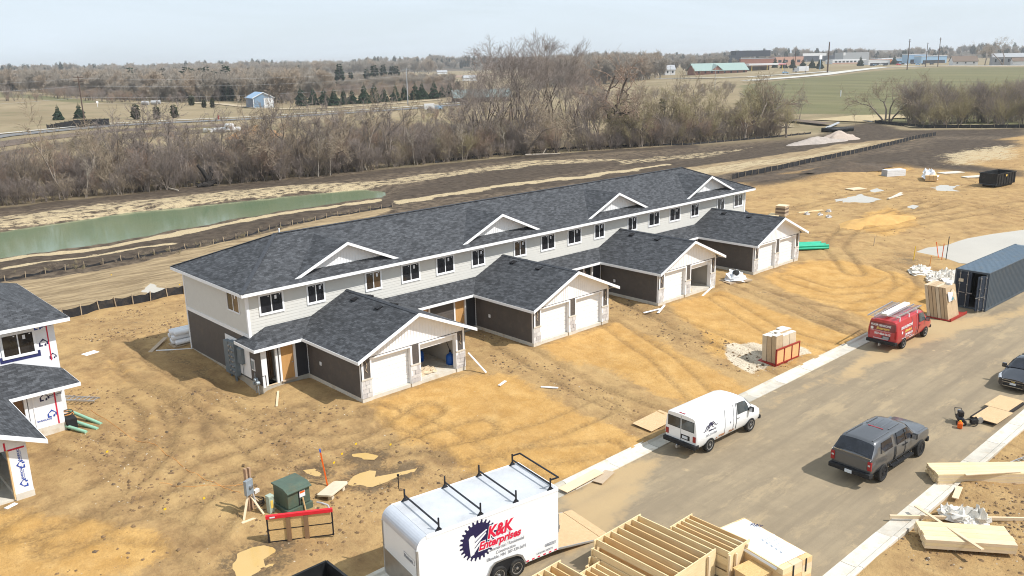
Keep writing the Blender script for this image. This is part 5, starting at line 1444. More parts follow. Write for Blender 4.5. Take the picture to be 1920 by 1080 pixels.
# the big trees of the middle
for (x, y), k, s, rz, lab in (
 ([(106.9,102.4)][0], 'tall1', 0.87, 0.4, 'tall bare cottonwood, leftmost of the tall group rising above the horizon'),
 ([(120.2,112.7)][0], 'tall0', 0.92, 2.0, 'tall bare cottonwood second from left in the group above the horizon'),
 ([(115.7,100.7)][0], 'tall3', 0.95, 3.3, 'tall bare cottonwood with forked trunk in the middle of the tall group'),
 ([(125.7,104.7)][0], 'tall2', 1.04, 1.2, 'tallest bare cottonwood, its crown highest against the sky'),
 ([(132.2,105.3)][0], 'tall1', 0.89, 5.0, 'broad bare cottonwood at the right end of the tall group'),
 ([(143.0,126.2)][0], 'tall2', 0.85, 4.2, 'thin bare cottonwood standing behind the middle of the tall group'),
 ([(144.4,109.0)][0], 'tall0', 0.75, 0.9, 'rounder bare tree between the tall group and the gnarled trees'),
 ([(130.4,98.1)][0], 'tall1', 0.72, 2.7, 'dense rounded bare tree right of the tall group'),
 ([(98.4,95.1)][0], 'tall3', 0.68, 1.9, 'shorter forked bare tree at the left foot of the tall group'),
 ([(152.3,112.0)][0], 'tall3', 0.66, 0.3, 'pale bare tree behind the gnarled pair'),
 ([(114.4,102.5)][0], 'tall1', 0.85, 3.6, 'dense bare tree in front of the tall group middle'),
 ([(130.5,84.2)][0], 'oak0', 1.3, 1.1, 'gnarled bare tree with thick black limbs, left of the spreading pair'),
 ([(127.9,75.3)][0], 'oak1', 1.25, 3.9, 'gnarled bare tree with reddish twigs, right of the spreading pair'),
 ([(84.1,169.7)][0], 'slim0', 1.55, 0.2, 'bare forked tree sticking up in front of the orange sand heap'),
 ([(85.2,162.9)][0], 'slim2', 1.45, 1.7, 'bare leaning tree right of the orange sand heap')):
 plant(k, x, y, s, lab, 'tree', None, rz=rz)
for (px_, k, s) in (([(146.5,74.9)][0], 'dome0', 1.25), ([(154.8,72.4)][0], 'dome1', 1.35), ([(153.8,64.5)][0], 'dome1', 1.3), ([(165.0,65.1)][0], 'dome0', 1.2), ([(163.8,59.5)][0], 'dome1', 1.0), ([(177.1,90.0)][0], 'dome1', 1.2), ([(183.1,80.7)][0], 'dome1', 1.25)):
 plant(k, px_[0], px_[1], s, 'rounded olive brown bare tree, %s of those at the right end of the brush' % nth('dome'), 'tree', 'rounded bare trees at the right end of the brush')
(x, y), = [(215.1,84.7)]
plant('slim1', x, y, 1.0, 'small open bare tree alone in front of the green field', 'tree')
(x, y), = [(200.3,60.4)]
plant('slim0', x, y, 0.7, 'thin leaning bare sapling on the dark spoil by the green field', 'tree', lean=0.5)
# clump on the right
rc = [(209.5,52.6),(205.0,46.6),(207.6,37.2),(208.9,18.8),(238.6,23.7),(290.3,42.3),(273.3,61.6),(250.3,68.6)]
scatter_mass('brush_thicket', ['bush3', 'bush1', 'bush3', 'bush0'], fill(rc, 2.6, 0.6, 0.75, clumpy=12.0), 0.8, 1.9, zscale=1.25)
for i in range(18):
 u = (i + rr.random()) / 18
 (ax, ay), (bx, by) = [(214.3,55.3)][0], [(232.1,26.7)][0]
 x, y = ax + (bx - ax) * u + rr.uniform(-2, 6), ay + (by - ay) * u + rr.uniform(-2, 6)
 plant(rr.choice(['dome1', 'slim3', 'slim0', 'dome0', 'dome1']), x, y, rr.uniform(1.0, 1.5), 'olive brown bare tree, %s from left in the clump right of the green field' % nth('clump'), 'tree', 'bare trees in the clump right of the green field')
# ---- conifers
row = [(588,197,.95),(608,197,.9),(627,198,.95),(645,196,.8),(663,195,.85),(683,194,1.05),(702,193,1.05),(720,191,.85),(740,190,.9),(757,188,.85),(777,187,1.0),(794,186,1.05),(812,185,1.0),(828,183,.75),(843,181,.95),(857,179,1.0),(565,199,1.0)]
ROWP = [(188.1,315.9),(190.7,310.8),(190.5,301.6),(198.2,305.8),(203,306),(209,305),(214,304),(223,309),(229,308),(238,313),(244,312),(249,313),(256,312),(266,318),(276,324),(287,331),(179.9,312.7)]
for i, ((x, y), (_, _, s)) in enumerate(zip(ROWP, row)):
 plant('spruce%d' % (i % 3), x, y, s * 1.15, 'dark green spruce, %s in the row along the far road' % nth('row'), 'tree', 'spruces in the row along the far road')
for (x, y), k, s, lab in (
 ([(85.2,314.4)][0], 'spruce1', 0.8, 'small dark spruce beside the wooden pole left'),
 ([(76.9,311.8)][0], 'spruce2', 0.7, 'greyish young spruce left of the wooden pole'),
 ([(96.4,286.1)][0], 'cedar0', 1.2, 'yellow green cedar by the far road, first of three'),
 ([(101.2,278.5)][0], 'cedar1', 1.0, 'dull green cedar by the far road, middle of three'),
 ([(109.0,281.7)][0], 'cedar0', 1.0, 'thin grey cedar by the far road, third of three'),
 ([(153,370)][0], 'cedar1', 1.1, 'rusty cedar on the grassy bank'), ([(147.9,344.3)][0], 'cedar0', 0.8, 'low dark cedar on the grassy bank'), ([(150.2,340.4)][0], 'cedar1', 0.85, 'rounded cedar on the grassy bank left of the blue shed'),
 ([(185,395)][0], 'pine0', 0.7, 'broad dark pine just left of the blue shed'), ([(185,405)][0], 'pine1', 0.65, 'dark pine behind the blue shed track'), ([(193,403)][0], 'pine1', 0.6, 'dark pine touching the left side of the blue shed'),
 ([(193,358)][0], 'spruce0', 0.9, 'spruce just right of the blue shed'),
 ([(165,424)][0], 'pine0', 0.75, 'olive pine above the round bales'), ([(184,451)][0], 'pine1', 0.8, 'dark pine in the wood above the grassy bank'),
 ([(229.3,145.8)][0], 'cedar0', 0.9, 'small dark evergreen beyond the gnarled trees')):
 plant(k, x, y, s, lab, 'tree')
# ---- woods towards the horizon
for i in range(3): TREE['wood%d' % i] = tree_mesh('far_bare_tree', 301 + i, 14.0, 0.3, dict(TALL, levels=3, nseg=6, wander=0.09, up=0.5, kids=(3, 3, 2), bare=0.15, bare2=0, len=(0.4, 0.62), trunk=0.8, angle=(20, 50), rmin=0.05), [M['far_bare'], M['far_bare' if i != 1 else 'far_rust']], stems=3, spread=0.25, thr=0.1)
for k in TREE:
 pass
W1 = [(97,590),(127,615),(150,558),(150,440),(162,410),(184,396),(181,338),(195,343),(250,403),(369,652),(473,1027),(444,1261),(382,1749),(356,1961)]
W2 = [(281,611),(290,469),(361,425),(448,534),(509,743),(567,1004),(552,1198)]
W3 = [(348,2020),(403,1841),(483,1372),(612,1085),(721,928),(929,1154),(1251,2224),(1007,2839),(700,3152),(576,3280)]
scatter_mass('far_woods', ['wood0', 'wood1', 'wood2'], fill(W1, 7.5, 0.6, 0.8), 0.7, 1.3)
scatter_mass('far_woods', ['wood0', 'wood1', 'wood2'], fill(W2, 8.0, 0.6, 0.8), 0.35, 0.75)
W6 = [(73,465),(95,479),(142,417),(177,387),(184,323),(223,319),(282,324),(362,421),(290,469),(234,509),(176,512),(97,590)]
scatter_mass('far_brush', ['bush0', 'bush1', 'bush2', 'bush4'], [p for p in fill(W6, 5.0, 0.6, 0.7, clumpy=30.0)], 0.7, 1.5)
W7 = [(19.8,173.9),(27.6,181.1),(58.1,201.8),(93.2,198.4),(136.9,209.9),(198.9,226.2),(192.0,173.3),(249.1,161.5),(194.3,119.3),(138.3,118.2),(95.5,108.3),(69.1,109.2),(38.7,114.3),(13.5,118.6),(9.7,123.2)]
scatter_mass('far_brush', ['bush0', 'bush1', 'bush3', 'bush4'], fill(W7, 4.2, 0.6, 0.55, clumpy=22.0), 0.3, 0.9)
W8 = [(243,277),(299,283),(384,266),(380,213),(287.7,153.4),(263.1,172.3),(227.7,210.0),(207.1,226.0)]
scatter_mass('far_brush', ['bush1', 'bush3', 'bush0'], fill(W8, 6.0, 0.6, 0.5, clumpy=25.0), 0.5, 1.1)
scatter_mass('far_woods', ['wood0', 'wood1', 'wood2'], fill(W3, 24.0, 0.6, 0.8), 1.0, 1.8)
W4 = [(366,347),(431,356),(493,350),(629,453),(595,515),(464,453)]
scatter_mass('far_woods', ['wood0', 'wood1', 'wood2'], fill(W4, 10.0, 0.6, 0.8), 1.0, 1.7)
W5 = [(675,496),(705,473),(796,483),(1034,637),(893,666)]
scatter_mass('far_woods', ['wood0', 'wood2'], fill(W5, 20.0, 0.6, 0.7), 0.7, 1.2)
rw = random.Random(9)
far_pines = [((60 + i * 19 + rw.uniform(-6, 6)), 158 + rw.uniform(-4, 6)) for i in range(12)]
FP = [(384,1737),(412,1764),(441,1800),(425,1650),(453,1671),(483,1699),(488,1635),(470,1506),(523,1601),(502,1478),(507,1423),(489,1320),(454,1179),(458,1143),(481,1151),(197,523),(189,491),(201,504),(217,534),(202,491),(213,505),(204,474),(215,488),(206,459),(263,661),(306,743),(319,747),(183,531),(179,510),(226,488),(238,502),(286,535),(339,535),(366,562),(388,572),(364,525),(255,1136),(281,1184),(259,1047),(306,1161),(281,1024),(306,1070),(275,918),(299,950),(324,988),(301,876),(288,810),(320,862),(274,712),(265,656),(256,609),(288,668),(249,568),(219,616),(199,550),(213,575),(327,577),(340,614),(412,583),(435,603),(425,582),(349,582),(355,715)]
for i, (x, y) in enumerate(sorted(FP, key=lambda q: math.atan2(q[0] + 20, q[1] + 45))):
 plant('pine%d' % (i % 2), x, y, rw.uniform(0.85, 1.35), 'dark green pine, %s from left in the far woods towards the horizon' % nth('pine'), 'tree', 'pines among the far woods')
for (x, y), s, lab in (([(758,625)][0], 1.15, 'lone dark spruce rising above the far woods in the middle'),):
 plant('spruce0', x, y, s * 2.6, lab, 'tree')
RP = [(712,465),(781,428),(748,399),(745,388),(742,376),(739,365),(712,343),(835,365),(918,368)]
for i, (x, y) in enumerate(RP):
 plant('spruce%d' % (i % 3), x, y, 1.25, 'dark spruce, %s from left in front of the shops by the right hand road' % nth('shops') if i else 'dark spruce left of the green roofed building', 'tree', 'spruces in front of the shops' if i else None)
for (x, y), s, lab in (([(832,233)][0], 1.5, 'big round bare tree against the sky at the right'), ([(840,251)][0], 1.05, 'reddish bare tree left of the big round one'), ([(682,457)][0], 1.0, 'bare bushy tree behind the green roofed building')):
 plant('dome0', x, y, s * 2.0, lab, 'tree')
# ridge lines of wooded hills on the horizon
def hills(dist, az0, az1, hfun, name, m):
 n = 160; rows = 8; V, F = [], []
 for i in range(n + 1):
  a = R(az0 + (az1 - az0) * i / n)
  for j in range(rows + 1):
   f = j / rows
   d = dist + f * dist * 0.5
   x, y = -20 + d * math.sin(a), -45 + d * math.cos(a)
   top = hfun(a * 57.3)
   V.append((x, y, -3 + top * math.sin(math.pi * 0.5 * min(1, f * 1.6)) + float(fbm(np.array([x]), np.array([y]), 120, 3)[0]) * 9 * min(1, f * 3)))
 for i in range(n):
  for j in range(rows):
   a = i * (rows + 1) + j
   F.append((a, a + rows + 1, a + rows + 2, a + 1))
 me = bpy.data.meshes.new(name); me.from_pydata(V, [], F); me.materials.append(m)
 me.polygons.foreach_set('use_smooth', [True] * len(F))
 o = bpy.data.objects.new(name, me); COL.objects.link(o); tag(o, kind='structure')
 return V
def forest_mat():
 t = NT('forest_far')
 c = t.mix(t.rng(t.noise(0.012, 8, 0.7), 0.35, 0.65), (0.095, 0.075, 0.058), (0.185, 0.150, 0.115))
 c = t.mix(t.rng(t.noise(0.02, 6, 0.7, vec=t.map(loc=(50, 9, 2))), 0.52, 0.62, 0, 0.8), c, (0.045, 0.058, 0.04))
 t.bump(t.noise(0.06, 6, 0.7), 1.0, 8.0)
 return t.done(c, 0.95, 0, 0.05)
M['forest_far'] = forest_mat()
hv = hills(1500, 8, 82, lambda a: 13 + 2.5 * math.sin(a * 0.55) + 1.5 * math.sin(a * 1.7), 'hills', M['forest_far'])
hills(2700, 8, 82, lambda a: 20 + 4 * math.sin(a * 0.31 + 1) + 2 * math.sin(a * 0.9), 'hills', M['forest_far'])
def ridge_wood(d0, d1, n, smin, smax):
 out = []
 for i in range(n):
  a = R(random.uniform(9, 80)); d = random.uniform(d0, d1)
  out.append((-20 + d * math.sin(a), -45 + d * math.cos(a)))
 return out
# tree tops along the nearer ridge, standing on the hill mesh
def ridge_points(V, rows, n):
 V = np.array(V).reshape(-1, rows + 1, 3); pts = []
 for i in range(n):
  a = random.randrange(len(V) - 1); j = random.randrange(1, rows - 2); u, v = random.random(), random.random()
  p = (V[a, j] * (1 - u) + V[a + 1, j] * u) * (1 - v) + (V[a, j + 1] * (1 - u) + V[a + 1, j + 1] * u) * v
  pts.append(p)
 return pts
_old = gzs
_rp = ridge_points(hv, 8, 1500)
_rz = {(float(p[0]), float(p[1])): float(p[2]) for p in _rp}
def gzs(x, y): return _rz.get((x, y), None) if (x, y) in _rz else _old(x, y)
scatter_mass('far_woods', ['wood0', 'wood1', 'wood2', 'pine0'], list(_rz.keys()), 0.8, 1.3)
gzs = _old
# ================================================================ vehicles
class Shell:
 """a vehicle body lofted from half sections; ring runs from the sill centre up to the roof centre"""
 def __init__(s, stations): s.st = stations; s.n = len(stations[0][1])
 def pt(s, x, r, side):
  st = s.st
  i = 0
  while i < len(st) - 2 and x > st[i + 1][0]: i += 1
  x0, a = st[i]; x1, b = st[i + 1]
  t = min(1, max(0, (x - x0) / (x1 - x0)))
  j = min(int(r), s.n - 2); f = r - j
  q = [a[k][c] * (1 - t) + b[k][c] * t for k in (j, j + 1) for c in (0, 1)]
  y = q[0] * (1 - f) + q[2] * f; z = q[1] * (1 - f) + q[3] * f
  return Vector((x, y * side, z))
 def body(s, name, mats, parent, wells=(), wr=0.42):
  mb = MB()
  rows = []
  for x, ring in s.st:
   row = [(x, y, z) for y, z in ring] + [(x, -y, z) for y, z in ring[-2:0:-1]]
   rows.append(row)
  k = len(rows[0]); vs = [v for row in rows for v in row]; fs = []
  for i in range(len(rows) - 1):
   for j in range(k):
    a, b = i * k + j, i * k + (j + 1) % k
    fs.append((a, a + k, b + k, b))
  fs.append(tuple(range(k))); fs.append(tuple(range((len(rows) - 1) * k, len(rows) * k))[::-1])
  mb.mesh(vs, fs)
  me = mb.data(name, mats, True)
  bm = bmesh.new(); bm.from_mesh(me); bmesh.ops.recalc_face_normals(bm, faces=bm.faces); bm.to_mesh(me); bm.free()
  o = from_mesh(name, me, parent)
  if wells:
   c = MB()
   for (x, y) in wells:
    c.tube((x, y - 0.22, wr - 0.06), (x, y + 0.22, wr - 0.06), wr, wr, 24, 1)
   cm = c.data('well', mats)
   co = from_mesh('well', cm)
   b = o.modifiers.new('w', 'BOOLEAN'); b.object = co; b.operation = 'DIFFERENCE'; b.solver = 'EXACT'
   dg = bpy.context.evaluated_depsgraph_get()
   nm = bpy.data.meshes.new_from_object(o.evaluated_get(dg))
   o.modifiers.clear(); o.data = nm
   bpy.data.objects.remove(co)
  try: o.data.set_sharp_from_angle(angle=R(32))
  except Exception: pass
  return o
 def patch(s, name, m, parent, pts, side, off=0.008, depth=0.03, n=5):
  """a panel following the surface; pts are (x, ring) corners, subdivided so that it hugs the curve"""
  mb = MB()
  P = []
  for i in range(len(pts)):
   (xa, ra), (xb, rb) = pts[i], pts[(i + 1) % len(pts)]
   for k in range(n): P.append((xa + (xb - xa) * k / n, ra + (rb - ra) * k / n))
  cx = sum(p[0] for p in P) / len(P); cr = sum(p[1] for p in P) / len(P)
  def surf(x, r):
   p = s.pt(x, r, side)
   dx = s.pt(x + 0.03, r, side) - s.pt(x - 0.03, r, side); dr = s.pt(x, min(r + 0.08, s.n - 1), side) - s.pt(x, max(r - 0.08, 0), side)
   nn = dx.cross(dr) * side
   if nn.length > 1e-9: nn.normalize()
   return p, nn
  V, rings = [], 3
  for lev in (0, 1):
   for f in (1.0, 0.5):
    for x, r in P:
     p, nn = surf(cx + (x - cx) * f, cr + (r - cr) * f)
     V.append(p + nn * (off if lev == 0 else -depth))
   p, nn = surf(cx, cr); V.append(p + nn * (off if lev == 0 else -depth))
  k = len(P); L = 2 * k + 1; F = []
  for lev in (0, 1):
   o = lev * L
   for i in range(k):
    j = (i + 1) % k
    q = [(o + i, o + j, o + k + j, o + k + i), (o + k + i, o + k + j, o + 2 * k)]
    F += q if lev == 0 else [t[::-1] for t in q]
  for i in range(k):
   j = (i + 1) % k
   F.append((i, L + i, L + j, j))
  mb.mesh(V, F)
  return mb.build(name, m, parent, smooth=False)
def wheel(parent, x, y, r, w, side, spokes=5, rimmat='alloy', hub='steel'):
 t = MB()
 rr = r * 0.66
 t.lathe([(rr, -w / 2), (r * 0.93, -w / 2), (r, -w / 2 + 0.03), (r, w / 2 - 0.03), (r * 0.93, w / 2), (rr + 0.02, w / 2), (rr, w / 2 - 0.03)], (x, y, r), (0, side, 0), 22)
 ty = t.build('wheel', M['rubber'], parent, smooth=False, angle=40)
 d = MB()
 d.lathe([(rr, -w / 2 + 0.05), (rr, w / 2 - 0.015), (rr * 0.9, w / 2 - 0.02), (rr * 0.86, w / 2 - 0.07), (0.0, w / 2 - 0.07)], (x, y, r), (0, side, 0), 20)
 ri = d.build('rim', M[rimmat], ty, angle=40)
 sp = MB()
 for k in range(spokes):
  a = 2 * math.pi * k / spokes
  c = Vector((x + math.cos(a) * rr * 0.5, y + side * (w / 2 - 0.045), r + math.sin(a) * rr * 0.5))
  sp.cbox(c, (rr * 0.9, 0.03, rr * 0.26), 0, 0, 0, -a)
 sp.lathe([(rr * 0.26, w / 2 - 0.06), (rr * 0.22, w / 2 - 0.01), (0, w / 2)], (x, y, r), (0, side, 0), 10)
 sp.build('spokes', M[rimmat], ty)
 return ty
def ring(zb, ws, zs, wm, zm, wb, zbelt, wu, zu, wr, zr):
 return [(0, zb), (ws * 0.9, zb), (ws, zs), (wm, zm), (wb, zbelt), (wu, zu), (wr + 0.01, zr - 0.085), (wr - 0.09, zr - 0.018), (wr * 0.45, zr + 0.012), (0, zr + 0.025)]
def scale_ring(rg, k, dz=0.0):
 zc = 1.1
 return [(y * k, zc + (z - zc) * k + dz) for y, z in rg]
def mirror(parent, sh, x, r, side, m, name='mirror'):
 p = sh.pt(x, r, side)
 mb = MB()
 mb.cbox(p + Vector((0.02, side * 0.16, 0.04)), (0.14, 0.24, 0.26)); mb.beam(p - Vector((0, side * 0.05, 0)), p + Vector((0.02, side * 0.1, 0)), 0.05, 0.08)
 mo = mb.build(name, M[m], parent, bevel=0.03)
 g = MB(); g.cbox(p + Vector((-0.055, side * 0.16, 0.04)), (0.01, 0.2, 0.21)); g.build('mirror_glass', M['steel'], mo)
def cargo_van(name, label, loc, rz, paint, wb, rear, front, group=None, old=True):
 t = thing(name, label, 'van', loc, rz, group)
 full = ring(0.42, 0.94, 0.58, 1.0, 0.95, 0.985, 1.28, 0.92, 1.75, 0.84, 2.06)
 cab = ring(0.42, 0.94, 0.58, 1.0, 0.95, 0.985, 1.28, 0.91, 1.72, 0.81, 2.02)
 cowl = ring(0.42, 0.94, 0.58, 0.99, 0.90, 0.95, 1.18, 0.92, 1.30, 0.86, 1.42)
 hood = ring(0.42, 0.93, 0.56, 0.97, 0.85, 0.93, 1.05, 0.91, 1.12, 0.84, 1.22)
 nose = ring(0.44, 0.90, 0.56, 0.93, 0.80, 0.90, 0.98, 0.86, 1.03, 0.78, 1.10)
 xf = wb + front
 st = [(-rear, scale_ring(full, 0.955)), (-rear + 0.06, scale_ring(full, 0.988)), (-rear + 0.16, full), (wb - 1.55, full), (wb - 0.95, full), (wb - 0.68, cab), (wb - 0.46, scale_ring(cab, 0.985, -0.02)), (wb + 0.16, cowl), (xf - 0.22, hood), (xf - 0.06, nose), (xf, scale_ring(nose, 0.95))]
 sh = Shell(st)
 sh.body('body', [M[paint], M['black_plastic']], t, [(0, 0.85), (0, -0.85), (wb, 0.85), (wb, -0.85)], 0.44)
 for x in (0, wb):
  for sd in (1, -1): wheel(t, x, sd * 0.86, 0.375, 0.25, sd, 6 if old else 5)
 for sd in (1, -1):
  w_ = sh.patch('side_window', M['glass_van'], t, [(wb - 1.28, 4.12), (wb - 0.20, 4.12), (wb - 0.56, 5.72), (wb - 1.28, 5.75)], sd)
  sh.patch('door_seam', M['black_plastic'], t, [(wb - 1.385, 2.0), (wb - 1.365, 2.0), (wb - 1.365, 5.9), (wb - 1.385, 5.9)], sd, 0.003, 0.02)
  sh.patch('door_handle', M['black_plastic'] if not old else M['steel'], t, [(wb - 1.3, 3.5), (wb - 1.14, 3.5), (wb - 1.14, 3.62), (wb - 1.3, 3.62)], sd, 0.03)
  if sd < 0:
   for q in (wb - 1.62, wb - 2.35):
    sh.patch('door_seam', M['grey_text'], t, [(q, 2.0), (q + 0.014, 2.0), (q + 0.014, 5.8), (q, 5.8)], sd, 0.003, 0.02)
   sh.patch('door_handle', M['grey_text'], t, [(wb - 1.92, 3.35), (wb - 1.86, 3.35), (wb - 1.86, 3.6), (wb - 1.92, 3.6)], sd, 0.02)
  sh.patch('windshield', M['glass_van'], t, [(wb - 0.40, 6.2), (wb + 0.12, 6.2), (wb + 0.12, 9.0), (wb - 0.40, 9.0)], sd)
  mirror(t, sh, wb - 0.26, 4.25, sd, 'black_plastic')
  hl = MB(); hl.cbox((xf - 0.03, sd * 0.66, 0.86), (0.1, 0.3, 0.2)); hl.build('headlight', M['lamp_clear'], t, bevel=0.02)
 g = MB(); g.cbox((xf - 0.01, 0, 0.84), (0.06, 0.95, 0.24)); g.build('grille', M['black_plastic'], t)
 bf = MB(); bf.cbox((xf + 0.02, 0, 0.55), (0.18, 1.86, 0.2)); bf.build('front_bumper', M['black_plastic'], t, bevel=0.03)
 # rear end
 xr = -rear
 def rear_slab(y0, y1, z0, z1, d, m, nm, parent=t, bevel=0.0):
  b = MB(); b.box(xr - d, xr + 0.03, y0, y1, z0, z1); return b.build(nm, m, parent, bevel=bevel)
 bb = MB(); bb.cbox((xr - 0.06, 0, 0.56), (0.2, 1.96, 0.22)); bb.cbox((xr + 0.06, 0.9, 0.56), (0.3, 0.16, 0.2)); bb.cbox((xr + 0.06, -0.9, 0.56), (0.3, 0.16, 0.2))
 bb.build('rear_bumper', M['black_plastic'], t, bevel=0.03)
 tow = MB(); tow.cbox((xr - 0.14, 0.05, 0.38), (0.25, 0.09, 0.12)); tow.lathe([(0, 0.1), (0.04, 0.06), (0.03, 0)], (xr - 0.24, 0.05, 0.42), (0, 0, 1), 8); tow.build('tow_ball', M['steel'], t)
 dl = MB(); dl.box(xr - 0.006, xr + 0.02, -0.008, 0.008, 0.70, 1.94); dl.build('door_seam', M['black_plastic'], t)
 return t, sh, xr, rear_slab
# ---- white van
WB = 3.505
wv, wsh, xr, slab = cargo_van('cargo_van', 'white cargo van with rear windows and a mountain shaped logo, parked by the kerb', (12.86, -22.22, -0.99), R(-1.8), 'white_paint', WB, 1.12, 0.86)
for y in (0.42, -0.42):
 w_ = slab(y - 0.36, y + 0.36, 1.30, 1.80, 0.010, M['glass_van'], 'rear_window', bevel=0.006)
 fr = MB()
 fr.box(xr - 0.006, xr + 0.02, y - 0.385, y + 0.385, 1.275, 1.299); fr.box(xr - 0.006, xr + 0.02, y - 0.385, y + 0.385, 1.801, 1.825); fr.box(xr - 0.006, xr + 0.02, y - 0.385, y - 0.361, 1.30, 1.80); fr.box(xr - 0.006, xr + 0.02, y + 0.361, y + 0.385, 1.30, 1.80)
 fr.build('seal', M['black_plastic'], w_)
for y in (0.83, -0.83): slab(y - 0.085, y + 0.085, 0.80, 1.10, 0.03, M['tail_red'], 'tail_light', bevel=0.01)
slab(-0.55, 0.0, 0.78, 1.02, 0.012, M['black_plastic'], 'plate_recess'); slab(-0.43, -0.1, 0.83, 0.97, 0.02, M['plate'], 'licence_plate')
hm = MB(); hm.cbox((xr + 0.10, 0, 2.045), (0.1, 0.34, 0.07)); hm.build('brake_light', M['tail_red'], t_ := wv)
ru = MB()
for q in range(14):
 x = 0.42 + random.random() * 1.6; p = wsh.pt(x, 1.95 + random.random() * 0.25, -1)
 ru.cbox(p + Vector((0, -0.0, 0)), (random.uniform(0.05, 0.2), 0.016, random.uniform(0.03, 0.08)))
ru.build('rust_patch', mat('rust', (0.32, 0.15, 0.07), 0.9, var=0.3, scale=9), wv)
# logo: three peaks drawn in dark strokes, with lettering under it
lg = MB()
def stroke(pts, w=0.028):
 for (a, b), (c, d) in zip(pts[:-1], pts[1:]):
  lg.beam((a, -1.006, b), (c, -1.006, d), 0.02, w, 0, up=(0, 1, 0)) if False else lg.frame_box((a, -0.995, b), (c - a, 0, d - b), (0, -0.016, 0), Vector((-(d - b), 0, c - a)).normalized() * w)
stroke([(-0.60, 1.22), (-0.48, 1.24), (-0.30, 1.50), (-0.22, 1.40), (-0.06, 1.62), (0.10, 1.42), (0.2, 1.52), (0.36, 1.36), (0.5, 1.36)])
stroke([(-0.36, 1.22), (-0.06, 1.56), (0.16, 1.30)]); stroke([(-0.2, 1.28), (0.12, 1.6), (0.3, 1.44)])
lg.build('printed_logo', M['logo_navy'], wv)
text('printed_word', 'Builders, Inc.', 0.12, M['logo_navy'], wv, (-0.2, -1.006, 1.16), (R(90), 0, 0), bold=0.002)
text('printed_word', '507-273-7004', 0.16, M['grey_text'], wv, (-0.42, -1.006, 0.92), (R(90), 0, 0))
# ---- red van
rv, rsh, xr, slab = cargo_van('cargo_van', 'red lettered work van carrying two ladders on its roof', (34.72, -22.36, -0.99), R(0.0), 'red_paint', 3.43, 1.22, 0.92, old=False)
b = slab(-0.86, 0.86, 1.30, 1.84, 0.004, mat('red_dark', (0.16, 0.012, 0.02), 0.25, var=0.05, spec=0.5, coat=0.5), 'tinted_rear_window', bevel=0.0)
text('printed_word', 'FOUR SEASONS', 0.19, M['far_white'], rv, (xr - 0.01, 0.80, 1.58), (R(90), 0, R(-90)), shear=0.18, bold=0.006)
text('printed_word', 'Exteriors', 0.23, M['logo_yellow'], rv, (xr - 0.01, 0.42, 1.37), (R(90), 0, R(-90)), shear=0.35, bold=0.006)
text('printed_word', '507-456-1613', 0.19, M['far_white'], rv, (xr - 0.01, 0.52, 1.02), (R(90), 0, R(-90)), bold=0.008)
text('printed_word', 'Roofing - Siding - Windows - Gutters - Doors', 0.075, M['far_white'], rv, (xr - 0.01, 0.80, 1.24), (R(90), 0, R(-90)))
text('printed_word', 'fourseasonsext.com', 0.12, M['far_white'], rv, (xr - 0.01, 0.56, 0.72), (R(90), 0, R(-90)), bold=0.003)
text('printed_word', 'FOUR SEASONS', 0.27, M['far_white'], rv, (-0.72, -1.0, 1.44), (R(90), 0, 0), shear=0.18, bold=0.008, width=0.92)
text('printed_word', 'Exteriors', 0.26, M['logo_yellow'], rv, (-0.1, -1.012, 1.15), (R(90), 0, 0), shear=0.35, bold=0.008)
text('printed_word', '507-456-1613', 0.2, M['far_white'], rv, (0.0, -1.012, 0.90), (R(90), 0, 0), bold=0.008)
text('printed_word', 'Roofing - Siding - Windows - Gutters', 0.10, M['far_white'], rv, (-0.5, -1.008, 0.76), (R(90), 0, 0))
text('printed_word', 'fourseasonsext.com', 0.10, M['far_white'], rv, (0.62, -0.996, 0.62), (R(90), 0, 0))
em = MB()
for (c, n) in (((-0.48, -0.995, 1.2), (0, -1, 0)), ((xr - 0.004, 0.70, 1.40), (-1, 0, 0))): em.lathe([(0.0, 0.016), (0.10, 0.014), (0.10, 0.0)], c, n, 12)
em.build('printed_emblem', M['far_white'], rv)
slab(-0.52, 0.02, 0.76, 0.97, 0.012, M['black_plastic'], 'plate_recess'); slab(-0.46, -0.06, 0.79, 0.94, 0.02, M['grey_text'], 'licence_plate')
for y in (0.88, -0.88): slab(y - 0.06, y + 0.06, 0.88, 1.42, 0.02, M['tail_red'], 'tail_light', bevel=0.01)
rk = MB()
for x in (-0.7, 0.7, 2.0):
 rk.beam((x, -0.86, 2.24), (x, 0.86, 2.24), 0.05, 0.05)
 for sd in (1, -1): rk.beam((x, sd * 0.84, 1.98), (x, sd * 0.84, 2.26), 0.05, 0.05)
rk.build('roof_rack', M['white_trim'], rv)
def ladder(name, label, p, rz, L, w, rungs, rail=0.07, fly=True, tilt=(0, 0), group=None):
 t = thing(name, label, 'ladder', p, rz, group)
 t.rotation_euler = (tilt[0], tilt[1], rz)
 for sd in (1, -1):
  r_ = MB(); r_.box(0, L, sd * w / 2 - 0.02, sd * w / 2 + 0.02, 0, rail + 0.02); r_.build('rail', M['alu_' if False else 'alloy'], t)
 me = None
 for k in range(rungs):
  x = L * (k + 0.5) / rungs
  if me is None:
   g = MB(); g.box(-0.025, 0.025, -w / 2 + 0.021, w / 2 - 0.021, 0.02, 0.06); me = g.data('rung', M['alloy'])
  from_mesh('rung', me, t, (x, 0, 0.0))
 return t
def on(parent_loc, rz, lx, ly, lz):
 c, s = math.cos(rz), math.sin(rz)
 return (parent_loc[0] + lx * c - ly * s, parent_loc[1] + lx * s + ly * c, parent_loc[2] + lz)
ladder('ladder', 'aluminium ladder on the near side of the red van roof', on((34.72, -22.36, -0.99), 0, -1.05, -0.48, 2.27), 0, 3.9, 0.5, 13)
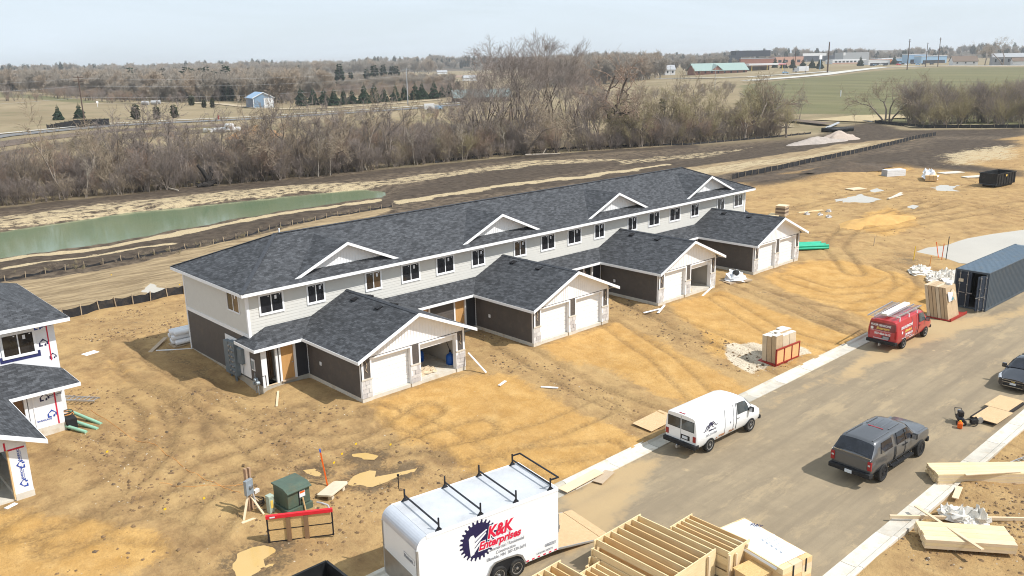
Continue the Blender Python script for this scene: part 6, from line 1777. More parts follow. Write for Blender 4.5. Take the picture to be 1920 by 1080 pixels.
ladder('ladder', 'longer ladder overhanging the rear of the red van roof on its far side', on((34.72, -22.36, -0.99), 0, -1.7, 0.62, 2.27), R(3), 4.2, 0.46, 14, group=None)
pk = thing('ladder_plank', 'aluminium walk plank between the ladders on the red van', 'plank', on((34.72, -22.36, -0.99), 0, -0.95, 0.12, 2.27), R(1))
g = MB(); g.box(0, 3.7, -0.2, 0.2, 0.0, 0.12); g.build('deck', M['white_trim'], pk, bevel=0.01)
g = MB(); g.box(-0.03, 0.0, -0.2, 0.2, 0.0, 0.12); g.box(3.7, 3.73, -0.2, 0.2, 0.0, 0.12); g.build('end_cap', M['alloy'], pk)
# ---- pickup with a topper
t = thing('pickup_truck', 'dark grey crew cab pickup with matching canopy topper, parked mid street', 'pickup', (15.86, -29.53, -0.99), R(-2.2))
wb, rear, front = 3.745, 1.18, 0.84
bed = ring(0.52, 0.95, 0.66, 1.01, 0.95, 0.99, 1.26, 0.90, 1.62, 0.80, 1.92)
tail0 = ring(0.55, 0.92, 0.66, 0.97, 0.95, 0.955, 1.24, 0.95, 1.275, 0.90, 1.33)
tail1 = ring(0.52, 0.95, 0.66, 1.00, 0.95, 0.98, 1.26, 0.955, 1.30, 0.90, 1.36)
capr = ring(0.52, 0.95, 0.66, 1.01, 0.95, 0.99, 1.26, 0.90, 1.60, 0.78, 1.88)
cab = ring(0.52, 0.95, 0.66, 1.01, 0.95, 0.98, 1.26, 0.88, 1.62, 0.76, 1.93)
cabf = ring(0.52, 0.95, 0.66, 1.01, 0.95, 0.98, 1.26, 0.86, 1.60, 0.72, 1.88)
cowl = ring(0.52, 0.95, 0.66, 1.01, 0.95, 0.98, 1.24, 0.90, 1.30, 0.84, 1.36)
hood = ring(0.52, 0.95, 0.66, 1.00, 0.95, 0.96, 1.17, 0.90, 1.22, 0.82, 1.28)
nose = ring(0.55, 0.92, 0.66, 0.96, 0.90, 0.93, 1.08, 0.88, 1.13, 0.78, 1.2)
tall = lambda rg: [(y, 0.56 + (z - 0.52) * 1.075) for y, z in rg]
tail0, tail1, capr, bed, cab, cabf, cowl, hood, nose = [tall(q) for q in (tail0, tail1, capr, bed, cab, cabf, cowl, hood, nose)]
st = [(-rear, tail0), (-rear + 0.06, tail1), (-rear + 0.50, capr), (-rear + 0.62, bed), (0.95, bed), (0.99, cab), (2.15, cab), (2.45, cabf), (3.05, cowl), (3.5, hood), (wb + front - 0.22, hood), (wb + front - 0.04, nose), (wb + front, scale_ring(nose, 0.93))]
sh = Shell(st)
sh.body('body', [M['pickup_grey'], M['black_plastic']], t, [(0, 0.86), (0, -0.86), (wb, 0.86), (wb, -0.86)], 0.52)
for x in (0, wb):
 for sd in (1, -1): wheel(t, x, sd * 0.88, 0.425, 0.28, sd, 6, 'black_metal')
for sd in (1, -1):
 sh.patch('canopy_window', M['glass_tint'], t, [(-0.35, 4.3), (0.72, 4.3), (0.72, 5.75), (-0.2, 5.75)], sd)
 sh.patch('rear_side_window', M['glass_tint'], t, [(1.18, 4.2), (1.92, 4.2), (1.88, 5.8), (1.25, 5.8)], sd)
 sh.patch('front_side_window', M['glass_tint'], t, [(2.0, 4.2), (2.85, 4.2), (2.42, 5.75), (1.97, 5.8)], sd)
 for q in (0.93, 1.06, 1.955): sh.patch('door_seam', M['black_plastic'], t, [(q, 2.1), (q + 0.015, 2.1), (q + 0.015, 4.1), (q, 4.1)], sd, 0.003, 0.02)
 for q in (1.72, 2.02): sh.patch('door_handle', M['black_plastic'], t, [(q, 3.6), (q + 0.16, 3.6), (q + 0.16, 3.75), (q, 3.75)], sd, 0.03)
 sh.patch('windshield', M['glass_tint'], t, [(2.5, 6.2), (3.03, 6.2), (3.03, 9.0), (2.5, 9.0)], sd)
 sh.patch('rear_glass', M['glass_tint'], t, [(-rear + 0.08, 6.0), (-rear + 0.46, 6.0), (-rear + 0.46, 9.0), (-rear + 0.08, 9.0)], sd, 0.012)
 mirror(t, sh, 2.62, 4.2, sd, 'black_plastic')
 b = MB(); b.box(0.85, 2.95, sd * 0.93 - 0.1, sd * 0.93 + 0.1, 0.40, 0.46)
 for x in (0.95, 1.6, 2.25, 2.85): b.beam((x, sd * 0.8, 0.5), (x, sd * 0.95, 0.43), 0.06, 0.04)
 b.build('side_step', M['black_plastic'], t)
 tl = MB(); tl.cbox((-rear + 0.04, sd * 0.885, 1.09), (0.16, 0.19, 0.42)); l = tl.build('tail_light', M['tail_red'], t, bevel=0.02)
 wl_ = MB(); wl_.cbox((-rear - 0.045, sd * 0.875, 1.13), (0.01, 0.1, 0.08)); wl_.build('reversing_lamp', M['lamp_clear'], l)
 hl = MB(); hl.cbox((wb + front - 0.02, sd * 0.75, 0.98), (0.1, 0.3, 0.14)); hl.build('headlight', M['lamp_clear'], t)
bp = MB(); bp.cbox((-rear - 0.07, 0, 0.64), (0.22, 1.98, 0.22)); bp.cbox((-rear + 0.05, 0.93, 0.6), (0.3, 0.14, 0.2)); bp.cbox((-rear + 0.05, -0.93, 0.6), (0.3, 0.14, 0.2)); bp.build('rear_bumper', M['black_plastic'], t, bevel=0.03)
pl = MB(); pl.box(-rear - 0.195, -rear - 0.182, -0.17, 0.17, 0.54, 0.70); pl.build('licence_plate', M['plate'], t)
tg = MB(); tg.box(-rear - 0.012, -rear + 0.02, -0.76, 0.76, 0.80, 1.30); tg.build('tailgate', M['pickup_grey'], t, bevel=0.01)
rim_ = MB()
for sd in (1, -1): rim_.frame_box((-rear + 0.0, 0, 1.42), (0, sd * 0.9, -0.0), (0.04, 0, 0), (0, 0, 0.035))
rim_.build('canopy_sill', M['chrome'], t)
hb = MB(); hb.cbox((-rear + 0.16, 0.02, 1.58), (0.03, 0.16, 0.04), ry=R(40)); hb.build('canopy_handle', M['steel'], t)
bl = MB(); bl.box(0.88, 0.94, -0.36, 0.36, 2.075, 2.105); bl.build('brake_light', M['tail_red'], t)
rb = MB()
for y in (-0.52, -0.18, 0.18, 0.52): rb.box(1.1, 2.1, y - 0.03, y + 0.03, 2.08, 2.102)
rb.box(-0.6, 0.9, -0.66, -0.62, 2.06, 2.085); rb.box(-0.6, 0.9, 0.62, 0.66, 2.06, 2.085)
rb.build('roof_rib', M['topper_grey'], t)
gr = MB(); gr.box(wb + front - 0.02, wb + front + 0.02, -0.6, 0.6, 0.8, 1.08); gr.build('grille', M['black_plastic'], t)
fb = MB(); fb.cbox((wb + front + 0.02, 0, 0.62), (0.2, 1.9, 0.24)); fb.build('front_bumper', M['black_plastic'], t, bevel=0.03)
st_ = MB(); st_.box(-rear + 0.09, -rear + 0.1, 0.6, 0.72, 1.49, 1.53); st_.build('sticker', M['orange'], t)
# ---- black sedan, nose towards the camera
t = thing('sedan', 'black sedan facing down the street at the right edge', 'car', (32.35, -30.95, -0.99), R(180))
wb, rear, front = 2.83, 1.05, 0.92
def cr(zb, ws, zs, wm, zm, wbt, zbelt, wu, zu, wr, zr): return ring(zb, ws, zs, wm, zm, wbt, zbelt, wu, zu, wr, zr)
trunk = cr(0.32, 0.84, 0.45, 0.90, 0.65, 0.88, 0.88, 0.84, 0.93, 0.76, 1.0)
trunk2 = cr(0.26, 0.86, 0.42, 0.92, 0.65, 0.90, 0.92, 0.84, 0.98, 0.74, 1.05)
roofb = cr(0.22, 0.87, 0.40, 0.925, 0.65, 0.91, 0.94, 0.76, 1.22, 0.62, 1.42)
rooff = cr(0.22, 0.87, 0.40, 0.925, 0.65, 0.91, 0.92, 0.75, 1.22, 0.60, 1.45)
cowl = cr(0.22, 0.87, 0.40, 0.925, 0.65, 0.90, 0.88, 0.83, 0.93, 0.74, 0.99)
hood = cr(0.22, 0.87, 0.40, 0.91, 0.60, 0.88, 0.78, 0.80, 0.83, 0.70, 0.90)
nose = cr(0.26, 0.80, 0.38, 0.82, 0.52, 0.78, 0.66, 0.70, 0.70, 0.60, 0.74)
# the sedan sits with its front axle at x = 0
st = [(-rear - wb, trunk), (-rear - wb + 0.1, trunk2), (-wb - 0.35, trunk2), (-wb + 0.55, roofb), (-1.35, rooff), (-0.42, cowl), (front - 0.35, hood), (front - 0.06, nose), (front, scale_ring(nose, 0.94, -0.02))]
sh = Shell(st)
sh.body('body', [M['car_black'], M['black_plastic']], t, [(0, 0.8), (0, -0.8), (-wb, 0.8), (-wb, -0.8)], 0.37)
for x in (0, -wb):
 for sd in (1, -1): wheel(t, x, sd * 0.80, 0.33, 0.22, sd, 5)
for sd in (1, -1):
 sh.patch('windshield', M['glass_tint'], t, [(-1.25, 6.1), (-0.46, 6.1), (-0.46, 9.0), (-1.25, 9.0)], sd)
 sh.patch('side_window', M['glass_tint'], t, [(-wb + 0.4, 4.3), (-0.75, 4.3), (-1.3, 5.8), (-wb + 0.7, 5.8)], sd)
 sh.patch('rear_window', M['glass_tint'], t, [(-wb - 0.28, 6.1), (-wb + 0.5, 6.1), (-wb + 0.5, 9.0), (-wb - 0.28, 9.0)], sd)
 sh.patch('headlight', M['lamp_clear'], t, [(front - 0.42, 4.1), (front - 0.06, 4.0), (front - 0.08, 5.6), (front - 0.5, 5.2)], sd, 0.012)
 mirror(t, sh, -0.72, 4.4, sd, 'car_black')
g = MB(); g.box(front - 0.02, front + 0.012, -0.55, 0.55, 0.56, 0.66); g.box(front - 0.02, front + 0.012, -0.5, 0.5, 0.33, 0.46); g.build('grille', M['black_plastic'], t)
g = MB(); g.box(front - 0.01, front + 0.03, -0.58, 0.58, 0.66, 0.685); g.box(front - 0.01, front + 0.03, -0.56, 0.56, 0.535, 0.56); g.box(front, front + 0.03, -0.52, 0.52, 0.30, 0.325); g.build('grille_trim', M['chrome'], t)
g = MB(); g.box(front + 0.015, front + 0.035, -0.09, 0.09, 0.60, 0.63); g.build('badge', M['logo_yellow'], t)
g = MB(); g.box(front + 0.013, front + 0.025, -0.16, 0.16, 0.42, 0.55); g.build('licence_plate', M['plate'], t)
# ---- enclosed trailer
TL, TWd, TH = 6.2, 2.70, 3.05
ang = math.atan2(0.84, -5.72)
t = thing('enclosed_trailer', 'white enclosed cargo trailer with ladder racks and a red and navy saw blade logo', 'trailer', (0.95, -23.08, -1.0), ang)
# local x runs from the rear (0) to the nose (TL); +y is the far side after the turn
zb, zt, hw = 0.38, TH, TWd / 2
prof = [(0, zb), (TL, zb), (TL, zt - 0.45)]
for k in range(1, 7):
 a = math.pi / 2 * k / 6; prof.append((TL - 0.45 + 0.45 * math.cos(a), zt - 0.45 + 0.45 * math.sin(a)))
prof.append((0, zt))
b = MB(); b.prism([(x, -hw, z) for x, z in prof], (0, 2 * hw, 0))
body = b.build('body', M['white_paint'], t, angle=30)
# local -y faces +Y of the world after the half turn, so the lettered side is local +y
sy = 1
def side_box(x0, x1, z0, z1, d, m, nm, parent=t):
 g = MB(); g.box(x0, x1, hw * sy, hw * sy + d, z0, z1); return g.build(nm, m, parent)
rf = MB(); rf.box(0.06, TL - 0.46, -hw + 0.07, hw - 0.07, zt + 0.001, zt + 0.012); rf.build('roof_sheet', mat('trailer_roof', (0.56, 0.57, 0.59), 0.45, 0.2, var=0.1, scale=0.9, dirt=((0.42, 0.42, 0.42), 0.6)), t)
tr = MB()
for sd in (1, -1):
 tr.box(0, TL - 0.4, sd * hw - 0.02, sd * hw + 0.02, zt - 0.10, zt + 0.02)
tr.box(-0.02, 0.03, -hw, hw, zt - 0.05, zt + 0.015)
tr.build('roof_trim', M['white_trim'], t)
nose_ = MB()
pts = []
for k in range(9):
 a = math.pi / 2 * k / 8
 pts.append((TL - 0.45 + 0.462 * math.cos(a), zt - 0.45 + 0.462 * math.sin(a)))
for (x0, z0), (x1, z1) in zip(pts[:-1], pts[1:]):
 nose_.face([(x0, -hw, z0), (x0, hw, z0), (x1, hw, z1), (x1, -hw, z1)])
nose_.build('nose_cap', mat('nose_alu', (0.58, 0.60, 0.64), 0.35, 0.35, var=0.05), t, smooth=True)
cs = MB()
for sd in (1, -1): cs.tube((TL - 0.02, sd * (hw - 0.02), zb), (TL - 0.02, sd * (hw - 0.02), zt - 0.45), 0.055, 0.055, 8)
cs.build('corner_post', M['alloy'], t)
sg = MB(); sg.box(TL, TL + 0.012, -hw + 0.05, hw - 0.05, zb, zb + 1.05); sg.build('stone_guard', mat('tread_plate', (0.40, 0.36, 0.31), 0.35, 0.6, var=0.2, scale=1.2), t)
text('printed_word', 'Haulmark', 0.16, M['grey_text'], t, (TL + 0.015, hw - 0.95, 1.95), (R(90), 0, R(90)), bold=0.004)
pb = MB(); pb.box(TL + 0.001, TL + 0.008, hw - 1.0, hw - 0.2, 1.91, 1.92); pb.box(TL + 0.001, TL + 0.008, hw - 1.0, hw - 0.2, 2.12, 2.13); pb.box(TL + 0.001, TL + 0.008, hw - 1.0, hw - 0.99, 1.92, 2.12); pb.box(TL + 0.001, TL + 0.008, hw - 0.21, hw - 0.2, 1.92, 2.12); pb.build('badge_border', M['grey_text'], t)
# racks
for x in (0.32, 1.93, 3.5, 5.25):
 r_ = MB()
 r_.beam((x, -hw + 0.08, zt + 0.24), (x, hw - 0.08, zt + 0.24), 0.05, 0.05)
 for sd in (1, -1):
  r_.beam((x, sd * (hw - 0.06), zt + 0.0), (x, sd * (hw - 0.06), zt + 0.50), 0.05, 0.05, 0, (0, 1, 0))
  r_.prism([(x - 0.16, sd * (hw - 0.03), zt - 0.01), (x + 0.16, sd * (hw - 0.03), zt - 0.01), (x + 0.03, sd * (hw - 0.03), zt + 0.14), (x - 0.03, sd * (hw - 0.03), zt + 0.14)], (0, -sd * 0.06, 0))
 if x < 1:
  r_.beam((x - 0.38, -hw + 0.06, zt + 0.42), (x - 0.38, hw - 0.06, zt + 0.42), 0.05, 0.05)
  for sd in (1, -1): r_.beam((x, sd * (hw - 0.06), zt + 0.42), (x - 0.40, sd * (hw - 0.06), zt + 0.42), 0.05, 0.05)
 r_.build('ladder_rack', M['black_metal'], t)
# text frame on the lettered side: u runs from nose to tail
def sp(u, z): return (u, hw + 0.006, z)
RT = (R(90), 0, R(180))
bl = MB()
cx, cz, r0 = 3.66, 2.12, 0.80
pts = []
N = 26
for k in range(N):
 a0 = 2 * math.pi * k / N
 for f, rr_ in ((0.0, 0.86), (0.25, 1.04), (0.55, 1.0), (0.62, 0.87)):
  a = a0 + f * 2 * math.pi / N
  pts.append((cx + r0 * rr_ * math.cos(a), hw + 0.001, cz + r0 * rr_ * math.sin(a)))
c0 = (cx, hw + 0.001, cz)
for i in range(len(pts)):
 j = (i + 1) % len(pts)
 bl.face([c0, pts[i], pts[j]]); 
 p, q = Vector(pts[i]), Vector(pts[j]); d_ = Vector((0, 0.004, 0))
 bl.face([Vector(c0) + d_, p + d_, q + d_]); bl.face([p, q, q + d_, p + d_])
bl.build('printed_saw_blade', M['logo_navy'], t)
wh = MB()
Y = hw + 0.006
def wpoly(pp): wh.prism([(cx - a, Y, cz + b) for a, b in pp], (0, 0.003, 0))
wpoly([(-0.42, 0.16), (-0.34, 0.26), (-0.22, 0.28), (-0.16, 0.16), (-0.2, -0.5), (-0.36, -0.56), (-0.4, -0.2)])
wpoly([(-0.16, 0.12), (0.34, 0.34), (0.38, 0.30), (0.1, 0.14), (-0.16, -0.02)]); wpoly([(-0.18, -0.08), (0.30, 0.22), (0.34, 0.18), (0.0, -0.08), (-0.19, -0.26)]); wpoly([(-0.19, -0.3), (0.05, -0.1), (0.08, -0.15), (-0.19, -0.46)])
wh.build('printed_state_shape', M['far_white'], t)
def put(body_, size, m, u, z, tilt=0.0, **k):
 return text('printed_word', body_, size, M[m], t, (u, hw + 0.011, z), (R(90), R(tilt), R(180)), **k)
put('K&K', 0.66, 'far_white', 3.30, 2.04, 0, shear=0.22, bold=0.06, fit=1.24)
o = put('K&K', 0.66, 'logo_red', 3.28, 2.05, 0, shear=0.22, bold=0.026, fit=1.18); o.location.y += 0.005
put('Enterprises', 0.44, 'far_white', 3.70, 1.69, 0, shear=0.28, bold=0.045, fit=1.96)
o = put('Enterprises', 0.44, 'logo_red', 3.67, 1.70, 0, shear=0.28, bold=0.016, fit=1.90); o.location.y += 0.005
put('Commercial / Residential', 0.185, 'grey_text', 3.30, 1.47, fit=1.66)
put('Construction', 0.185, 'grey_text', 2.92, 1.28, fit=0.88)
put('Ellendale, MN  507-339-3691', 0.185, 'grey_text', 3.33, 1.10, fit=1.76)
put('GRIZZLY', 0.16, 'grey_text', 0.66, 0.74, bold=0.006, shear=0.1, fit=0.56)
put('LIC# BC102571', 0.11, 'grey_text', 1.05, 0.54, fit=0.76)
for k in range(6):
 side_box(0.08 + k * 0.27, 0.2 + k * 0.27, zb + 0.02, zb + 0.075, 0.006, M['logo_red' if k % 2 == 0 else 'logo_red'], 'reflector')
# wheels and wheel arch
ar = MB()
for a0 in range(11):
 pass
fl = MB()
out = [(1.55, zb)] + [(1.62 + 0.0, 0.55), (1.75, 0.82), (1.98, 0.96), (2.5, 1.0), (3.0, 0.99), (3.2, 0.86), (3.34, 0.58), (3.4, zb)]
inn_ = [(1.63, zb), (1.70, 0.56), (1.82, 0.77), (2.02, 0.89), (2.5, 0.93), (2.96, 0.92), (3.12, 0.82), (3.25, 0.57), (3.32, zb)]
for k in range(len(out) - 1):
 fl.prism([(out[k][0], hw, out[k][1]), (out[k + 1][0], hw, out[k + 1][1]), (inn_[k + 1][0], hw, inn_[k + 1][1]), (inn_[k][0], hw, inn_[k][1])], (0, 0.06, 0))
fl.build('fender', M['alloy'], t)
dk = MB(); dk.prism([(x, hw + 0.001, z) for x, z in inn_], (0, 0.008, 0)); dk.build('wheel_well', M['black_plastic'], t)
for x in (2.02, 2.84):
 for sd in (1, -1): wheel(t, x, sd * (hw - 0.02), 0.36, 0.22, sd, 8)
# ramp door let down at the rear
rd = MB()
rd.prism([(0.0, -hw + 0.08, zb + 0.02), (-2.25, -hw + 0.08, 0.04), (-2.25, -hw + 0.08, -0.02), (0.0, -hw + 0.08, zb - 0.04)], (0, 2 * hw - 0.16, 0))
ra = rd.build('ramp_door', M['plywood'], t)
fp = MB(); fp.prism([(-2.27, -hw + 0.08, 0.045), (-2.72, -hw + 0.08, 0.015), (-2.72, -hw + 0.08, -0.005), (-2.27, -hw + 0.08, 0.0)], (0, 2 * hw - 0.16, 0)); fp.build('ramp_flap', M['plywood'], ra)
for sd in (1, -1):
 re_ = MB(); re_.beam((0.0, sd * (hw - 0.06), zb - 0.01), (-2.25, sd * (hw - 0.06), 0.0), 0.04, 0.07); re_.build('ramp_edge', M['alloy'], ra)
ri = MB(); ri.box(-0.006, 0.02, -hw + 0.1, hw - 0.1, zb + 0.06, zt - 0.15); ri.build('rear_shade_sheet', M['interior_dark'], t)  # dark sheet on the closed rear; shade of the inside put into its colour
lt = MB(); lt.tube((-0.06, hw - 0.05, 1.1), (-0.06, hw - 0.05, 1.9), 0.02); lt.box(-0.09, -0.03, hw - 0.08, hw - 0.02, 1.25, 1.42); lt.build('latch_rod', M['steel'], t)
# ================================================================ things on the site
# ---- shipping container
CL, CW, CH = 12.19, 2.44, 2.95
t = thing('shipping_container', 'slate blue shipping container with one door open, at the end of the street', 'container', (47.15, -22.88, -0.98), R(-1.2))
def corrug(mb, p0, p1, nrm, z0, z1, m=0, pitch=0.28, d=0.036):
 p0, p1, nrm = Vector(p0), Vector(p1), Vector(nrm); L = (p1 - p0).length; u = (p1 - p0) / L
 n = int(L / pitch); s = L / n
 pts = []
 for i in range(n):
  for f, o in ((0.0, 0.0), (0.25, 0.0), (0.5, 1.0), (0.75, 1.0)):
   pts.append(p0 + u * (i * s + f * s) - nrm * d * o)
 pts.append(p1)
 for a, b in zip(pts[:-1], pts[1:]):
  mb.face([a + Vector((0, 0, z0)), b + Vector((0, 0, z0)), b + Vector((0, 0, z1)), a + Vector((0, 0, z1))], m)
hw = CW / 2
sd = MB(); corrug(sd, (0.1, -hw + 0.01, 0), (CL - 0.1, -hw + 0.01, 0), (0, -1, 0), 0.16, CH - 0.06); corrug(sd, (0.1, hw - 0.01, 0), (CL - 0.1, hw - 0.01, 0), (0, 1, 0), 0.16, CH - 0.06); corrug(sd, (CL - 0.02, -hw + 0.1, 0), (CL - 0.02, hw - 0.1, 0), (1, 0, 0), 0.16, CH - 0.06)
sd.build('side_panel', M['container_blue'], t)
rf = MB(); rf.box(0.06, CL - 0.06, -hw + 0.06, hw - 0.06, CH - 0.05, CH - 0.02)
for i in range(38):
 x = 0.3 + i * 0.305; rf.box(x, x + 0.15, -hw + 0.12, hw - 0.12, CH - 0.02, CH - 0.004)
rf.build('roof_panel', M['container_roof'], t)
fr = MB()
for y in (-hw, hw - 0.06):
 fr.box(0, CL, y, y + 0.06, CH - 0.06, CH); fr.box(0, CL, y, y + 0.06, 0.0, 0.16)
for x in (0, CL - 0.12):
 for y in (-hw, hw - 0.12): fr.box(x - 0.004, x + 0.124, y - 0.004, y + 0.124, 0.161, CH - 0.061)
fr.box(0.0, 0.12, -hw + 0.13, hw - 0.13, CH - 0.14, CH - 0.001); fr.box(0.0, 0.12, -hw + 0.13, hw - 0.13, 0.0, 0.14)
fr.build('frame', M['container_blue'], t)
cc = MB()
for x in (0, CL - 0.18):
 for y in (-hw - 0.006, hw - 0.156):
  for z in (0.0, CH - 0.11): cc.box(x - 0.008, x + 0.17, y, y + 0.162, z - 0.004, z + 0.116)
cc.build('corner_casting', M['container_blue'], t)
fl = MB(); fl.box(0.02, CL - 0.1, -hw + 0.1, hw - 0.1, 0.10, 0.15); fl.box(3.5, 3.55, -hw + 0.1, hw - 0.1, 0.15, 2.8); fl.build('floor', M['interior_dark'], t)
def leaf(open_ang, hinge_y, s, parent):
 root = MB(); w = 1.14
 # panel with three shallow horizontal swages, in local coordinates from the hinge
 a = R(open_ang); ux = Vector((-math.sin(a), -s * math.cos(a), 0)); nn = Vector((math.cos(a), -s * math.sin(a), 0)) * -1.0
 o = Vector((0.06, hinge_y, 0.15))
 root.frame_box(o, ux * w, nn * 0.05, Vector((0, 0, CH - 0.31)))
 for k in range(4):
  z = 0.18 + k * 0.62
  root.frame_box(o + ux * 0.12 + nn * 0.05 + Vector((0, 0, z)), ux * (w - 0.24), nn * 0.025, Vector((0, 0, 0.42)))
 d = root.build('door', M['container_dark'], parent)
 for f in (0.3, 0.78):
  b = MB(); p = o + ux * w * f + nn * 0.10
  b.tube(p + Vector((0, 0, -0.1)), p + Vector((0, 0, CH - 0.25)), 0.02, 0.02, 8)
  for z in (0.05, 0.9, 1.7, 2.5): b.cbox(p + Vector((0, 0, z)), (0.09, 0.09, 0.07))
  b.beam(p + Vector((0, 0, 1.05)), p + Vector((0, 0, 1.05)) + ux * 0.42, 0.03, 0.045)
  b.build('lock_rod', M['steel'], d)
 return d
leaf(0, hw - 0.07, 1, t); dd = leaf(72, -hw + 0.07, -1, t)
lab = MB(); lab.box(-0.064, -0.058, 0.55, 0.9, 2.0, 2.25); lab.build('label_plate', M['lid_beige'], t)
sp_ = MB()
for z in (2.2, 1.75, 1.5, 0.7): sp_.cbox((-0.35, -hw + 0.20, z), (0.42, 0.03, 0.16), rz=R(-8))
sp_.build('door_fitting', M['steel'], t)
# ---- leaning boards and wrapped boxes on a red pallet beside the container
t = thing('siding_pallet', 'tall torn cardboard and white siding boxes leaning on a red pallet beside the container', 'pallet', (44.05, -22.1, -0.99), R(-1))
b = MB(); b.box(-1.25, 1.65, -1.2, 0.55, 0.0, 0.07); b.box(-1.25, 1.65, -1.2, -1.14, 0.07, 0.2); b.build('base', M['red_frame'], t)
for i in range(6):
 g = MB(); y = 0.34 - i * 0.26; k = 0.17
 g.prism([(-1.1, y, 0.075), (1.0 - 0.05 * i, y, 0.075), (0.75, y + 0.5, 2.35), (-0.95, y + 0.5, 2.35)], (0, 0.22, 0))
 g.build('carton', M['cardboard' if i % 3 else 'cardboard_pale'], t)
for i in range(3):
 g = MB(); x = 0.42 + i * 0.27
 g.prism([(x, -0.9 + 0.1 * i, 0.075), (x + 0.24, -0.9 + 0.1 * i, 0.075), (x - 0.02, -0.35 + 0.1 * i, 2.5), (x - 0.26, -0.35 + 0.1 * i, 2.5)], (0, 0.32, 0)); g.build('carton', M['white_wrap'], t)
g = MB(); g.prism([(-0.85, -0.78, 1.35), (-0.1, -0.74, 1.3), (-0.2, -0.72, 1.95), (-0.9, -0.66, 2.0)], (0.0, 0.05, 0.02)); g.build('torn_flap', M['white_wrap'], t)
g = MB(); g.prism([(-0.1, -0.95, 1.3), (0.25, -0.8, 1.8), (-0.1, -0.62, 2.2), (-0.35, -0.6, 1.9)], (0.05, 0.06, 0.0)); g.build('torn_flap', M['cardboard_pale'], t)
g = MB(); g.box(-1.06, -0.75, -1.02, -1.0, 1.55, 1.75); g.build('printed_panel', mat('print_teal', (0.12, 0.3, 0.36), 0.6), t)
# ---- crate of boxes by the kerb
t = thing('siding_crate', 'upright pale siding boxes in a red framed crate on gravel by the kerb', 'crate', (26.7, -18.9, -0.80), R(-3))
b = MB(); b.box(-1.3, 1.3, -0.55, 0.75, -0.05, 0.09); b.build('base', M['red_frame'], t)
for i in range(3):
 g = MB(); g.box(-1.25 + i * 0.84, -0.43 + i * 0.84, -0.56, -0.52, 0.13, 1.02); g.build('panel', M['crate_face'], t)
f = MB()
for i in range(4): f.box(-1.28 + i * 0.84, -1.22 + i * 0.84, -0.60, -0.5, 0.05, 1.10)
f.box(-1.28, 1.30, -0.61, -0.52, 1.03, 1.10); f.box(-1.28, 1.3, -0.6, -0.52, 0.06, 0.13)
f.build('frame', M['red_frame'], t)
for r_ in range(3):
 for c in range(3):
  g = MB(); x0 = -1.12 + c * 0.74; y0 = -0.46 + r_ * 0.35; h = random.uniform(1.72, 1.86) + 0.22 * (c == 2) * 0
  g.prism([(x0, y0, 0.10), (x0 + 0.70, y0, 0.10), (x0 + 0.70 + 0.06, y0 + 0.1, h), (x0 + 0.06, y0 + 0.1, h)], (0, 0.31, 0)); o = g.build('carton', M[random.choice(('cardboard_pale', 'cardboard', 'cardboard_pale'))], t)
  c_ = MB(); c_.box(x0 + 0.05, x0 + 0.77, y0 + 0.09, y0 + 0.43, h, h + 0.015); c_.build('carton_top', M['plastic_wrap'], o)
# ---- transformer, meter post, pedestal, panel, lid, marker
t = thing('transformer', 'dark green padmount transformer behind the red topped panel', 'transformer', (-5.25, -14.3, -0.55), R(4))
b = MB(); b.prism([(-0.55, -0.55, 0.42), (0.55, -0.55, 0.42), (0.55, 0.55, 0.42), (-0.55, 0.55, 0.42)], (0, 0, 0.85)); b.build('cabinet', M['transformer_green'], t, bevel=0.03)
b = MB(); b.prism([(-0.6, -0.66, 1.2), (-0.6, -0.3, 1.34), (-0.6, 0.6, 1.34), (-0.6, 0.6, 1.28), (-0.6, -0.66, 1.14)], (1.2, 0, 0)); b.build('lid', M['transformer_green'], t, bevel=0.015)
b = MB(); b.box(-0.62, 0.62, -0.62, 0.62, -0.1, 0.40); b.build('base', M['transformer_green'], t, bevel=0.02)
b = MB(); b.box(0.02, 0.3, -0.575, -0.555, 0.78, 1.06); w = b.build('warning_label', M['far_white'], t)
b = MB(); b.box(0.04, 0.28, -0.582, -0.576, 0.96, 1.04); b.build('label_band', M['orange'], w)
b = MB(); b.box(-0.02, 0.02, -0.575, -0.555, 0.44, 1.1); b.box(0.1, 0.16, -0.6, -0.555, 0.6, 0.7); b.build('hasp', M['black_metal'], t)
b = MB(); b.beam((0.25, -0.68, 0.0), (0.18, -0.62, 0.75), 0.07, 0.04); tag(b.build('wooden_stake', M['lumber_warm'], None, (-5.25, -14.3, -0.55)), 'short wooden stake leaning on the green transformer', 'stake')
M['post_brown'] = wood_mat('post_brown', (0.34, 0.21, 0.13), (0.46, 0.31, 0.20))
t = thing('meter_post', 'temporary power post of grey timber with a meter box on braces', 'power post', (-6.75, -13.4, -0.45), R(20))
b = MB(); b.beam((-0.08, 0, 0), (-0.08, 0, 2.1), 0.09, 0.14, 0, (0, 1, 0)); b.beam((0.10, 0.02, 0), (0.14, 0.02, 2.05), 0.09, 0.14, 0, (0, 1, 0)); b.build('post', M['post_brown'], t)
for a, c in (((-0.75, -0.3, 0.02), (-0.06, 0, 0.9)), ((0.75, 0.1, 0.02), (0.1, 0, 0.8)), ((0.0, -0.8, 0.02), (0.0, -0.05, 0.85))):
 b = MB(); b.beam(a, c, 0.09, 0.05); b.build('brace', M['lumber_pale'], t)
b = MB(); b.beam((-0.9, -0.35, 0.05), (0.1, -0.75, 0.05), 0.14, 0.08); b.build('foot_board', M['lumber_pale'], t)
b = MB(); b.box(-0.34, 0.06, -0.24, -0.08, 0.98, 1.66); mb_ = b.build('meter_box', M['galv'], t, bevel=0.015)
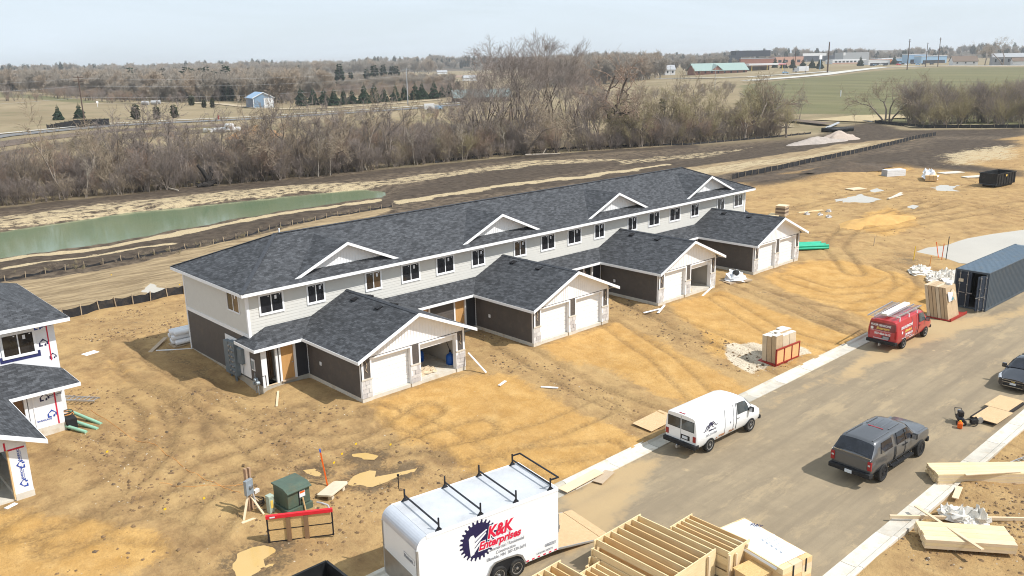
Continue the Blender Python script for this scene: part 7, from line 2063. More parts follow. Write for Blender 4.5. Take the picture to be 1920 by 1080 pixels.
b = MB(); b.lathe([(0, 0.12), (0.08, 0.1), (0.09, 0)], (-0.11, -0.22, 1.35), (0, -1, 0), 12); b.build('meter_dial', M['steel'], mb_)
b = MB(); b.box(0.16, 0.42, -0.2, -0.06, 0.85, 1.0); b.build('outlet_box', M['plastic_wrap'], t)
b = MB(); pts = [Vector((0.0, -0.2, 1.05)), Vector((0.06, -0.25, 0.6)), Vector((0.1, -0.32, 0.25)), Vector((0.25, -0.6, 0.06)), Vector((0.6, -1.1, 0.03)), Vector((1.0, -1.75, 0.02))]; b.path(pts, 0.035, 8); b.build('conduit', M['rope_grey'], t)
co = MB()
for k in range(5):
 pts = [Vector((0.45 + 0.28 * math.cos(a) + random.uniform(-.04, .04), 0.25 + 0.28 * math.sin(a), 0.06 + k * 0.07 + random.uniform(0, .06))) for a in np.linspace(0, 6.28, 11)]
 co.path(pts, 0.018, 5)
tag(co.build('cable_coil', M['scrap_dark'], None, (-6.75, -13.4, -0.45)), 'dark coil of cable lying at the foot of the power post', 'cable')
t = thing('utility_pedestal', 'small pale green utility pedestal left of the transformer', 'pedestal', (-6.2, -14.15, -0.5), R(8))
b = MB(); b.box(-0.12, 0.12, -0.12, 0.12, 0, 0.85); b.build('post', M['ped_green'], t, bevel=0.02)
b = MB(); b.box(-0.135, 0.135, -0.135, 0.135, 0.85, 0.97); b.build('cap', M['ped_green'], t, bevel=0.02)
b = MB(); b.box(-0.06, 0.06, -0.132, -0.122, 0.4, 0.75); b.build('sign', M['logo_yellow'], t)
t = thing('barrier_panel', 'standing chipboard panel with a bright red top rail in front of the transformer', 'panel', (-6.1, -16.5, -0.64), math.atan2(-1.34, 2.18))
L = 2.56
xs = (-L / 2, -0.46, 0.24, L / 2)
for i in range(3):
 for j in range(2):
  g = MB(); g.box(xs[i] + 0.06, xs[i + 1] - 0.06, -0.015, 0.02, 0.06 + j * 0.52, 0.55 + j * 0.52); g.build('board', M['osb'], t)
f = MB()
for x in (-L / 2, L / 2): f.box(x - 0.03, x + 0.03, -0.03, 0.03, 0, 1.08)
f.box(-L / 2 + 0.03, L / 2 - 0.03, -0.025, 0.03, 0.55, 0.585); f.box(-L / 2 + 0.03, L / 2 - 0.03, -0.025, 0.03, 0.02, 0.06)
f.build('frame', M['black_metal'], t)
for x in (-0.46, 0.24):
 g = MB(); g.box(x - 0.09, x + 0.09, -0.07, 0.03, 0.0, 1.06); g.build('upright', M['stud_brown'], t)
g = MB(); g.box(-L / 2 - 0.04, L / 2 + 0.04, -0.07, 0.07, 1.08, 1.22); rr_ = g.build('top_rail', M['red_strap'], t)
g = MB(); g.box(-L / 2 + 0.12, -L / 2 + 0.32, -0.078, -0.071, 1.12, 1.18); g.build('printed_label', M['far_white'], rr_)
cnd = MB(); pts = [Vector((1.2, 0.05, 1.15)), Vector((1.15, 0.15, 1.3)), Vector((0.9, 0.3, 1.35)), Vector((0.7, 0.5, 1.3))]; cnd.path(pts, 0.035, 8); cnd.build('conduit_end', M['rope_grey'], t)
# prop feet hold the panel up from behind
for x in (-1.0, 0.9):
 pf = MB(); pf.beam((x, 0.55, 0.02), (x, 0.02, 0.85), 0.05, 0.08); pf.build('prop', M['lumber_grey'], t)
t = thing('handhole_lid', 'beige rounded handhole cover tilted on the mud right of the transformer', 'cover', (-3.3, -14.35, -0.32), R(28))
b = MB(); pts = []
for cx, cy, a0 in ((0.62, 0.25, 0), (-0.62, 0.25, 90), (-0.62, -0.25, 180), (0.62, -0.25, 270)):
 for k in range(5): pts.append((cx + 0.14 * math.cos(R(a0 + k * 22.5)), cy + 0.14 * math.sin(R(a0 + k * 22.5)), 0))
b.prism(pts, (0, 0, 0.10)); o = b.build('lid', M['lid_beige'], t, bevel=0.02); o.rotation_euler = (R(-8), R(3), 0)
b = MB()
for x, y in ((-0.5, -0.2), (0.35, -0.25), (0.1, 0.2)): b.box(x - 0.1, x + 0.1, y - 0.1, y + 0.1, -0.28, 0.0)
b.build('box', M['lid_beige'], t)
t = thing('marker_post', 'thin orange marker post with a blue tip, leaning behind the beige cover', 'post', (-3.25, -13.75, -0.45))
b = MB(); b.beam((0.05, 0, 0), (-0.12, 0.1, 1.75), 0.09, 0.06); b.build('post', M['orange'], t)
b = MB(); b.beam((-0.12, 0.1, 1.751), (-0.135, 0.11, 1.90), 0.09, 0.06); b.build('tip', M['blue_tip'], t)
t = thing('marker_stake', 'thin grey survey stake behind the enclosed trailer', 'stake', (-0.9, -16.0, -0.62))
b = MB(); b.beam((0, 0, 0), (0, 0, 0.75), 0.03, 0.03, 0, (0, 1, 0)); b.lathe([(0.0, 0.06), (0.06, 0.03), (0.05, -0.05)], (0, 0, 0.75), (0, 0, 1), 8); b.build('stake', M['black_metal'], t)
# ---- black bin at the bottom edge
t = thing('dump_body', 'black open steel bin at the bottom edge left of the trailer', 'bin', (-7.87, -21.0, -0.95), 0.0)
b = MB()
for a in (((-1.05, -1.3), (1.05, -1.3)), ((1.05, -1.3), (1.05, 1.3)), ((1.05, 1.3), (-1.05, 1.3)), ((-1.05, 1.3), (-1.05, -1.3))):
 (x0, y0), (x1, y1) = a; b.beam((x0, y0, 0.5), (x1, y1, 0.5), 0.05, 1.0)
b.box(-1.05, 1.05, -1.3, 1.3, 0.0, 0.05); b.build('body', M['dumpster'], t)
b = MB()
for a in (((-1.08, -1.33), (1.08, -1.33)), ((1.08, -1.33), (1.08, 1.33)), ((1.08, 1.33), (-1.08, 1.33)), ((-1.08, 1.33), (-1.08, -1.33))):
 (x0, y0), (x1, y1) = a; b.beam((x0, y0, 1.03), (x1, y1, 1.03), 0.1, 0.07)
b.build('rim', M['dumpster'], t)
# ---- stacked wall frames in the foreground
def frame_panel(name, label, x0, x1, y0, y1, z0, h, n, mats=('lumber', 'lumber_warm'), group=None, off=0.0):
 """a deck frame: two long rims along X with joists between, boards on edge"""
 t = thing(name, label, 'timber frame', (x0, y0, z0), 0, group)
 W, D = x1 - x0, y1 - y0
 bw = 0.045
 for y in (0, D - bw):
  g = MB(); g.box(-0.12, W + 0.12, y, y + bw, 0, h); g.build('rim', M['lumber'], t)
 if n:
  for k in range(n):
   x = k * (W - bw) / (n - 1) + off
   g = MB(); g.box(x, x + bw, bw, D - bw, 0, h); g.build('joist', M[mats[k % len(mats)]], t)
 return t
LB = ('lumber', 'lumber_warm', 'lumber')
Z0 = -1.0
for k in range(4):
 z = Z0 + 0.03 + k * 0.285
 frame_panel('deck_frame', 'long timber joist frame in the middle stack, %s' % ('lowest layer', 'second layer up', 'third layer up', 'top layer with open joists')[k], (0.85, 1.05, 1.22, 1.40)[k], 3.98, -29.42, -25.80 - 0.02 * (3 - k), z, 0.28, 7, LB, off=0.0 if k == 3 else 0.10 * ((k % 2) - 0.7))
for k in range(4):
 z = Z0 + 0.03 + k * 0.285
 frame_panel('deck_frame', 'shorter timber joist frame in the stack by the white wrapped bundle, %s' % ('lowest layer', 'second layer up', 'third layer up', 'top layer')[k], 4.25, 5.42 + 0.015 * k, -29.95, -27.25, z, 0.28, 5, LB, off=0.0 if k == 3 else 0.10 * ((k % 2) - 0.7))
for k in range(3):
 z = Z0 + 0.03 + k * 0.285
 frame_panel('deck_frame', 'timber joist frame in the low stack at the bottom edge, %s' % ('lowest layer', 'second layer up', 'top layer')[k], -2.25, -0.38, -29.5, -25.5, z, 0.28, 6 if k == 2 else 4, LB)
for k in range(2):
 z = Z0 + 0.03 + k * 0.285
 frame_panel('deck_frame', 'narrow timber frame low between the two nearest stacks, %s' % ('under', 'on top')[k], -0.05, 1.18, -29.8, -26.3, z, 0.28, 5, LB)
# upright posts strapped to the near ends, and black straps
for i, (x, y, h) in enumerate(((3.55, -29.50, 1.12), (4.1, -30.03, 1.15), (4.55, -30.03, 1.05), (5.3, -30.03, 1.12))):
 g = MB(); g.beam((x, y, Z0), (x, y, Z0 + h), 0.09, 0.06, 0, (0, 1, 0)); tag(g.build('timber_post', M['lumber_pale'], None), 'short upright timber tied to the %s' % ('near rim of the middle frame stack', 'left corner of the shorter frame stack', 'near rim of the shorter frame stack', 'right corner of the shorter frame stack')[i], 'timber')
# the wrapped bundle on its boards
t = thing('wrapped_bundle', 'bundle of timber under a printed white sheet, bottom right of the frames', 'bundle', (5.95, -30.15, Z0), R(-10))
for k in range(4):
 for j in range(3):
  g = MB(); g.box(-0.75 + j * 0.55, -0.22 + j * 0.55, -1.75, 1.6, 0.02 + k * 0.24, 0.25 + k * 0.24); g.build('board', M[('lumber', 'lumber_pale', 'lumber_warm')[(k + j) % 3]], t)
sh_ = MB(); nu, nv = 10, 14
V = []
for j in range(nv + 1):
 for i in range(nu + 1):
  x = -0.82 + 1.78 * i / nu; y = -1.5 + 3.2 * j / nv
  z = 1.02 + 0.05 * float(fbm(np.array([x * 3.0]), np.array([y * 3.0]), 1.0, 3)[0])
  if i in (0, nu): z -= 0.16
  if j == nv: z -= 0.22
  V.append((x, y, z))
F = [(j * (nu + 1) + i, j * (nu + 1) + i + 1, (j + 1) * (nu + 1) + i + 1, (j + 1) * (nu + 1) + i) for j in range(nv) for i in range(nu)]
sh_.mesh(V, F); ws = sh_.build('white_sheet', M['white_wrap'], t, smooth=True)
so = ws.modifiers.new('thick', 'SOLIDIFY'); so.thickness = 0.012
text('printed_word', 'DAV', 0.22, M['logo_navy'], t, (0.55, 0.95, 1.075), (0, 0, R(-60)), bold=0.006)
ln = MB()
for k in range(5):
 ln.box(0.1 - 0.02 * k, 0.75 - 0.08 * k, -0.1 - k * 0.24, 0.0 - k * 0.24, 1.066, 1.070)
ln.build('printed_line', mat('print_grey', (0.62, 0.64, 0.67), 0.5), t)
stp = MB(); stp.box(-0.2, -0.15, -1.78, -1.755, 0.3, 0.95); stp.box(0.5, 0.55, -1.78, -1.755, 0.45, 1.0); stp.build('strap', M['black_plastic'], t)
g = MB(); g.box(-1.0, 1.0, -0.5, 0.5, 0, 0.02); tag(g.build('chipboard_sheet', M['osb'], None, (5.05, -30.8, -0.35), R(-10)), 'chipboard sheet lying beside the white wrapped bundle', 'board')
g = MB(); g.box(-0.9, 0.9, -0.45, 0.45, 0, 0.62)
tag(g.build('timber_stack', M['lumber_warm'], None, (5.05, -30.8, -0.98), R(-10)), 'squared stack of timber under the chipboard sheet', 'timber')
# ---- lumber on the right verge
def stack(name, label, p, rz, L, rows, cols, w, h, mats=('lumber_pale', 'lumber'), jit=0.0, taper=0.0):
 t = thing(name, label, 'lumber', p, rz)
 cache = {}
 for r_ in range(rows):
  for c in range(cols):
   m = mats[(r_ + c) % len(mats)]
   if m not in cache:
    g = MB(); g.box(0, L, 0.004, w - 0.004, 0.002, h - 0.002); cache[m] = g.data('board', M[m])
   from_mesh('board', cache[m], t, (random.uniform(-jit, jit) + r_ * taper, c * w, r_ * h))
 return t
stack('lumber_stack', 'tall bundle of long pale boards overhanging the right kerb', (17.2, -32.42, -0.98), R(-43.5), 5.6, 6, 5, 0.235, 0.085, jit=0.06)
stack('lumber_stack', 'flat bundle of boards with a thin plank lying across it', (11.35, -34.25, -0.86), R(-52), 3.35, 3, 4, 0.36, 0.13, jit=0.05)
g = MB(); g.box(0, 2.6, 0, 0.16, 0, 0.04); tag(g.build('loose_plank', M['lumber_pale'], None, (17.9, -33.35, -0.45), R(-38)), 'single plank lying on top of the tall board bundle', 'plank')
g = MB(); g.box(0, 5.6, 0, 0.09, 0, 0.14); tag(g.build('long_beam', M['lumber_pale'], None, (12.6, -32.3, -0.86), R(-47)), 'long thin beam lying across the right kerb', 'beam')
g = MB(); g.beam((13.95, -32.75, -0.62), (11.95, -36.1, -0.36), 0.14, 0.045); tag(g.build('thin_plank', M['lumber_pale'], None), 'thin plank laid diagonally over the flat board bundle', 'plank')
g = MB(); g.box(-0.62, 0.62, -0.13, 0.13, 0, 0.04); tag(g.build('short_board', M['lumber_pale'], None, (16.7, -33.45, -0.80), R(12)), 'short board lying below the tall bundle', 'board')
g = MB(); g.box(-0.3, 0.3, -0.07, 0.07, 0, 0.03); tag(g.build('offcut', M['lumber_pale'], None, (20.9, -33.9, -0.8), R(60)), 'small offcut standing by the right kerb beside the tall bundle', 'offcut')
ladder('ladder', 'aluminium ladder lying on the dirt at the right edge', (20.0, -34.0, -0.78), R(-14), 4.2, 0.42, 13)
wd = MB()
def rag(mb, c, r, n, zs=0.5, seed=0, m=0, flat=1.0):
 """crumpled sheet heap: a noisy half dome"""
 rd = random.Random(seed); nu, nv = 14, 7; V = []
 for j in range(nv + 1):
  ph = math.pi / 2 * j / nv
  for i in range(nu):
   a = 2 * math.pi * i / nu
   k = r * (0.72 + 0.55 * rd.random())
   V.append((c[0] + k * math.cos(a) * math.cos(ph) * flat, c[1] + k * math.sin(a) * math.cos(ph), c[2] + k * math.sin(ph) * zs * (0.6 + 0.8 * rd.random())))
 F = [(j * nu + i, j * nu + (i + 1) % nu, (j + 1) * nu + (i + 1) % nu, (j + 1) * nu + i) for j in range(nv) for i in range(nu)]
 F.append(tuple(range(nu))[::-1]); F.append(tuple(nv * nu + i for i in range(nu)))
 mb.mesh(V, F, m)
rag(wd, (0, 0, 0), 0.55, 0, 0.75, 3, 0, 1.4); rag(wd, (0.55, -0.25, 0), 0.42, 0, 1.1, 4); rag(wd, (-0.5, 0.2, 0), 0.36, 0, 0.9, 5); rag(wd, (0.1, -0.5, 0), 0.4, 0, 0.5, 6)
tag(wd.build('plastic_sheet', M['plastic_wrap'], None, (14.75, -34.35, -0.84), R(-50)), 'crumpled wad of cloudy plastic sheeting behind the flat board bundle', 'plastic sheet')
for i, (x, y) in enumerate(((28.9, -31.35), (26.75, -31.5))):
 g = MB(); g.box(-1.05, 1.05, -0.62, 0.62, 0, 0.02); o = g.build('chipboard_sheet', M['plywood'], None, (x, y, -0.80), R(-3)); tag(o, 'chipboard sheet on the kerb, %s of the pair' % ('farther from the tools', 'nearer the tools')[i], 'board')
g = MB(); g.box(-2.0, 2.0, -0.6, 0.6, 0, 0.14); tag(g.build('timber_stack', M['scrap_dark'], None, (27.8, -31.4, -0.955), R(-3)), 'dark edged stack of boards under the two chipboard sheets', 'timber')
t = thing('fuel_can', 'small orange fuel can standing on the street beside the power tools', 'fuel can', (24.3, -30.75, -0.99), R(20))
g = MB(); g.box(-0.16, 0.16, -0.12, 0.12, 0, 0.3); g.build('body', M['orange'], t, bevel=0.04)
g = MB(); g.lathe([(0.06, 0), (0.05, 0.07), (0, 0.09)], (0.08, 0, 0.3), (0, 0, 1), 10); g.build('cap', M['yellow'], t)
g = MB(); g.beam((-0.12, 0, 0.3), (-0.06, 0, 0.40), 0.03, 0.03); g.beam((-0.06, 0, 0.4), (0.06, 0, 0.36), 0.03, 0.03); g.build('handle', M['orange'], t)
t = thing('compressor', 'black and silver wheeled compressor beside the orange fuel can', 'compressor', (24.95, -30.5, -0.99), R(35))
g = MB(); g.lathe([(0, -0.42), (0.13, -0.38), (0.16, -0.3), (0.16, 0.3), (0.13, 0.38), (0, 0.42)], (0, 0, 0.26), (1, 0, 0), 14); g.build('tank', M['black_metal'], t, angle=40)
g = MB(); g.box(-0.2, 0.12, -0.13, 0.13, 0.42, 0.68); g.build('motor', M['scrap_dark'], t, bevel=0.03)
g = MB(); g.lathe([(0.1, -0.1), (0.12, 0), (0.1, 0.1), (0, 0.12)], (0.22, 0, 0.55), (1, 0, 0), 12); g.build('air_filter', M['steel'], t)
g = MB(); g.beam((0.3, -0.16, 0.3), (0.55, -0.16, 0.62), 0.03, 0.03); g.beam((0.3, 0.16, 0.3), (0.55, 0.16, 0.62), 0.03, 0.03); g.beam((0.55, -0.17, 0.62), (0.55, 0.17, 0.62), 0.03, 0.03); g.build('handle', M['black_metal'], t)
for sd_ in (1, -1):
 g = MB(); g.lathe([(0.05, -0.03), (0.12, -0.03), (0.12, 0.03), (0.05, 0.03)], (-0.28, sd_ * 0.2, 0.12), (0, 1, 0), 12); g.build('wheel', M['rubber'], t)
t = thing('nail_gun', 'dark cut-off saw lying between the compressor and the chipboard', 'power tool', (25.3, -31.15, -0.99), R(-40))
g = MB(); g.box(-0.28, 0.12, -0.1, 0.1, 0.06, 0.3); g.build('motor', M['black_plastic'], t, bevel=0.03)
g = MB(); g.lathe([(0, -0.015), (0.18, -0.015), (0.18, 0.015), (0, 0.015)], (0.28, 0.06, 0.19), (0, 1, 0), 18); g.build('blade', M['steel'], t)
g = MB(); g.beam((-0.2, 0, 0.3), (0.0, 0, 0.42), 0.04, 0.05); g.beam((0.0, 0, 0.42), (0.1, 0, 0.28), 0.04, 0.05); g.build('handle', M['black_plastic'], t)
hs = MB(); pts = [Vector((25.0 + 0.5 * math.cos(a) * (1 + 0.2 * math.sin(3 * a)) + 0.2, -30.9 + 0.38 * math.sin(a), -0.965 + 0.01 * (k % 3))) for k, a in enumerate(np.linspace(0, 11, 30))]; hs.path(pts, 0.018, 5)
tag(hs.build('air_hose', M['black_plastic'], None), 'black air hose coiled loosely round the power tools', 'hose')
# ---- loose boards, sheets and debris around the garages
def sheet(name, label, cat, x, y, w, d, h, rz, m, lift=0.02, tilt=(0, 0)):
 g = MB(); g.box(-w / 2, w / 2, -d / 2, d / 2, 0, h)
 o = g.build(name, M[m], None, (x, y, gzs(x, y) + lift), R(rz)); o.rotation_euler = (tilt[0], tilt[1], R(rz))
 return tag(o, label, cat)
sheet('chipboard_sheet', 'chipboard sheet spanning the kerb behind the white van', 'board', 13.55, -19.25, 2.45, 1.25, 0.02, 2, 'plywood', 0.08, (R(4), 0))
sheet('broken_board', 'broken pale board lying in the gutter near the trailer', 'board', *[(7.03,-21.29)][0], 1.3, 0.5, 0.03, 15, 'lumber_grey', 0.22)
sheet('ramp_board', 'long tan board lying along the kerb behind the trailer', 'board', *[(5.90,-20.90)][0], 2.6, 0.55, 0.03, 2, 'lumber_pale', 0.30)
sheet('loose_board', 'single board stuck in the dirt by the near porch', 'board', -0.2, -3.5, 0.12, 2.3, 0.04, -30, 'lumber_pale', 0.03)
g = MB(); g.beam((-2.3, 9.7, 0.05), (-0.6, 11.3, 0.30), 0.28, 0.05); tag(g.build('loose_plank', M['lumber_grey'], None, (0, 0, 0)), 'grey plank leaning in the shadow of the end wall', 'plank')
for i, ((x, y), rz, L, lab) in enumerate((([(28.31,-8.26)][0], 25, 2.2, 'pale strip of trim on the sand between the second and third garages'), ([(27.37,-8.11)][0], -8, 1.6, 'shorter strip of trim on the sand between the second and third garages'), ([(35.10,-7.66)][0], 20, 3.4, 'long white trim board in front of the third garage'), ([(12.25,-12.54)][0], -55, 1.0, 'tiny white offcut on the sand near the first garage'), ([(10.49,-10.42)][0], 20, 0.8, 'tiny pale offcut on the sand beside the first garage'))):
 sheet('trim_board', lab, 'trim board', x, y, L, 0.16, 0.04, rz, 'white_trim', 0.03)
g = MB(); g.beam((10.4, -7.5, 1.0), (10.75, -8.7, -0.05), 0.12, 0.04); tag(g.build('trim_board', M['white_trim'], None), 'white trim board leaning on the right corner of the first garage', 'trim board')
sheet('sheathing_offcut', 'small white panel lying on the dirt left of the end wall', 'panel', *[(-5.09,12.62)][0], 0.9, 0.6, 0.02, 15, 'white_trim', 0.02)
sheet('sheathing_offcut', 'white scrap of sheathing by the foot of the wrapped pier', 'panel', *[(-14.21,-6.24)][0], 0.5, 0.22, 0.03, 25, 'white_trim', 0.02)
# wrapped bale of shingles with a black roll
t = thing('wrapped_bale', 'white plastic wrapped bale with a dark roll end, in front of the fourth garage', 'bale', (39.3, -7.35, 0.0), R(-15))
g = MB(); rag(g, (0, 0, 0), 0.85, 0, 0.75, 12, 0, 1.2); rag(g, (0.6, 0.3, 0), 0.6, 0, 0.9, 13); g.build('wrap', M['white_wrap'], t)
g = MB(); g.lathe([(0.0, 0.02), (0.24, 0.0), (0.26, -0.3)], (-0.2, -0.45, 0.75), (-0.3, -1, 0.35), 12); g.build('roll', M['black_plastic'], t)
g = MB(); g.box(-1.2, 1.2, -0.8, 0.6, -0.05, 0.06); g.build('pallet', M['lumber_grey'], t)
# green pipes
def pipes(name, label, p, rz, L, n, r, m, rows=2, group=None):
 t = thing(name, label, 'pipes', p, rz, group)
 g = MB(); g.lathe([(r * 0.86, 0), (r, 0), (r, L), (r * 0.86, L)], (0, 0, 0), (1, 0, 0), 12); me_ = g.data('pipe', M[m], True)
 try: me_.set_sharp_from_angle(angle=R(40))
 except Exception: pass
 for row in range(rows):
  for k in range(n - row):
   from_mesh('pipe', me_, t, (random.uniform(-0.25, 0.25), (k + row * 0.5) * r * 2.04, r + row * r * 1.75))
 return t
pipes('pipe_bundle', 'bundle of bright green plastic pipes right of the fourth garage', (50.6, -3.6, 0.02), R(-38), 5.8, 8, 0.115, 'pipe_green', 2)
for i, ((xa, ya, za), (xb, yb, zb_), lab) in enumerate((((-9.35, 2.2, 0.35), (-8.55, -0.25, 0.1), 'upper pale green pipe beside the wrapped house'), ((-9.75, 1.3, 0.3), (-8.9, -0.75, 0.1), 'middle pale green pipe beside the wrapped house'), ((-10.0, 0.55, 0.2), (-9.45, -0.75, 0.1), 'short pale green pipe nearest the wrapped porch'))):
 d_ = Vector((xb - xa, yb - ya, zb_ - za)); L = d_.length
 g = MB(); g.lathe([(0.075, 0), (0.09, 0), (0.09, L), (0.075, L)], (xa, ya, za), d_, 12); tag(g.build('drain_pipe', M['pipe_pale_green'], None, angle=40), lab, 'pipe')
ladder('ladder', 'silver ladder lying behind the wrapped house on the left', (-9.3, 5.0, 0.25), R(-52), 2.6, 0.5, 9)
g = MB()
for k in range(6):
 pts = [Vector((0.32 * math.cos(a), 0.32 * math.sin(a), 0.2 + k * 0.05 + 0.03 * math.sin(a * 3 + k))) for a in np.linspace(0, 6.28, 13)]
 g.path(pts, 0.02, 5, k % 2)
tag(g.build('hose_coil', [M['cord_orange'], M['scrap_dark']], None, (-9.7, 1.35, 0.2)), 'coil of pink hose and dark cable at the side of the wrapped house', 'hose')
g = MB(); g.box(-0.25, 0.25, -0.3, 0.3, 0, 0.65); tag(g.build('tool_bin', M['black_plastic'], None, (-9.75, 0.65, -0.05), bevel=0.03), 'black bin at the corner of the wrapped porch', 'bin')
# white rolls behind the end wall
t = thing('wrapped_rolls', 'stack of white wrapped rolls behind the far corner of the end wall', 'rolls', (-0.1, 9.5, 0.0), R(0))
g = MB(); g.lathe([(0, 0), (0.17, 0.02), (0.17, 2.3), (0, 2.32)], (0, 0, 0), (1, 0, 0), 12); me_ = g.data('roll', M['white_wrap'], True)
for r_ in range(3):
 for k in range(3): from_mesh('roll', me_, t, (random.uniform(-0.75, -0.55), k * 0.36 + 0.18 * (r_ % 2), 0.35 + r_ * 0.32))
g = MB(); g.box(-0.7, 1.6, -0.1, 0.9, 0.02, 0.14); g.build('rack', M['lumber_grey'], t)
g = MB(); g.beam((-1.9, 9.7, 0.06), (-0.05, 8.3, 0.06), 0.09, 0.09); tag(g.build('white_post', M['white_trim'], None), 'white post lying on the dirt by the rolls', 'post')
# ---- things inside the open first garage
for i, (x, y, lab) in enumerate(((7.25, -5.2, 'blue drum deepest in the open first garage'), (8.95, -4.5, 'blue tank behind the white boxes in the open garage'), (9.95, -6.3, 'blue sprayer tank just inside the right jamb of the open garage'))):
 t = thing('blue_tank', lab, 'tank', (x, y, 0.1))
 g = MB(); g.lathe([(0.24, 0), (0.27, 0.06), (0.27, 0.5), (0.2, 0.64), (0.06, 0.7), (0.05, 0.78), (0, 0.8)], (0, 0, 0), (0, 0, 1), 16); g.build('tank', M['blue_plastic'], t, angle=50)
 g = MB(); g.lathe([(0.05, 0.78), (0.07, 0.8), (0.06, 0.9), (0, 0.9)], (0, 0, 0), (0, 0, 1), 8); g.build('valve', M['black_metal'], t)
g = MB(); g.beam((9.95, -6.3, 0.95), (9.85, -6.1, 1.55), 0.03, 0.03); tag(g.build('spray_wand', M['black_metal'], None), 'black wand standing on the blue sprayer tank', 'wand')
for i, (x, y, w_, h_, m_, lab) in enumerate(((7.75, -5.0, 0.4, 0.72, 'white_trim', 'white carton standing in the open garage'), (8.45, -4.75, 0.36, 0.62, 'white_trim', 'second white carton in the open garage, right of the first'), (7.75, -4.3, 0.6, 0.9, 'cardboard', 'brown carton at the back of the open garage'))):
 t = thing('carton', lab, 'box', (x, y, 0.1), R(-8))
 g = MB(); g.box(-w_ / 2, w_ / 2, -w_ / 2, w_ / 2, 0, h_); g.build('box', M[m_], t, bevel=0.01)
 g = MB(); g.box(-0.08, 0.08, -w_ / 2 - 0.004, -w_ / 2 - 0.001, h_ * 0.35, h_ * 0.7); g.build('print', M['logo_blue' if i < 2 else 'grey_text'], t)
g = MB(); rag(g, (0, 0, 0), 0.42, 0, 0.7, 21, 0, 1.7); rag(g, (0.6, -0.1, 0), 0.3, 0, 0.8, 22)
tag(g.build('paper_heap', M['cardboard_pale'], None, (7.75, -6.35, 0.1)), 'heap of crumpled brown paper on the open garage floor', 'paper')
g = MB(); rag(g, (0, 0, 0), 0.3, 0, 0.5, 24, 0, 1.5); tag(g.build('paper_heap', M['cardboard_pale'], None, (33.6, -6.75, 0.1)), 'small heap of scrap in the open third garage', 'paper')
# ---- person in the doorway of the third bay
t = thing('person', 'person in a pale shirt standing inside the third bay doorway', 'person', (27.78, -1.12, 0.12), R(-35))
pv = {'pelvis': (0, 0, 0.95), 'chest': (0, 0.0, 1.30), 'neck': (0, 0.0, 1.48), 'head': (0, -0.03, 1.62), 'top': (0, -0.02, 1.76),
  'shl': (0.18, 0, 1.42), 'ell': (0.26, 0.03, 1.14), 'wrl': (0.24, -0.08, 0.90), 'hal': (0.23, -0.11, 0.80),
  'shr': (-0.18, 0, 1.42), 'elr': (-0.27, 0.0, 1.14), 'wrr': (-0.22, -0.16, 0.96), 'har': (-0.19, -0.22, 0.88),
  'hil': (0.10, 0, 0.9), 'knl': (0.11, -0.03, 0.5), 'anl': (0.12, 0.02, 0.09), 'fol': (0.13, -0.14, 0.04),
  'hir': (-0.10, 0, 0.9), 'knr': (-0.12, -0.02, 0.5), 'anr': (-0.13, 0.03, 0.09), 'for': (-0.14, -0.13, 0.04)}
ed = [('pelvis', 'chest'), ('chest', 'neck'), ('neck', 'head'), ('head', 'top'), ('chest', 'shl'), ('shl', 'ell'), ('ell', 'wrl'), ('wrl', 'hal'), ('chest', 'shr'), ('shr', 'elr'), ('elr', 'wrr'), ('wrr', 'har'),
  ('pelvis', 'hil'), ('hil', 'knl'), ('knl', 'anl'), ('anl', 'fol'), ('pelvis', 'hir'), ('hir', 'knr'), ('knr', 'anr'), ('anr', 'for')]
rad = {'pelvis': (.15, .11), 'chest': (.17, .12), 'neck': (.06, .06), 'head': (.085, .10), 'top': (.06, .07), 'shl': (.065, .065), 'shr': (.065, .065), 'ell': (.045, .045), 'elr': (.045, .045), 'wrl': (.034, .034), 'wrr': (.034, .034), 'hal': (.035, .02), 'har': (.035, .02),
  'hil': (.095, .095), 'hir': (.095, .095), 'knl': (.065, .065), 'knr': (.065, .065), 'anl': (.045, .045), 'anr': (.045, .045), 'fol': (.045, .035), 'for': (.045, .035)}
def skin_mesh(name, verts, edges, radii, mats, root, sub=1):
 ks = list(verts); me = bpy.data.meshes.new(name); me.from_pydata([verts[k] for k in ks], [(ks.index(a), ks.index(b)) for a, b in edges], [])
 o = bpy.data.objects.new(name, me); COL.objects.link(o)
 s = o.modifiers.new('skin', 'SKIN'); s.use_smooth_shade = True
 if not me.skin_vertices: me.skin_vertices.new() if hasattr(me.skin_vertices, 'new') else None
 if len(me.skin_vertices) == 0: raise RuntimeError('no skin layer')
 sv = me.skin_vertices[0].data
 for i, k in enumerate(ks): sv[i].radius = radii[k]; sv[i].use_root = (k == root)
 sb = o.modifiers.new('sub', 'SUBSURF'); sb.levels = sub; sb.render_levels = sub
 dg = bpy.context.evaluated_depsgraph_get()
 nm = bpy.data.meshes.new_from_object(o.evaluated_get(dg))
 o.modifiers.clear(); o.data = nm
 for m in mats: nm.materials.append(m)
 return o
try:
 o = skin_mesh('body', pv, ed, rad, [M['skin'], M['shirt'], M['jeans'], M['scrap_dark']], 'pelvis', 2)
 for f in o.data.polygons:
  c = f.center
  if c.z < 0.10: f.material_index = 3
  elif c.z < 0.98 and abs(c.x) < 0.21: f.material_index = 2
  elif c.z < 1.47 and not (c.z < 1.1 and abs(c.x) > 0.19): f.material_index = 1
  else: f.material_index = 0
 o.parent = t
 g = MB(); g.lathe([(0.0, 0.115), (0.06, 0.10), (0.098, 0.04), (0.10, -0.01)], (0, 0.0, 1.70), (0, 0.25, 1), 12); g.build('hair', M['scrap_dark'], t, smooth=True)
except Exception as ex:
 print('person failed', ex)
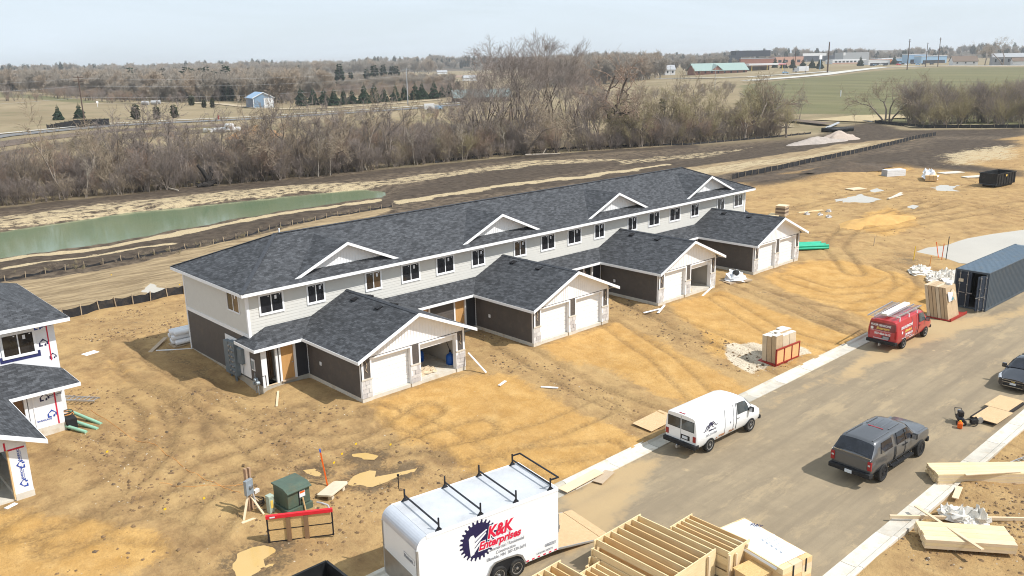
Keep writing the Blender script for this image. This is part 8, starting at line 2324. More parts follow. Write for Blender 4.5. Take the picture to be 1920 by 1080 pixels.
# ---- silt fences: black cloth on wooden stakes
def silt_fence(label, line, step=1.55, h=0.62, lean=0.12, sag=0.10, hs=0.85):
 t = thing('silt_fence', label, 'fence', (0, 0, 0))
 P = [Vector((x, y, 0)) for x, y in line]
 seg = [(P[i + 1] - P[i]).length for i in range(len(P) - 1)]; tot = sum(seg)
 def at_(s):
  for i, L in enumerate(seg):
   if s <= L or i == len(seg) - 1: return P[i].lerp(P[i + 1], min(1, s / L))
   s -= L
 n = int(tot / step); me_ = None
 cl = MB(); prev = None
 sub = 4
 for k in range(n * sub + 1):
  p = at_(tot * k / (n * sub)); z = gzs(p.x, p.y)
  on_post = k % sub == 0
  drop = 0 if on_post else sag * (0.6 + random.random() * 0.8)
  a = Vector((p.x + random.uniform(-.03, .03), p.y + random.uniform(-.03, .03), z - 0.08)); b = Vector((p.x + random.uniform(-.05, .05), p.y + lean * 0.3, z + h - drop))
  if prev: 
   cl.face([prev[0], a, b, prev[1]])
  prev = (a, b)
  if on_post:
   if me_ is None:
    g = MB(); g.box(-0.03, 0.03, -0.03, 0.03, -0.2, hs); me_ = g.data('stake', M['stake'])
   o = from_mesh('stake', me_, t, (p.x, p.y - 0.06, z)); o.rotation_euler = (random.uniform(-.1, .1), random.uniform(-.1, .1), random.random())
 c = cl.build('fabric', M['silt_black'], t)
 so = c.modifiers.new('thick', 'SOLIDIFY'); so.thickness = 0.012
 return t
silt_fence('black silt fence on stakes between the two houses and the dry field', [(-3.79,23.12),(-1.77,23.24),(0.76,23.63),(3.22,23.47),(5.56,23.29)] , 1.3, 0.72)
silt_fence('sagging black silt fence between the dry field and the pond bank at the left', [(-4.8,43.8),(-2.1,43.9),(1.2,44.0),(3.6,43.9),(6.4,43.9),(9.3,43.8),(13.4,44.6),(16.2,44.8)], 1.75, 0.34, sag=0.14, hs=0.6)
silt_fence('black silt fence between the grey roof and the pond', [(17.5,44.5),(19.1,45.3),(27.1,48.1),(33.6,49.2),(40.5,50.0),(45.3,50.2)], 1.7, 0.32, sag=0.14, hs=0.6)
silt_fence('long black silt fence climbing across the grass right of the long roof', [(92.5,27.9),(103.6,28.2),(115.0,28.9),(127.0,29.3),(141.3,30.2),(159.0,31.8),(173.3,33.4),(182.8,33.2)], 2.0, 0.8, sag=0.03)
silt_fence('low black silt fence along the foot of the brush belt', [(80.3,85.8),(88.5,86.8),(96.9,86.7),(108.1,85.5),(119.0,81.7),(128.5,74.6),(136.4,67.6),(150.6,64.6),(162.1,61.9),(175.6,59.8)], 2.4, 0.5, sag=0.12)
silt_fence('far black silt fence below the clump of bare trees at the right', [(214.6,62.1),(208.6,50.8),(205.6,45.5),(207.6,37.2),(207.7,29.9),(208.9,18.8)], 2.6, 0.85, sag=0.05)
# ---- heaps
def heap(name, label, cat, x, y, rx, ry, h, m, seed=0, rz=0.0):
 nu, nv = 36, 14; V = []; c, s = math.cos(rz), math.sin(rz)
 for j in range(nv + 1):
  f = j / nv
  for i in range(nu):
   a = 2 * math.pi * i / nu
   k = (1 - f) * (1 + 0.22 * math.sin(a * 2 + seed) + 0.12 * math.sin(a * 5 + seed * 2))
   px_, py_ = k * rx * math.cos(a), k * ry * math.sin(a)
   X, Y = x + px_ * c - py_ * s, y + px_ * s + py_ * c
   V.append((X, Y, -0.15 + h * (f ** 0.85) * (1 - 0.0) + float(fbm(np.array([X]), np.array([Y]), 1.3, 4)[0]) * 0.45 * min(1, f * 5) * h))
 F = [(j * nu + i, j * nu + (i + 1) % nu, (j + 1) * nu + (i + 1) % nu, (j + 1) * nu + i) for j in range(nv) for i in range(nu)]
 me_ = bpy.data.meshes.new(name); me_.from_pydata(V, [], F); me_.materials.append(m); me_.polygons.foreach_set('use_smooth', [True] * len(F))
 o = bpy.data.objects.new(name, me_); COL.objects.link(o); o.location.z = gzs(x, y)
 return tag(o, label, cat)
M['sand_heap'] = mat('sand_heap', (0.50, 0.30, 0.105), 0.95, var=0.15, scale=1.2, bump=0.6, bscale=4)
M['gravel_heap'] = mat('gravel_heap', (0.36, 0.31, 0.27), 0.95, var=0.15, scale=1.5, bump=0.6, bscale=5)
M['orange_heap'] = mat('orange_heap', (0.36, 0.20, 0.085), 0.95, var=0.15, scale=0.4, bump=0.6, bscale=2)
heap('sand_heap', 'low heap of golden sand beyond the fourth garage', 'heap', 71.3, -4.6, 5.2, 2.3, 1.0, M['sand_heap'], 1, R(-20))
(x, y), = [(156.2,48.0)]
heap('gravel_heap', 'grey gravel heap by the tree line, left of its pinkish neighbour', 'heap', x, y, 8.0, 3.2, 1.5, M['gravel_heap'], 2, R(-10))
(x, y), = [(166.7,48.2)]
heap('gravel_heap', 'pinkish gravel heap by the tree line, higher than its grey neighbour', 'heap', x, y, 6.2, 3.0, 2.1, mat('gravel_pink', (0.42, 0.34, 0.28), 0.95, var=0.12, scale=1.5, bump=0.6, bscale=5), 4, R(-10))
(x, y), = [(86.5,171.6)]
heap('orange_heap', 'big heap of orange earth behind the brush by the far road', 'heap', x, y, 7.0, 4.5, 3.4, M['orange_heap'], 3)
(x, y), = [(95.9,41.0)]
for i, (q, r_, h_, lab) in enumerate((((640,318), 3.2, 1.0, 'brown spoil mound left of the white block on the upper site'), ((1590,323), 5.0, 1.2, 'dark spoil mound along the upper site'), ((1450,330), 4.0, 0.7, 'low dark spoil mound right of the long house'))):
 if i == 0: continue
 (X, Y) = [(108.1,17.0),(96.2,22.9)][i - 1]
 heap('spoil_heap', lab, 'heap', X, Y, r_ * 1.6, r_ * 0.7, h_, mat('spoil%d' % i, (0.085, 0.062, 0.043), 0.95, var=0.3, scale=1.5, bump=0.8, bscale=4), i + 5, R(-30))
# ---- upper site
t = thing('stone_pallet', 'small pallet of stacked veneer stone behind the fourth garage', 'pallet', *[(*[(68.3,5.2)][0], 0.0)], R(10))
for r_ in range(5):
 g = MB(); g.box(-0.62 + random.uniform(-.05, .05), 0.62, -0.55, 0.55 + random.uniform(-.05, .05), 0.12 + r_ * 0.2, 0.30 + r_ * 0.2); g.build('stone_layer', M[('lumber_grey', 'far_brown')[r_ % 2]], t)
g = MB(); g.box(-0.66, 0.66, -0.6, 0.6, 1.12, 1.2); g.build('cover', M['lumber_pale'], t)
g = MB(); g.box(-0.65, 0.65, -0.6, 0.6, 0, 0.12); g.build('base', M['lumber_grey'], t)
sheet('long_plank', 'long yellow plank lying behind the fourth garage', 'plank', *[(72.3,3.8)][0], 3.6, 0.3, 0.12, -20, 'lumber', 0.03)
sheet('ply_sheet', 'tan plywood sheet showing over the fourth garage roof', 'board', *[(67.7,5.8)][0], 2.2, 1.2, 0.04, 20, 'lumber', 0.05)
for (x, y), lab in zip([(70.4,3.2),(70.8,1.8),(70.5,0.6),(73.9,2.4)], ('pale rock by the yellow plank, first in line', 'pale rock by the yellow plank, middle one', 'pale rock by the yellow plank, last in line', 'small rock at the end of the yellow plank')):
 g = MB(); rag(g, (0, 0, 0), 0.32, 0, 0.8, int(x * 10)); tag(g.build('rock', M['stone_a'], None, (x, y, gzs(x, y)), smooth=False), lab, 'rock')
t = thing('foam_block', 'pale rectangular stack of foam board with a dark end on the upper site', 'stack', (*[(108.1,9.9)][0], 0.0), R(-28))
for r_ in range(4):
 g = MB(); g.box(-1.6, 1.6, -0.65, 0.65, 0.05 + r_ * 0.24, 0.27 + r_ * 0.24); g.build('board', M['far_white'], t)
g = MB(); g.box(-1.62, -1.6, -0.65, 0.65, 0.05, 1.0); g.build('end_cover', M['far_grey'], t)
t = thing('wrapped_lumber', 'bundle of lumber in torn white wrap on the upper site', 'bundle', (*[(107.4,4.3)][0], 0.0), R(25))
for c in range(3):
 g = MB(); g.box(-2.4, 2.2, -0.75 + c * 0.5, -0.28 + c * 0.5, 0.1, 0.9); g.build('timber', M['lumber_warm'], t)
g = MB(); rag(g, (-0.6, 0, 0.3), 1.0, 0, 0.95, 31, 0, 1.6); rag(g, (1.0, 0.1, 0.3), 0.9, 0, 1.0, 32, 0, 1.4); g.build('wrap', M['white_wrap'], t)
for (q, w_, d_, rz, lab) in (([(116.1,4.7)][0], 3.8, 1.5, -25, 'flat pale sheets right of the wrapped lumber'), ([(113.9,0.7)][0], 3.4, 1.2, -25, 'flat pale sheets left of the black container'), ([(92.2,8.0)][0], 2.4, 1.5, -20, 'tan plywood sheet flat on the upper site'), ([(89.9,1.4)][0], 4.5, 0.3, 10, 'long white board, upper of two on the upper site'), ([(88.5,1.0)][0], 4.5, 0.25, 2, 'long white board, lower of two on the upper site')):
 sheet('flat_sheet', lab, 'sheet', q[0], q[1], w_, d_, 0.12, rz, 'lumber_pale' if 'tan' in lab else 'sheet_pale', 0.06)
t = thing('roll_off_dumpster', 'black open roll-off dumpster with a yellow mark on the upper site', 'dumpster', (*[(107.7,-4.5)][0], 0.0), R(-8))
b = MB(); L, W, H = 5.0, 2.4, 1.75
b.box(-L / 2, L / 2, -W / 2, W / 2, 0.25, 0.32)
for y in (-W / 2, W / 2): b.prism([(-L / 2, y, 0.65), (-L / 2 + 0.4, y, 0.25), (L / 2, y, 0.25), (L / 2, y, H), (-L / 2, y, H)], (0, 0.06 if y < 0 else -0.06, 0))
for x in (-L / 2, L / 2 - 0.06): b.box(x, x + 0.06, -W / 2 + 0.061, W / 2 - 0.061, 0.4, H)
b.build('body', M['dumpster'], t)
b = MB()
for k in range(7): x = -L / 2 + 0.4 + k * 0.7; b.box(x, x + 0.08, -W / 2 - 0.06, -W / 2 - 0.001, 0.3, H); b.box(x, x + 0.08, W / 2 + 0.001, W / 2 + 0.06, 0.3, H)
b.box(-L / 2 - 0.05, L / 2 + 0.05, -W / 2 - 0.07, -W / 2, H, H + 0.1); b.box(-L / 2 - 0.05, L / 2 + 0.05, W / 2, W / 2 + 0.07, H, H + 0.1); b.box(-L / 2 - 0.05, -L / 2 + 0.05, -W / 2 + 0.001, W / 2 - 0.001, H, H + 0.1); b.box(L / 2 - 0.05, L / 2 + 0.05, -W / 2 + 0.001, W / 2 - 0.001, H, H + 0.1)
b.build('rib', M['dumpster'], t)
b = MB()
for y in (-0.8, 0.8): b.box(-L / 2 + 0.4, L / 2, y - 0.06, y + 0.06, 0.0, 0.25)
b.build('skid', M['dumpster'], t)
b = MB(); b.box(-0.3, 0.0, -W / 2 - 0.068, -W / 2 - 0.061, 1.35, 1.6); b.build('mark', M['logo_yellow'], t)
# marker posts by the container puddle
for (x, y), h, m, lab in (([(57.9,-14.2)][0], 1.3, 'yellow', 'yellow marker post by the puddle'), ([(60.2,-15.8)][0], 1.5, 'orange', 'orange marker stake by the puddle'), ([(60.8,-15.3)][0], 1.5, 'orange', 'orange lath leaning left by the puddle'), ([(60.4,-16.1)][0], 2.2, 'black_plastic', 'bent black pipe standing by the puddle'), ([(60.4,-9.3)][0], 0.9, 'stake', 'thin wooden stake on the dark spoil'), ([(57.3,-15.9)][0], 0.9, 'cord_orange', 'short reddish stake by the plastic heap')):
 g = MB(); z = gzs(x, y); g.beam((x, y, z - 0.1), (x + (-0.25 if 'left' in lab else 0.05), y + (0.25 if 'left' in lab else -0.05), z + h), 0.07, 0.05, 0, (0, 1, 0)); tag(g.build('marker_post', M[m], None), lab, 'post')
# plastic beside the container
for i, ((x, y), s, lab) in enumerate((([(54.30,-16.29)][0], 1.0, 'upper heap of white plastic sheeting left of the container'), ([(54.93,-17.98)][0], 1.15, 'middle heap of white plastic sheeting left of the container'), ([(52.55,-18.44)][0], 1.1, 'lower heap of tan plastic sheeting behind the boxes'))):
 g = MB()
 for k in range(4): rag(g, (random.uniform(-1.0, 1.0) * s, random.uniform(-0.5, 0.5) * s, 0), 0.62 * s, 0, 0.75, 40 + i * 7 + k, 0, 1.5)
 tag(g.build('plastic_sheet', M['plastic_wrap'], None, (x, y, gzs(x, y) - 0.03), R(-15)), lab, 'plastic sheet')
# fallen black stump and trunks at the edge of the brush
def dead(name, label, x, y, pts, r, m):
 g = MB(); z = gzs(x, y)
 for p in pts:
  q = [Vector((x + a, y + b, z + c)) for a, b, c in p]
  for i in range(len(q) - 1): g.tube(q[i], q[i + 1], r * (1 - 0.6 * i / len(q)), r * (1 - 0.6 * (i + 1) / len(q)), 7)
 tag(g.build(name, M[m], None), label, 'dead wood')
(x, y), = [(37.0,89.9)]
dead('tree_stump', 'charred black stump with broken limbs on the far pond bank', x, y, [[(0, 0, -0.2), (0.1, 0, 1.2), (-0.6, 0, 2.6), (-1.3, 0.1, 3.6)], [(0.1, 0, 1.1), (0.9, 0, 2.2), (0.7, 0, 3.2)], [(0, 0, 0.3), (-1.0, -0.2, 0.5), (-1.8, -0.2, 0.2)], [(0, 0, 0.2), (1.3, 0, 0.8), (1.9, 0.1, 0.3)]], 0.45, 'scrap_dark')
for i, (a, b, lab) in enumerate((([(31.2,101.8)][0], [(31.3,87.8)][0], 'pale fallen trunk on the far pond bank'), ([(99.2,80.4)][0], [(105.6,76.8)][0], 'pale fallen branch in front of the tall trees'), ([(36.8,100.0)][0], [(36.1,91.0)][0], 'dark log beside the charred stump'), ([(65.6,109.3)][0], [(65.9,98.9)][0], 'pale bent branch in the brush behind the pond'))):
 g = MB(); za, zb_ = gzs(*a), gzs(*b); g.tube((a[0], a[1], za + 0.3), (b[0], b[1], zb_ + 0.25), 0.16, 0.10, 7); g.tube((a[0] * .5 + b[0] * .5, a[1] * .5 + b[1] * .5, (za + zb_) / 2 + 0.3), (a[0] * .3 + b[0] * .7, a[1] * .3 + b[1] * .7 + 1.0, (za + zb_) / 2 + 1.3), 0.08, 0.04, 6)
 tag(g.build('fallen_trunk', M['scrap_dark' if 'dark' in lab else 'bark_pale'], None), lab, 'dead wood')
# utility flags, string line
for i, (x, y) in enumerate([(-5.23,12.92),(3.9,35.9),(6.46,26.51),(-9.64,-4.36),(-7.95,-11.34),(-9.56,-11.12),(-0.25,-11.44),(0.90,-12.75),(-1.36,-11.95),(-2.11,-12.44)]):
 if i == 0: continue
 t = thing('marker_flag', 'little yellow utility flag ' + ('on the dry field behind the houses', 'on the dry field near the end wall', 'left of the curved wheel ruts', 'on the mud left of the power post', 'at the foot of the mud by the sand patch', 'behind the small muddy puddle', 'right of the small muddy puddle', 'between the orange post and the puddle', 'just behind the orange marker post')[i - 1], 'flag', (x, y, gzs(x, y)))
 g = MB(); g.beam((0, 0, 0), (0, 0, 0.34), 0.01, 0.01, 0, (0, 1, 0)); g.build('wire', M['steel'], t)
 g = MB(); g.box(0, 0.11, -0.006, 0.006, 0.2, 0.29); g.build('flag', M['yellow'], t)
def cord(name, label, pts, r, m):
 g = MB(); P = []
 for a, b in zip(pts[:-1], pts[1:]):
  for k in range(10):
   x, y = a[0] + (b[0] - a[0]) * k / 10, a[1] + (b[1] - a[1]) * k / 10; P.append(Vector((x + random.uniform(-.02, .02), y + random.uniform(-.02, .02), gzs(x, y) + 0.01)))
 g.path(P, r * 0.55, 5); tag(g.build(name, M[m], None), label, 'cord')
cord('extension_cord', 'thin tan cord running across the dirt to the power post', [(-8.28,2.33),(-8.02,-2.95),(-7.46,-4.64),(-7.33,-8.17),(-6.75,-10.81),(-6.42,-11.96)], 0.022, 'cord_orange')
cord('extension_cord', 'orange cord lying left of the power post', [(-8.72,-8.55),(-7.77,-9.77),(-6.33,-10.99),(-5.64,-11.15)], 0.02, 'cord_orange')
# ---- loose clods and rubble
def clods(name, polys, n, smin, smax, m, kind='stuff'):
 V, F = [], []
 base_v = [(0, 0, 0.8), (0.9, 0, 0.1), (0.2, 0.85, 0.0), (-0.8, 0.4, 0.1), (-0.6, -0.7, 0.0), (0.4, -0.85, 0.05), (0, 0, -0.5)]
 bf = [(0, 1, 2), (0, 2, 3), (0, 3, 4), (0, 4, 5), (0, 5, 1), (6, 2, 1), (6, 3, 2), (6, 4, 3), (6, 5, 4), (6, 1, 5)]
 for poly, cnt in polys:
  P = np.array(poly); got = 0; lo_, hi_ = P.min(0), P.max(0)
  X = RNG.uniform(lo_[0], hi_[0], cnt * 4); Y = RNG.uniform(lo_[1], hi_[1], cnt * 4)
  ok = (poly_sd(X, Y, poly, 1.0) > 0) & ((fbm(X, Y, 3.0, 3) + RNG.normal(0, 0.12, X.size)) > 0.0)
  for x, y in list(zip(X[ok], Y[ok]))[:cnt]:
   s = smin + (smax - smin) * random.random() ** 3; a = random.random() * 6.28; c, q = math.cos(a), math.sin(a); z = gzs(x, y); b = len(V)
   for vx, vy, vz in base_v:
    k = s * random.uniform(0.7, 1.3); V.append((x + (vx * c - vy * q) * k, y + (vx * q + vy * c) * k, z + vz * k * 0.8))
   F.extend([tuple(i + b for i in f) for f in bf])
 me_ = bpy.data.meshes.new(name); me_.from_pydata(V, [], F); me_.materials.append(M[m])
 o = bpy.data.objects.new(name, me_); COL.objects.link(o); return tag(o, kind=kind)
M['clod'] = mat('clod', (0.19, 0.12, 0.062), 0.95, var=0.35, scale=2)
M['clod_dark'] = mat('clod_dark', (0.105, 0.072, 0.045), 0.95, var=0.35, scale=2)
M['pebble'] = mat('pebble', (0.45, 0.38, 0.29), 0.9, var=0.3, scale=2)
YARD = [(-8.53,8.25),(-0.77,-2.06),(2.77,-8.56),(2.65,-15.93),(2.16,-18.05),(-3.67,-18.05),(-8.31,-17.76),(-14.33,-12.58),(-10.83,-9.87),(-12.59,-3.12)]
STRK = [(16.86,0.12),(15.09,-7.81),(14.35,-19.01),(12.45,-19.07),(12.28,-13.79),(11.78,-8.43)]
STRK2 = [(29.12,-1.25),(27.93,-10.45),(25.96,-20.02),(22.61,-18.34),(24.95,-6.50)]
RIGHT = [(7.65,-33.13),(13.69,-32.53),(22.11,-33.04),(23.36,-34.30),(11.89,-37.78)]
BANK = [(-3.55,22.36),(4.95,21.79),(0.28,10.49),(-5.28,16.36)]
UP = [(77.9,14.3),(103.8,6.1),(114.1,-6.6),(81.1,-16.7),(58.5,-10.3),(62.2,-0.5)]
DK = [(88.4,22.5),(137.1,28.2),(176.9,12.5),(116.9,-5.8),(92.2,16.2)]
clods('soil_clods', [(YARD, 1700), (STRK, 350), (STRK2, 350), (RIGHT, 500), (BANK, 400), (UP, 500)], 0, 0.02, 0.13, 'clod')
clods('dark_clods', [(YARD, 110), (RIGHT, 110), (DK, 500), (STRK, 60), (STRK2, 60), (BANK, 120)], 0, 0.02, 0.13, 'clod_dark')
clods('pebbles', [(YARD, 420), (RIGHT, 160), (UP, 160), (STRK, 90), (BANK, 100), ([(25.77,-15.88),(28.45,-16.21),(29.84,-18.57),(29.08,-19.75),(25.43,-19.59),(23.28,-19.41),(24.08,-17.39)], 700)], 0, 0.015, 0.06, 'pebble')
bank1 = [(-4.5,47.3),(9.3,45.5),(20.0,47.1),(36.6,51.5),(47.1,52.1),(46.0,50.6),(35.3,49.5),(19.2,44.2),(8.5,41.6),(-5.1,44.2)]
scatter_mass('dry_weeds', ['bush1', 'bush3'], fill(bank1, 0.7, 0.6, 0.35), 0.06, 0.14)
# ================================================================ far buildings, road and poles
def gable_house(name, label, cat, x, y, rz, L, W, he, hr, wall, roof, over=0.5, windows=0, door=None, group=None):
 t = thing(name, label, cat, (x, y, gzs(x, y)), R(rz), group)
 w = MB(); w.prism([(0, -W / 2, -0.5), (0, W / 2, -0.5), (0, W / 2, he), (0, 0, hr), (0, -W / 2, he)], (L, 0, 0)); w.build('wall', M[wall], t)
 r_ = MB(); k = (hr - he) / (W / 2)
 for s in (-1, 1):
  r_.prism([(-over, 0, hr + 0.12), (-over, s * (W / 2 + over), he - k * over + 0.12), (-over, s * (W / 2 + over), he - k * over - 0.1), (-over, 0, hr - 0.1)], (L + 2 * over, 0, 0))
 r_.build('roof', M[roof], t)
 for i in range(windows):
  g = MB(); a = L * (i + 0.5) / windows; g.box(a - 0.7, a + 0.7, -W / 2 - 0.06, -W / 2 - 0.01, he * 0.35, he * 0.75); g.build('window', M['far_glass'], t)
 if door:
  g = MB(); g.box(-0.06, -0.01, -door[0] / 2 + door[2], door[0] / 2 + door[2], 0, door[1]); g.build('door', M[door[3]], t)
 return t
def block(name, label, cat, p, rz, parts, group=None):
 x, y = p
 t = thing(name, label, cat, (x, y, gzs(x, y)), R(rz), group)
 for nm, m, x0, x1, y0, y1, z0, z1 in parts:
  g = MB(); g.box(x0, x1, y0, y1, z0, z1); g.build(nm, M[m], t)
 return t
# blue pole shed: its gable end faces the camera's right
(x, y), = [(158.8,317.1)]
t = thing('pole_shed', 'light blue metal pole shed with a white door half, by the far road', 'shed', (x, y, gzs(x, y)), R(-12))
L, W, he, hr = 13.0, 9.0, 4.4, 6.6
w = MB(); w.prism([(0, 0, -0.5), (W, 0, -0.5), (W, 0, he), (W / 2, 0, hr), (0, 0, he)], (0, L, 0)); w.build('wall', M['blue_steel'], t)
w = MB(); w.box(-0.05, -0.005, 0.1, L - 0.1, 0, he - 0.1); w.build('side_wall', M['blue_steel_dark'], t)
r_ = MB()
for a, b in ((-0.5, W / 2), (W + 0.5, W / 2)):
 za = he - 0.24; r_.prism([(a, -0.4, za), (b, -0.4, hr + 0.05), (b, -0.4, hr + 0.2), (a, -0.4, za + 0.15)], (0, L + 0.8, 0))
r_.build('roof', M['blue_roof'], t)
g = MB(); g.box(W * 0.52, W * 0.97, -0.12, -0.01, 0, he - 0.1); g.build('sliding_door', M['far_white'], t)
g = MB(); g.box(-0.1, 0.12, -0.1, 0.0, 0, he); g.box(W - 0.12, W + 0.1, -0.1, 0, 0, he); g.build('corner_trim', M['far_white'], t)
g = MB()
for s in (-1, 1): g.frame_box((W / 2, -0.5, hr - 0.05), (s * (W / 2 + 0.5), 0, he - hr - 0.2), (0, 0.12, 0), (0, 0, 0.3))
g.build('rake_board', M['far_white'], t)
(x, y), = [(235.3,270.9)]
gable_house('farm_building', 'low building with a dull green roof, half hidden behind the tall bare trees', 'building', x, y, -32, 26, 12, 2.6, 5.6, 'far_brown', 'dull_roof', 0.8)
(x, y), = [(574,381)]
t = gable_house('brick_office', 'long building with a pale green hipped roof beyond the brush', 'building', x, y, -33, 44, 18, 4.0, 9.0, 'brick_red', 'teal_roof', 1.2, 8)
g = MB(); g.prism([(13, -9.5, 3.0), (23, -9.5, 3.0), (18, -9.5, 7.2)], (0, 3, 0)); pe = g.build('gable', M['brick_red'], t)
g = MB()
for s in (-1, 1): g.frame_box((18, -10.0, 7.3), (s * 6.2, 0, -4.9), (0, 9, 1.2), (0, 0, 0.3))
g.build('gable_roof', M['teal_roof'], pe)
p = [(876,544)][0]
block('school_building', 'big dark and red brick building on the skyline, a long dark box on its roof', 'building', p, -33, [('dark_wing', 'brick_dark', 0, 14, 0, 18, -1, 13.5), ('dark_roof_box', 'brick_dark', 10, 54, 6, 20, 11.5, 18.5), ('brick_wing', 'brick_red', 12, 56, -4, 12, -1, 9.5), ('pale_brick_wing', 'brick_pale', 56.01, 92, -3, 14, -1, 10.5), ('parapet', 'far_grey', 12, 56, -4.2, -4.01, 9.0, 9.8)] + [('window', 'far_glass', 60 + 8 * i, 64 + 8 * i, -3.15, -3.02, 4, 7) for i in range(4)])
p = [(652,377)][0]
block('gas_station', 'gas station with a flat white canopy on thin posts beyond the brush', 'gas station', p, -35, [('canopy', 'far_white', 0, 34, 0, 11, 4.6, 6.0), ('canopy_band', 'logo_red', 27, 34.2, -0.1, -0.01, 4.9, 5.6), ('shop', 'far_brown', 3, 24, 12, 20, -1, 4.2)] + [('post', 'logo_yellow', 3 + 14 * i, 3.5 + 14 * i, 1, 1.5, -1, 4.6) for i in range(3)])
p = [(1005,482)][0]
block('white_shop', 'long low white building right of the dark wooden pole', 'building', p, -35, [('wall', 'far_white', 0, 44, 0, 18, -1, 5.0), ('base_band', 'brick_pale', -0.1, 44.1, -0.15, -0.01, -1, 1.2)] + [('window', 'far_glass', 3 + 5 * i, 6 + 5 * i, -0.16, -0.02, 1.6, 3.4) for i in range(8)])
p = [(1213,573)][0]
block('warehouse', 'pale grey box of a warehouse on the skyline above the white building', 'building', p, -35, [('wall', 'far_grey', 0, 40, 0, 25, -1, 13.0), ('corner', 'far_white', -0.3, 3, -0.3, 0, 9, 13.2)])
p = [(1281,679)][0]
block('store', 'wide dark flat roofed store behind the row of spruces', 'building', p, -35, [('wall', 'brick_dark', 0, 105, 0, 30, -1, 9.0), ('sign_panel', 'far_white', 4, 44, -0.3, 0, 8.8, 13)])
for i, (q, L, h, m, lab) in enumerate((([(897,386)][0], 24, 4.5, 'far_white', 'small white shop with a pale roof by the right hand road'), ([(929,392)][0], 18, 5.5, 'far_orange', 'orange fronted shop among the car lots'), ([(1003,412)][0], 26, 5.5, 'far_blue', 'pale blue shop left of a dark spruce'), ([(987,382)][0], 22, 9.5, 'far_blue', 'taller light blue building behind the bare poles'), ([(977,364)][0], 30, 7.5, 'far_blue', 'wide blue and grey building behind the bare poles'))):
 block('shop', lab, 'shop', q, -36, [('wall', m, 0, L, 0, 14, -1, h), ('roof_edge', 'far_white', -0.3, L + 0.3, -0.3, 14.3, h, h + 0.6), ('shopfront', 'far_glass', 2, L - 2, -0.2, -0.02, 0, h * 0.45)])
(x, y), = [(855,286)]
gable_house('brown_house', 'brown roofed house among bare trees on the right skyline', 'house', x, y, -50, 22, 11, 3.6, 8.0, 'far_white', 'far_brown', 0.6, 3)
(x, y), = [(837,245)]
gable_house('grey_house', 'long grey two storey house at the right skyline', 'house', x, y, -60, 26, 11, 7.0, 10.0, 'far_grey', 'far_grey', 0.6, 5)
(x, y), = [(828,225)]
gable_house('white_garage', 'white garage with a dark roof right of the grey house', 'garage', x, y, -60, 14, 9, 3.6, 6.2, 'far_white', 'far_brown', 0.5, 0)
(x, y), = [(608,435)]
gable_house('white_house', 'small white gabled house beyond the gnarled trees', 'house', x, y, -40, 9, 11, 5.0, 8.6, 'far_white', 'far_grey', 0.5, 2)
for i, ((x, y), L, lab) in enumerate((([(749,940)][0], 14, 'pale farm shed on the far brown field'), ([(498,580)][0], 12, 'white roofed shed beyond the tall bare trees'), ([(1381,1502)][0], 14, 'tiny white barn on the horizon behind the tall trees'))):
 gable_house('far_barn', lab, 'barn', x, y, -30, L, 8, 3.0, 5, 'far_white', 'far_grey', 0.4, 0)
t = block('utility_trailer', 'white box truck parked near the gas station', 'truck', [(586,297)][0], -35, [('box', 'far_white', 4, 12, 0, 3, 1.0, 4.4), ('cab', 'far_grey', 0.5, 4, 0.1, 2.9, 0.6, 3.2), ('window', 'far_glass', 0.4, 1.6, 0.2, 2.8, 2.0, 3.0), ('wheel', 'black_plastic', 1.4, 2.4, -0.05, 0.3, -0.2, 0.8), ('wheel', 'black_plastic', 9.0, 10.0, -0.05, 0.3, -0.2, 0.8)])
rc_ = random.Random(4)
CARS = [(860,362),(890,369),(855,349),(920,371),(881,347),(913,356),(876,337),(870,323),(901,330),(896,320),(562,290),(829,350),(951,375),(944,359)]
proto = None
for i, (x, y) in enumerate(sorted(CARS, key=lambda q: math.atan2(q[0] + 20, q[1] + 45))):
 m = rc_.choice(('far_white', 'far_blue', 'brick_dark', 'far_grey', 'logo_red', 'brick_dark'))
 t = thing('parked_car', '%s car, %s in the lots by the right hand road' % ({'far_white': 'white', 'far_blue': 'pale blue', 'brick_dark': 'dark', 'far_grey': 'grey', 'logo_red': 'red'}[m], nth('car' + m)), 'car', (x, y, gzs(x, y)), R(rc_.uniform(-50, -20)), 'cars parked by the far shops')
 g = MB(); g.prism([(-2.2, -0.9, 0.3), (2.2, -0.9, 0.3), (2.2, -0.9, 0.85), (1.2, -0.9, 0.95), (0.6, -0.9, 1.5), (-1.2, -0.9, 1.5), (-1.9, -0.9, 0.95), (-2.2, -0.9, 0.9)], (0, 1.8, 0)); g.build('body', M[m], t)
 g = MB(); g.box(-1.3, 0.7, -0.92, 0.92, 1.0, 1.4); g.build('glass', M['far_glass'], t)
 g = MB()
 for xx in (-1.4, 1.4): g.tube((xx, -0.92, 0.32), (xx, 0.92, 0.32), 0.32, 0.32, 10)
 g.build('wheels', M['black_plastic'], t)
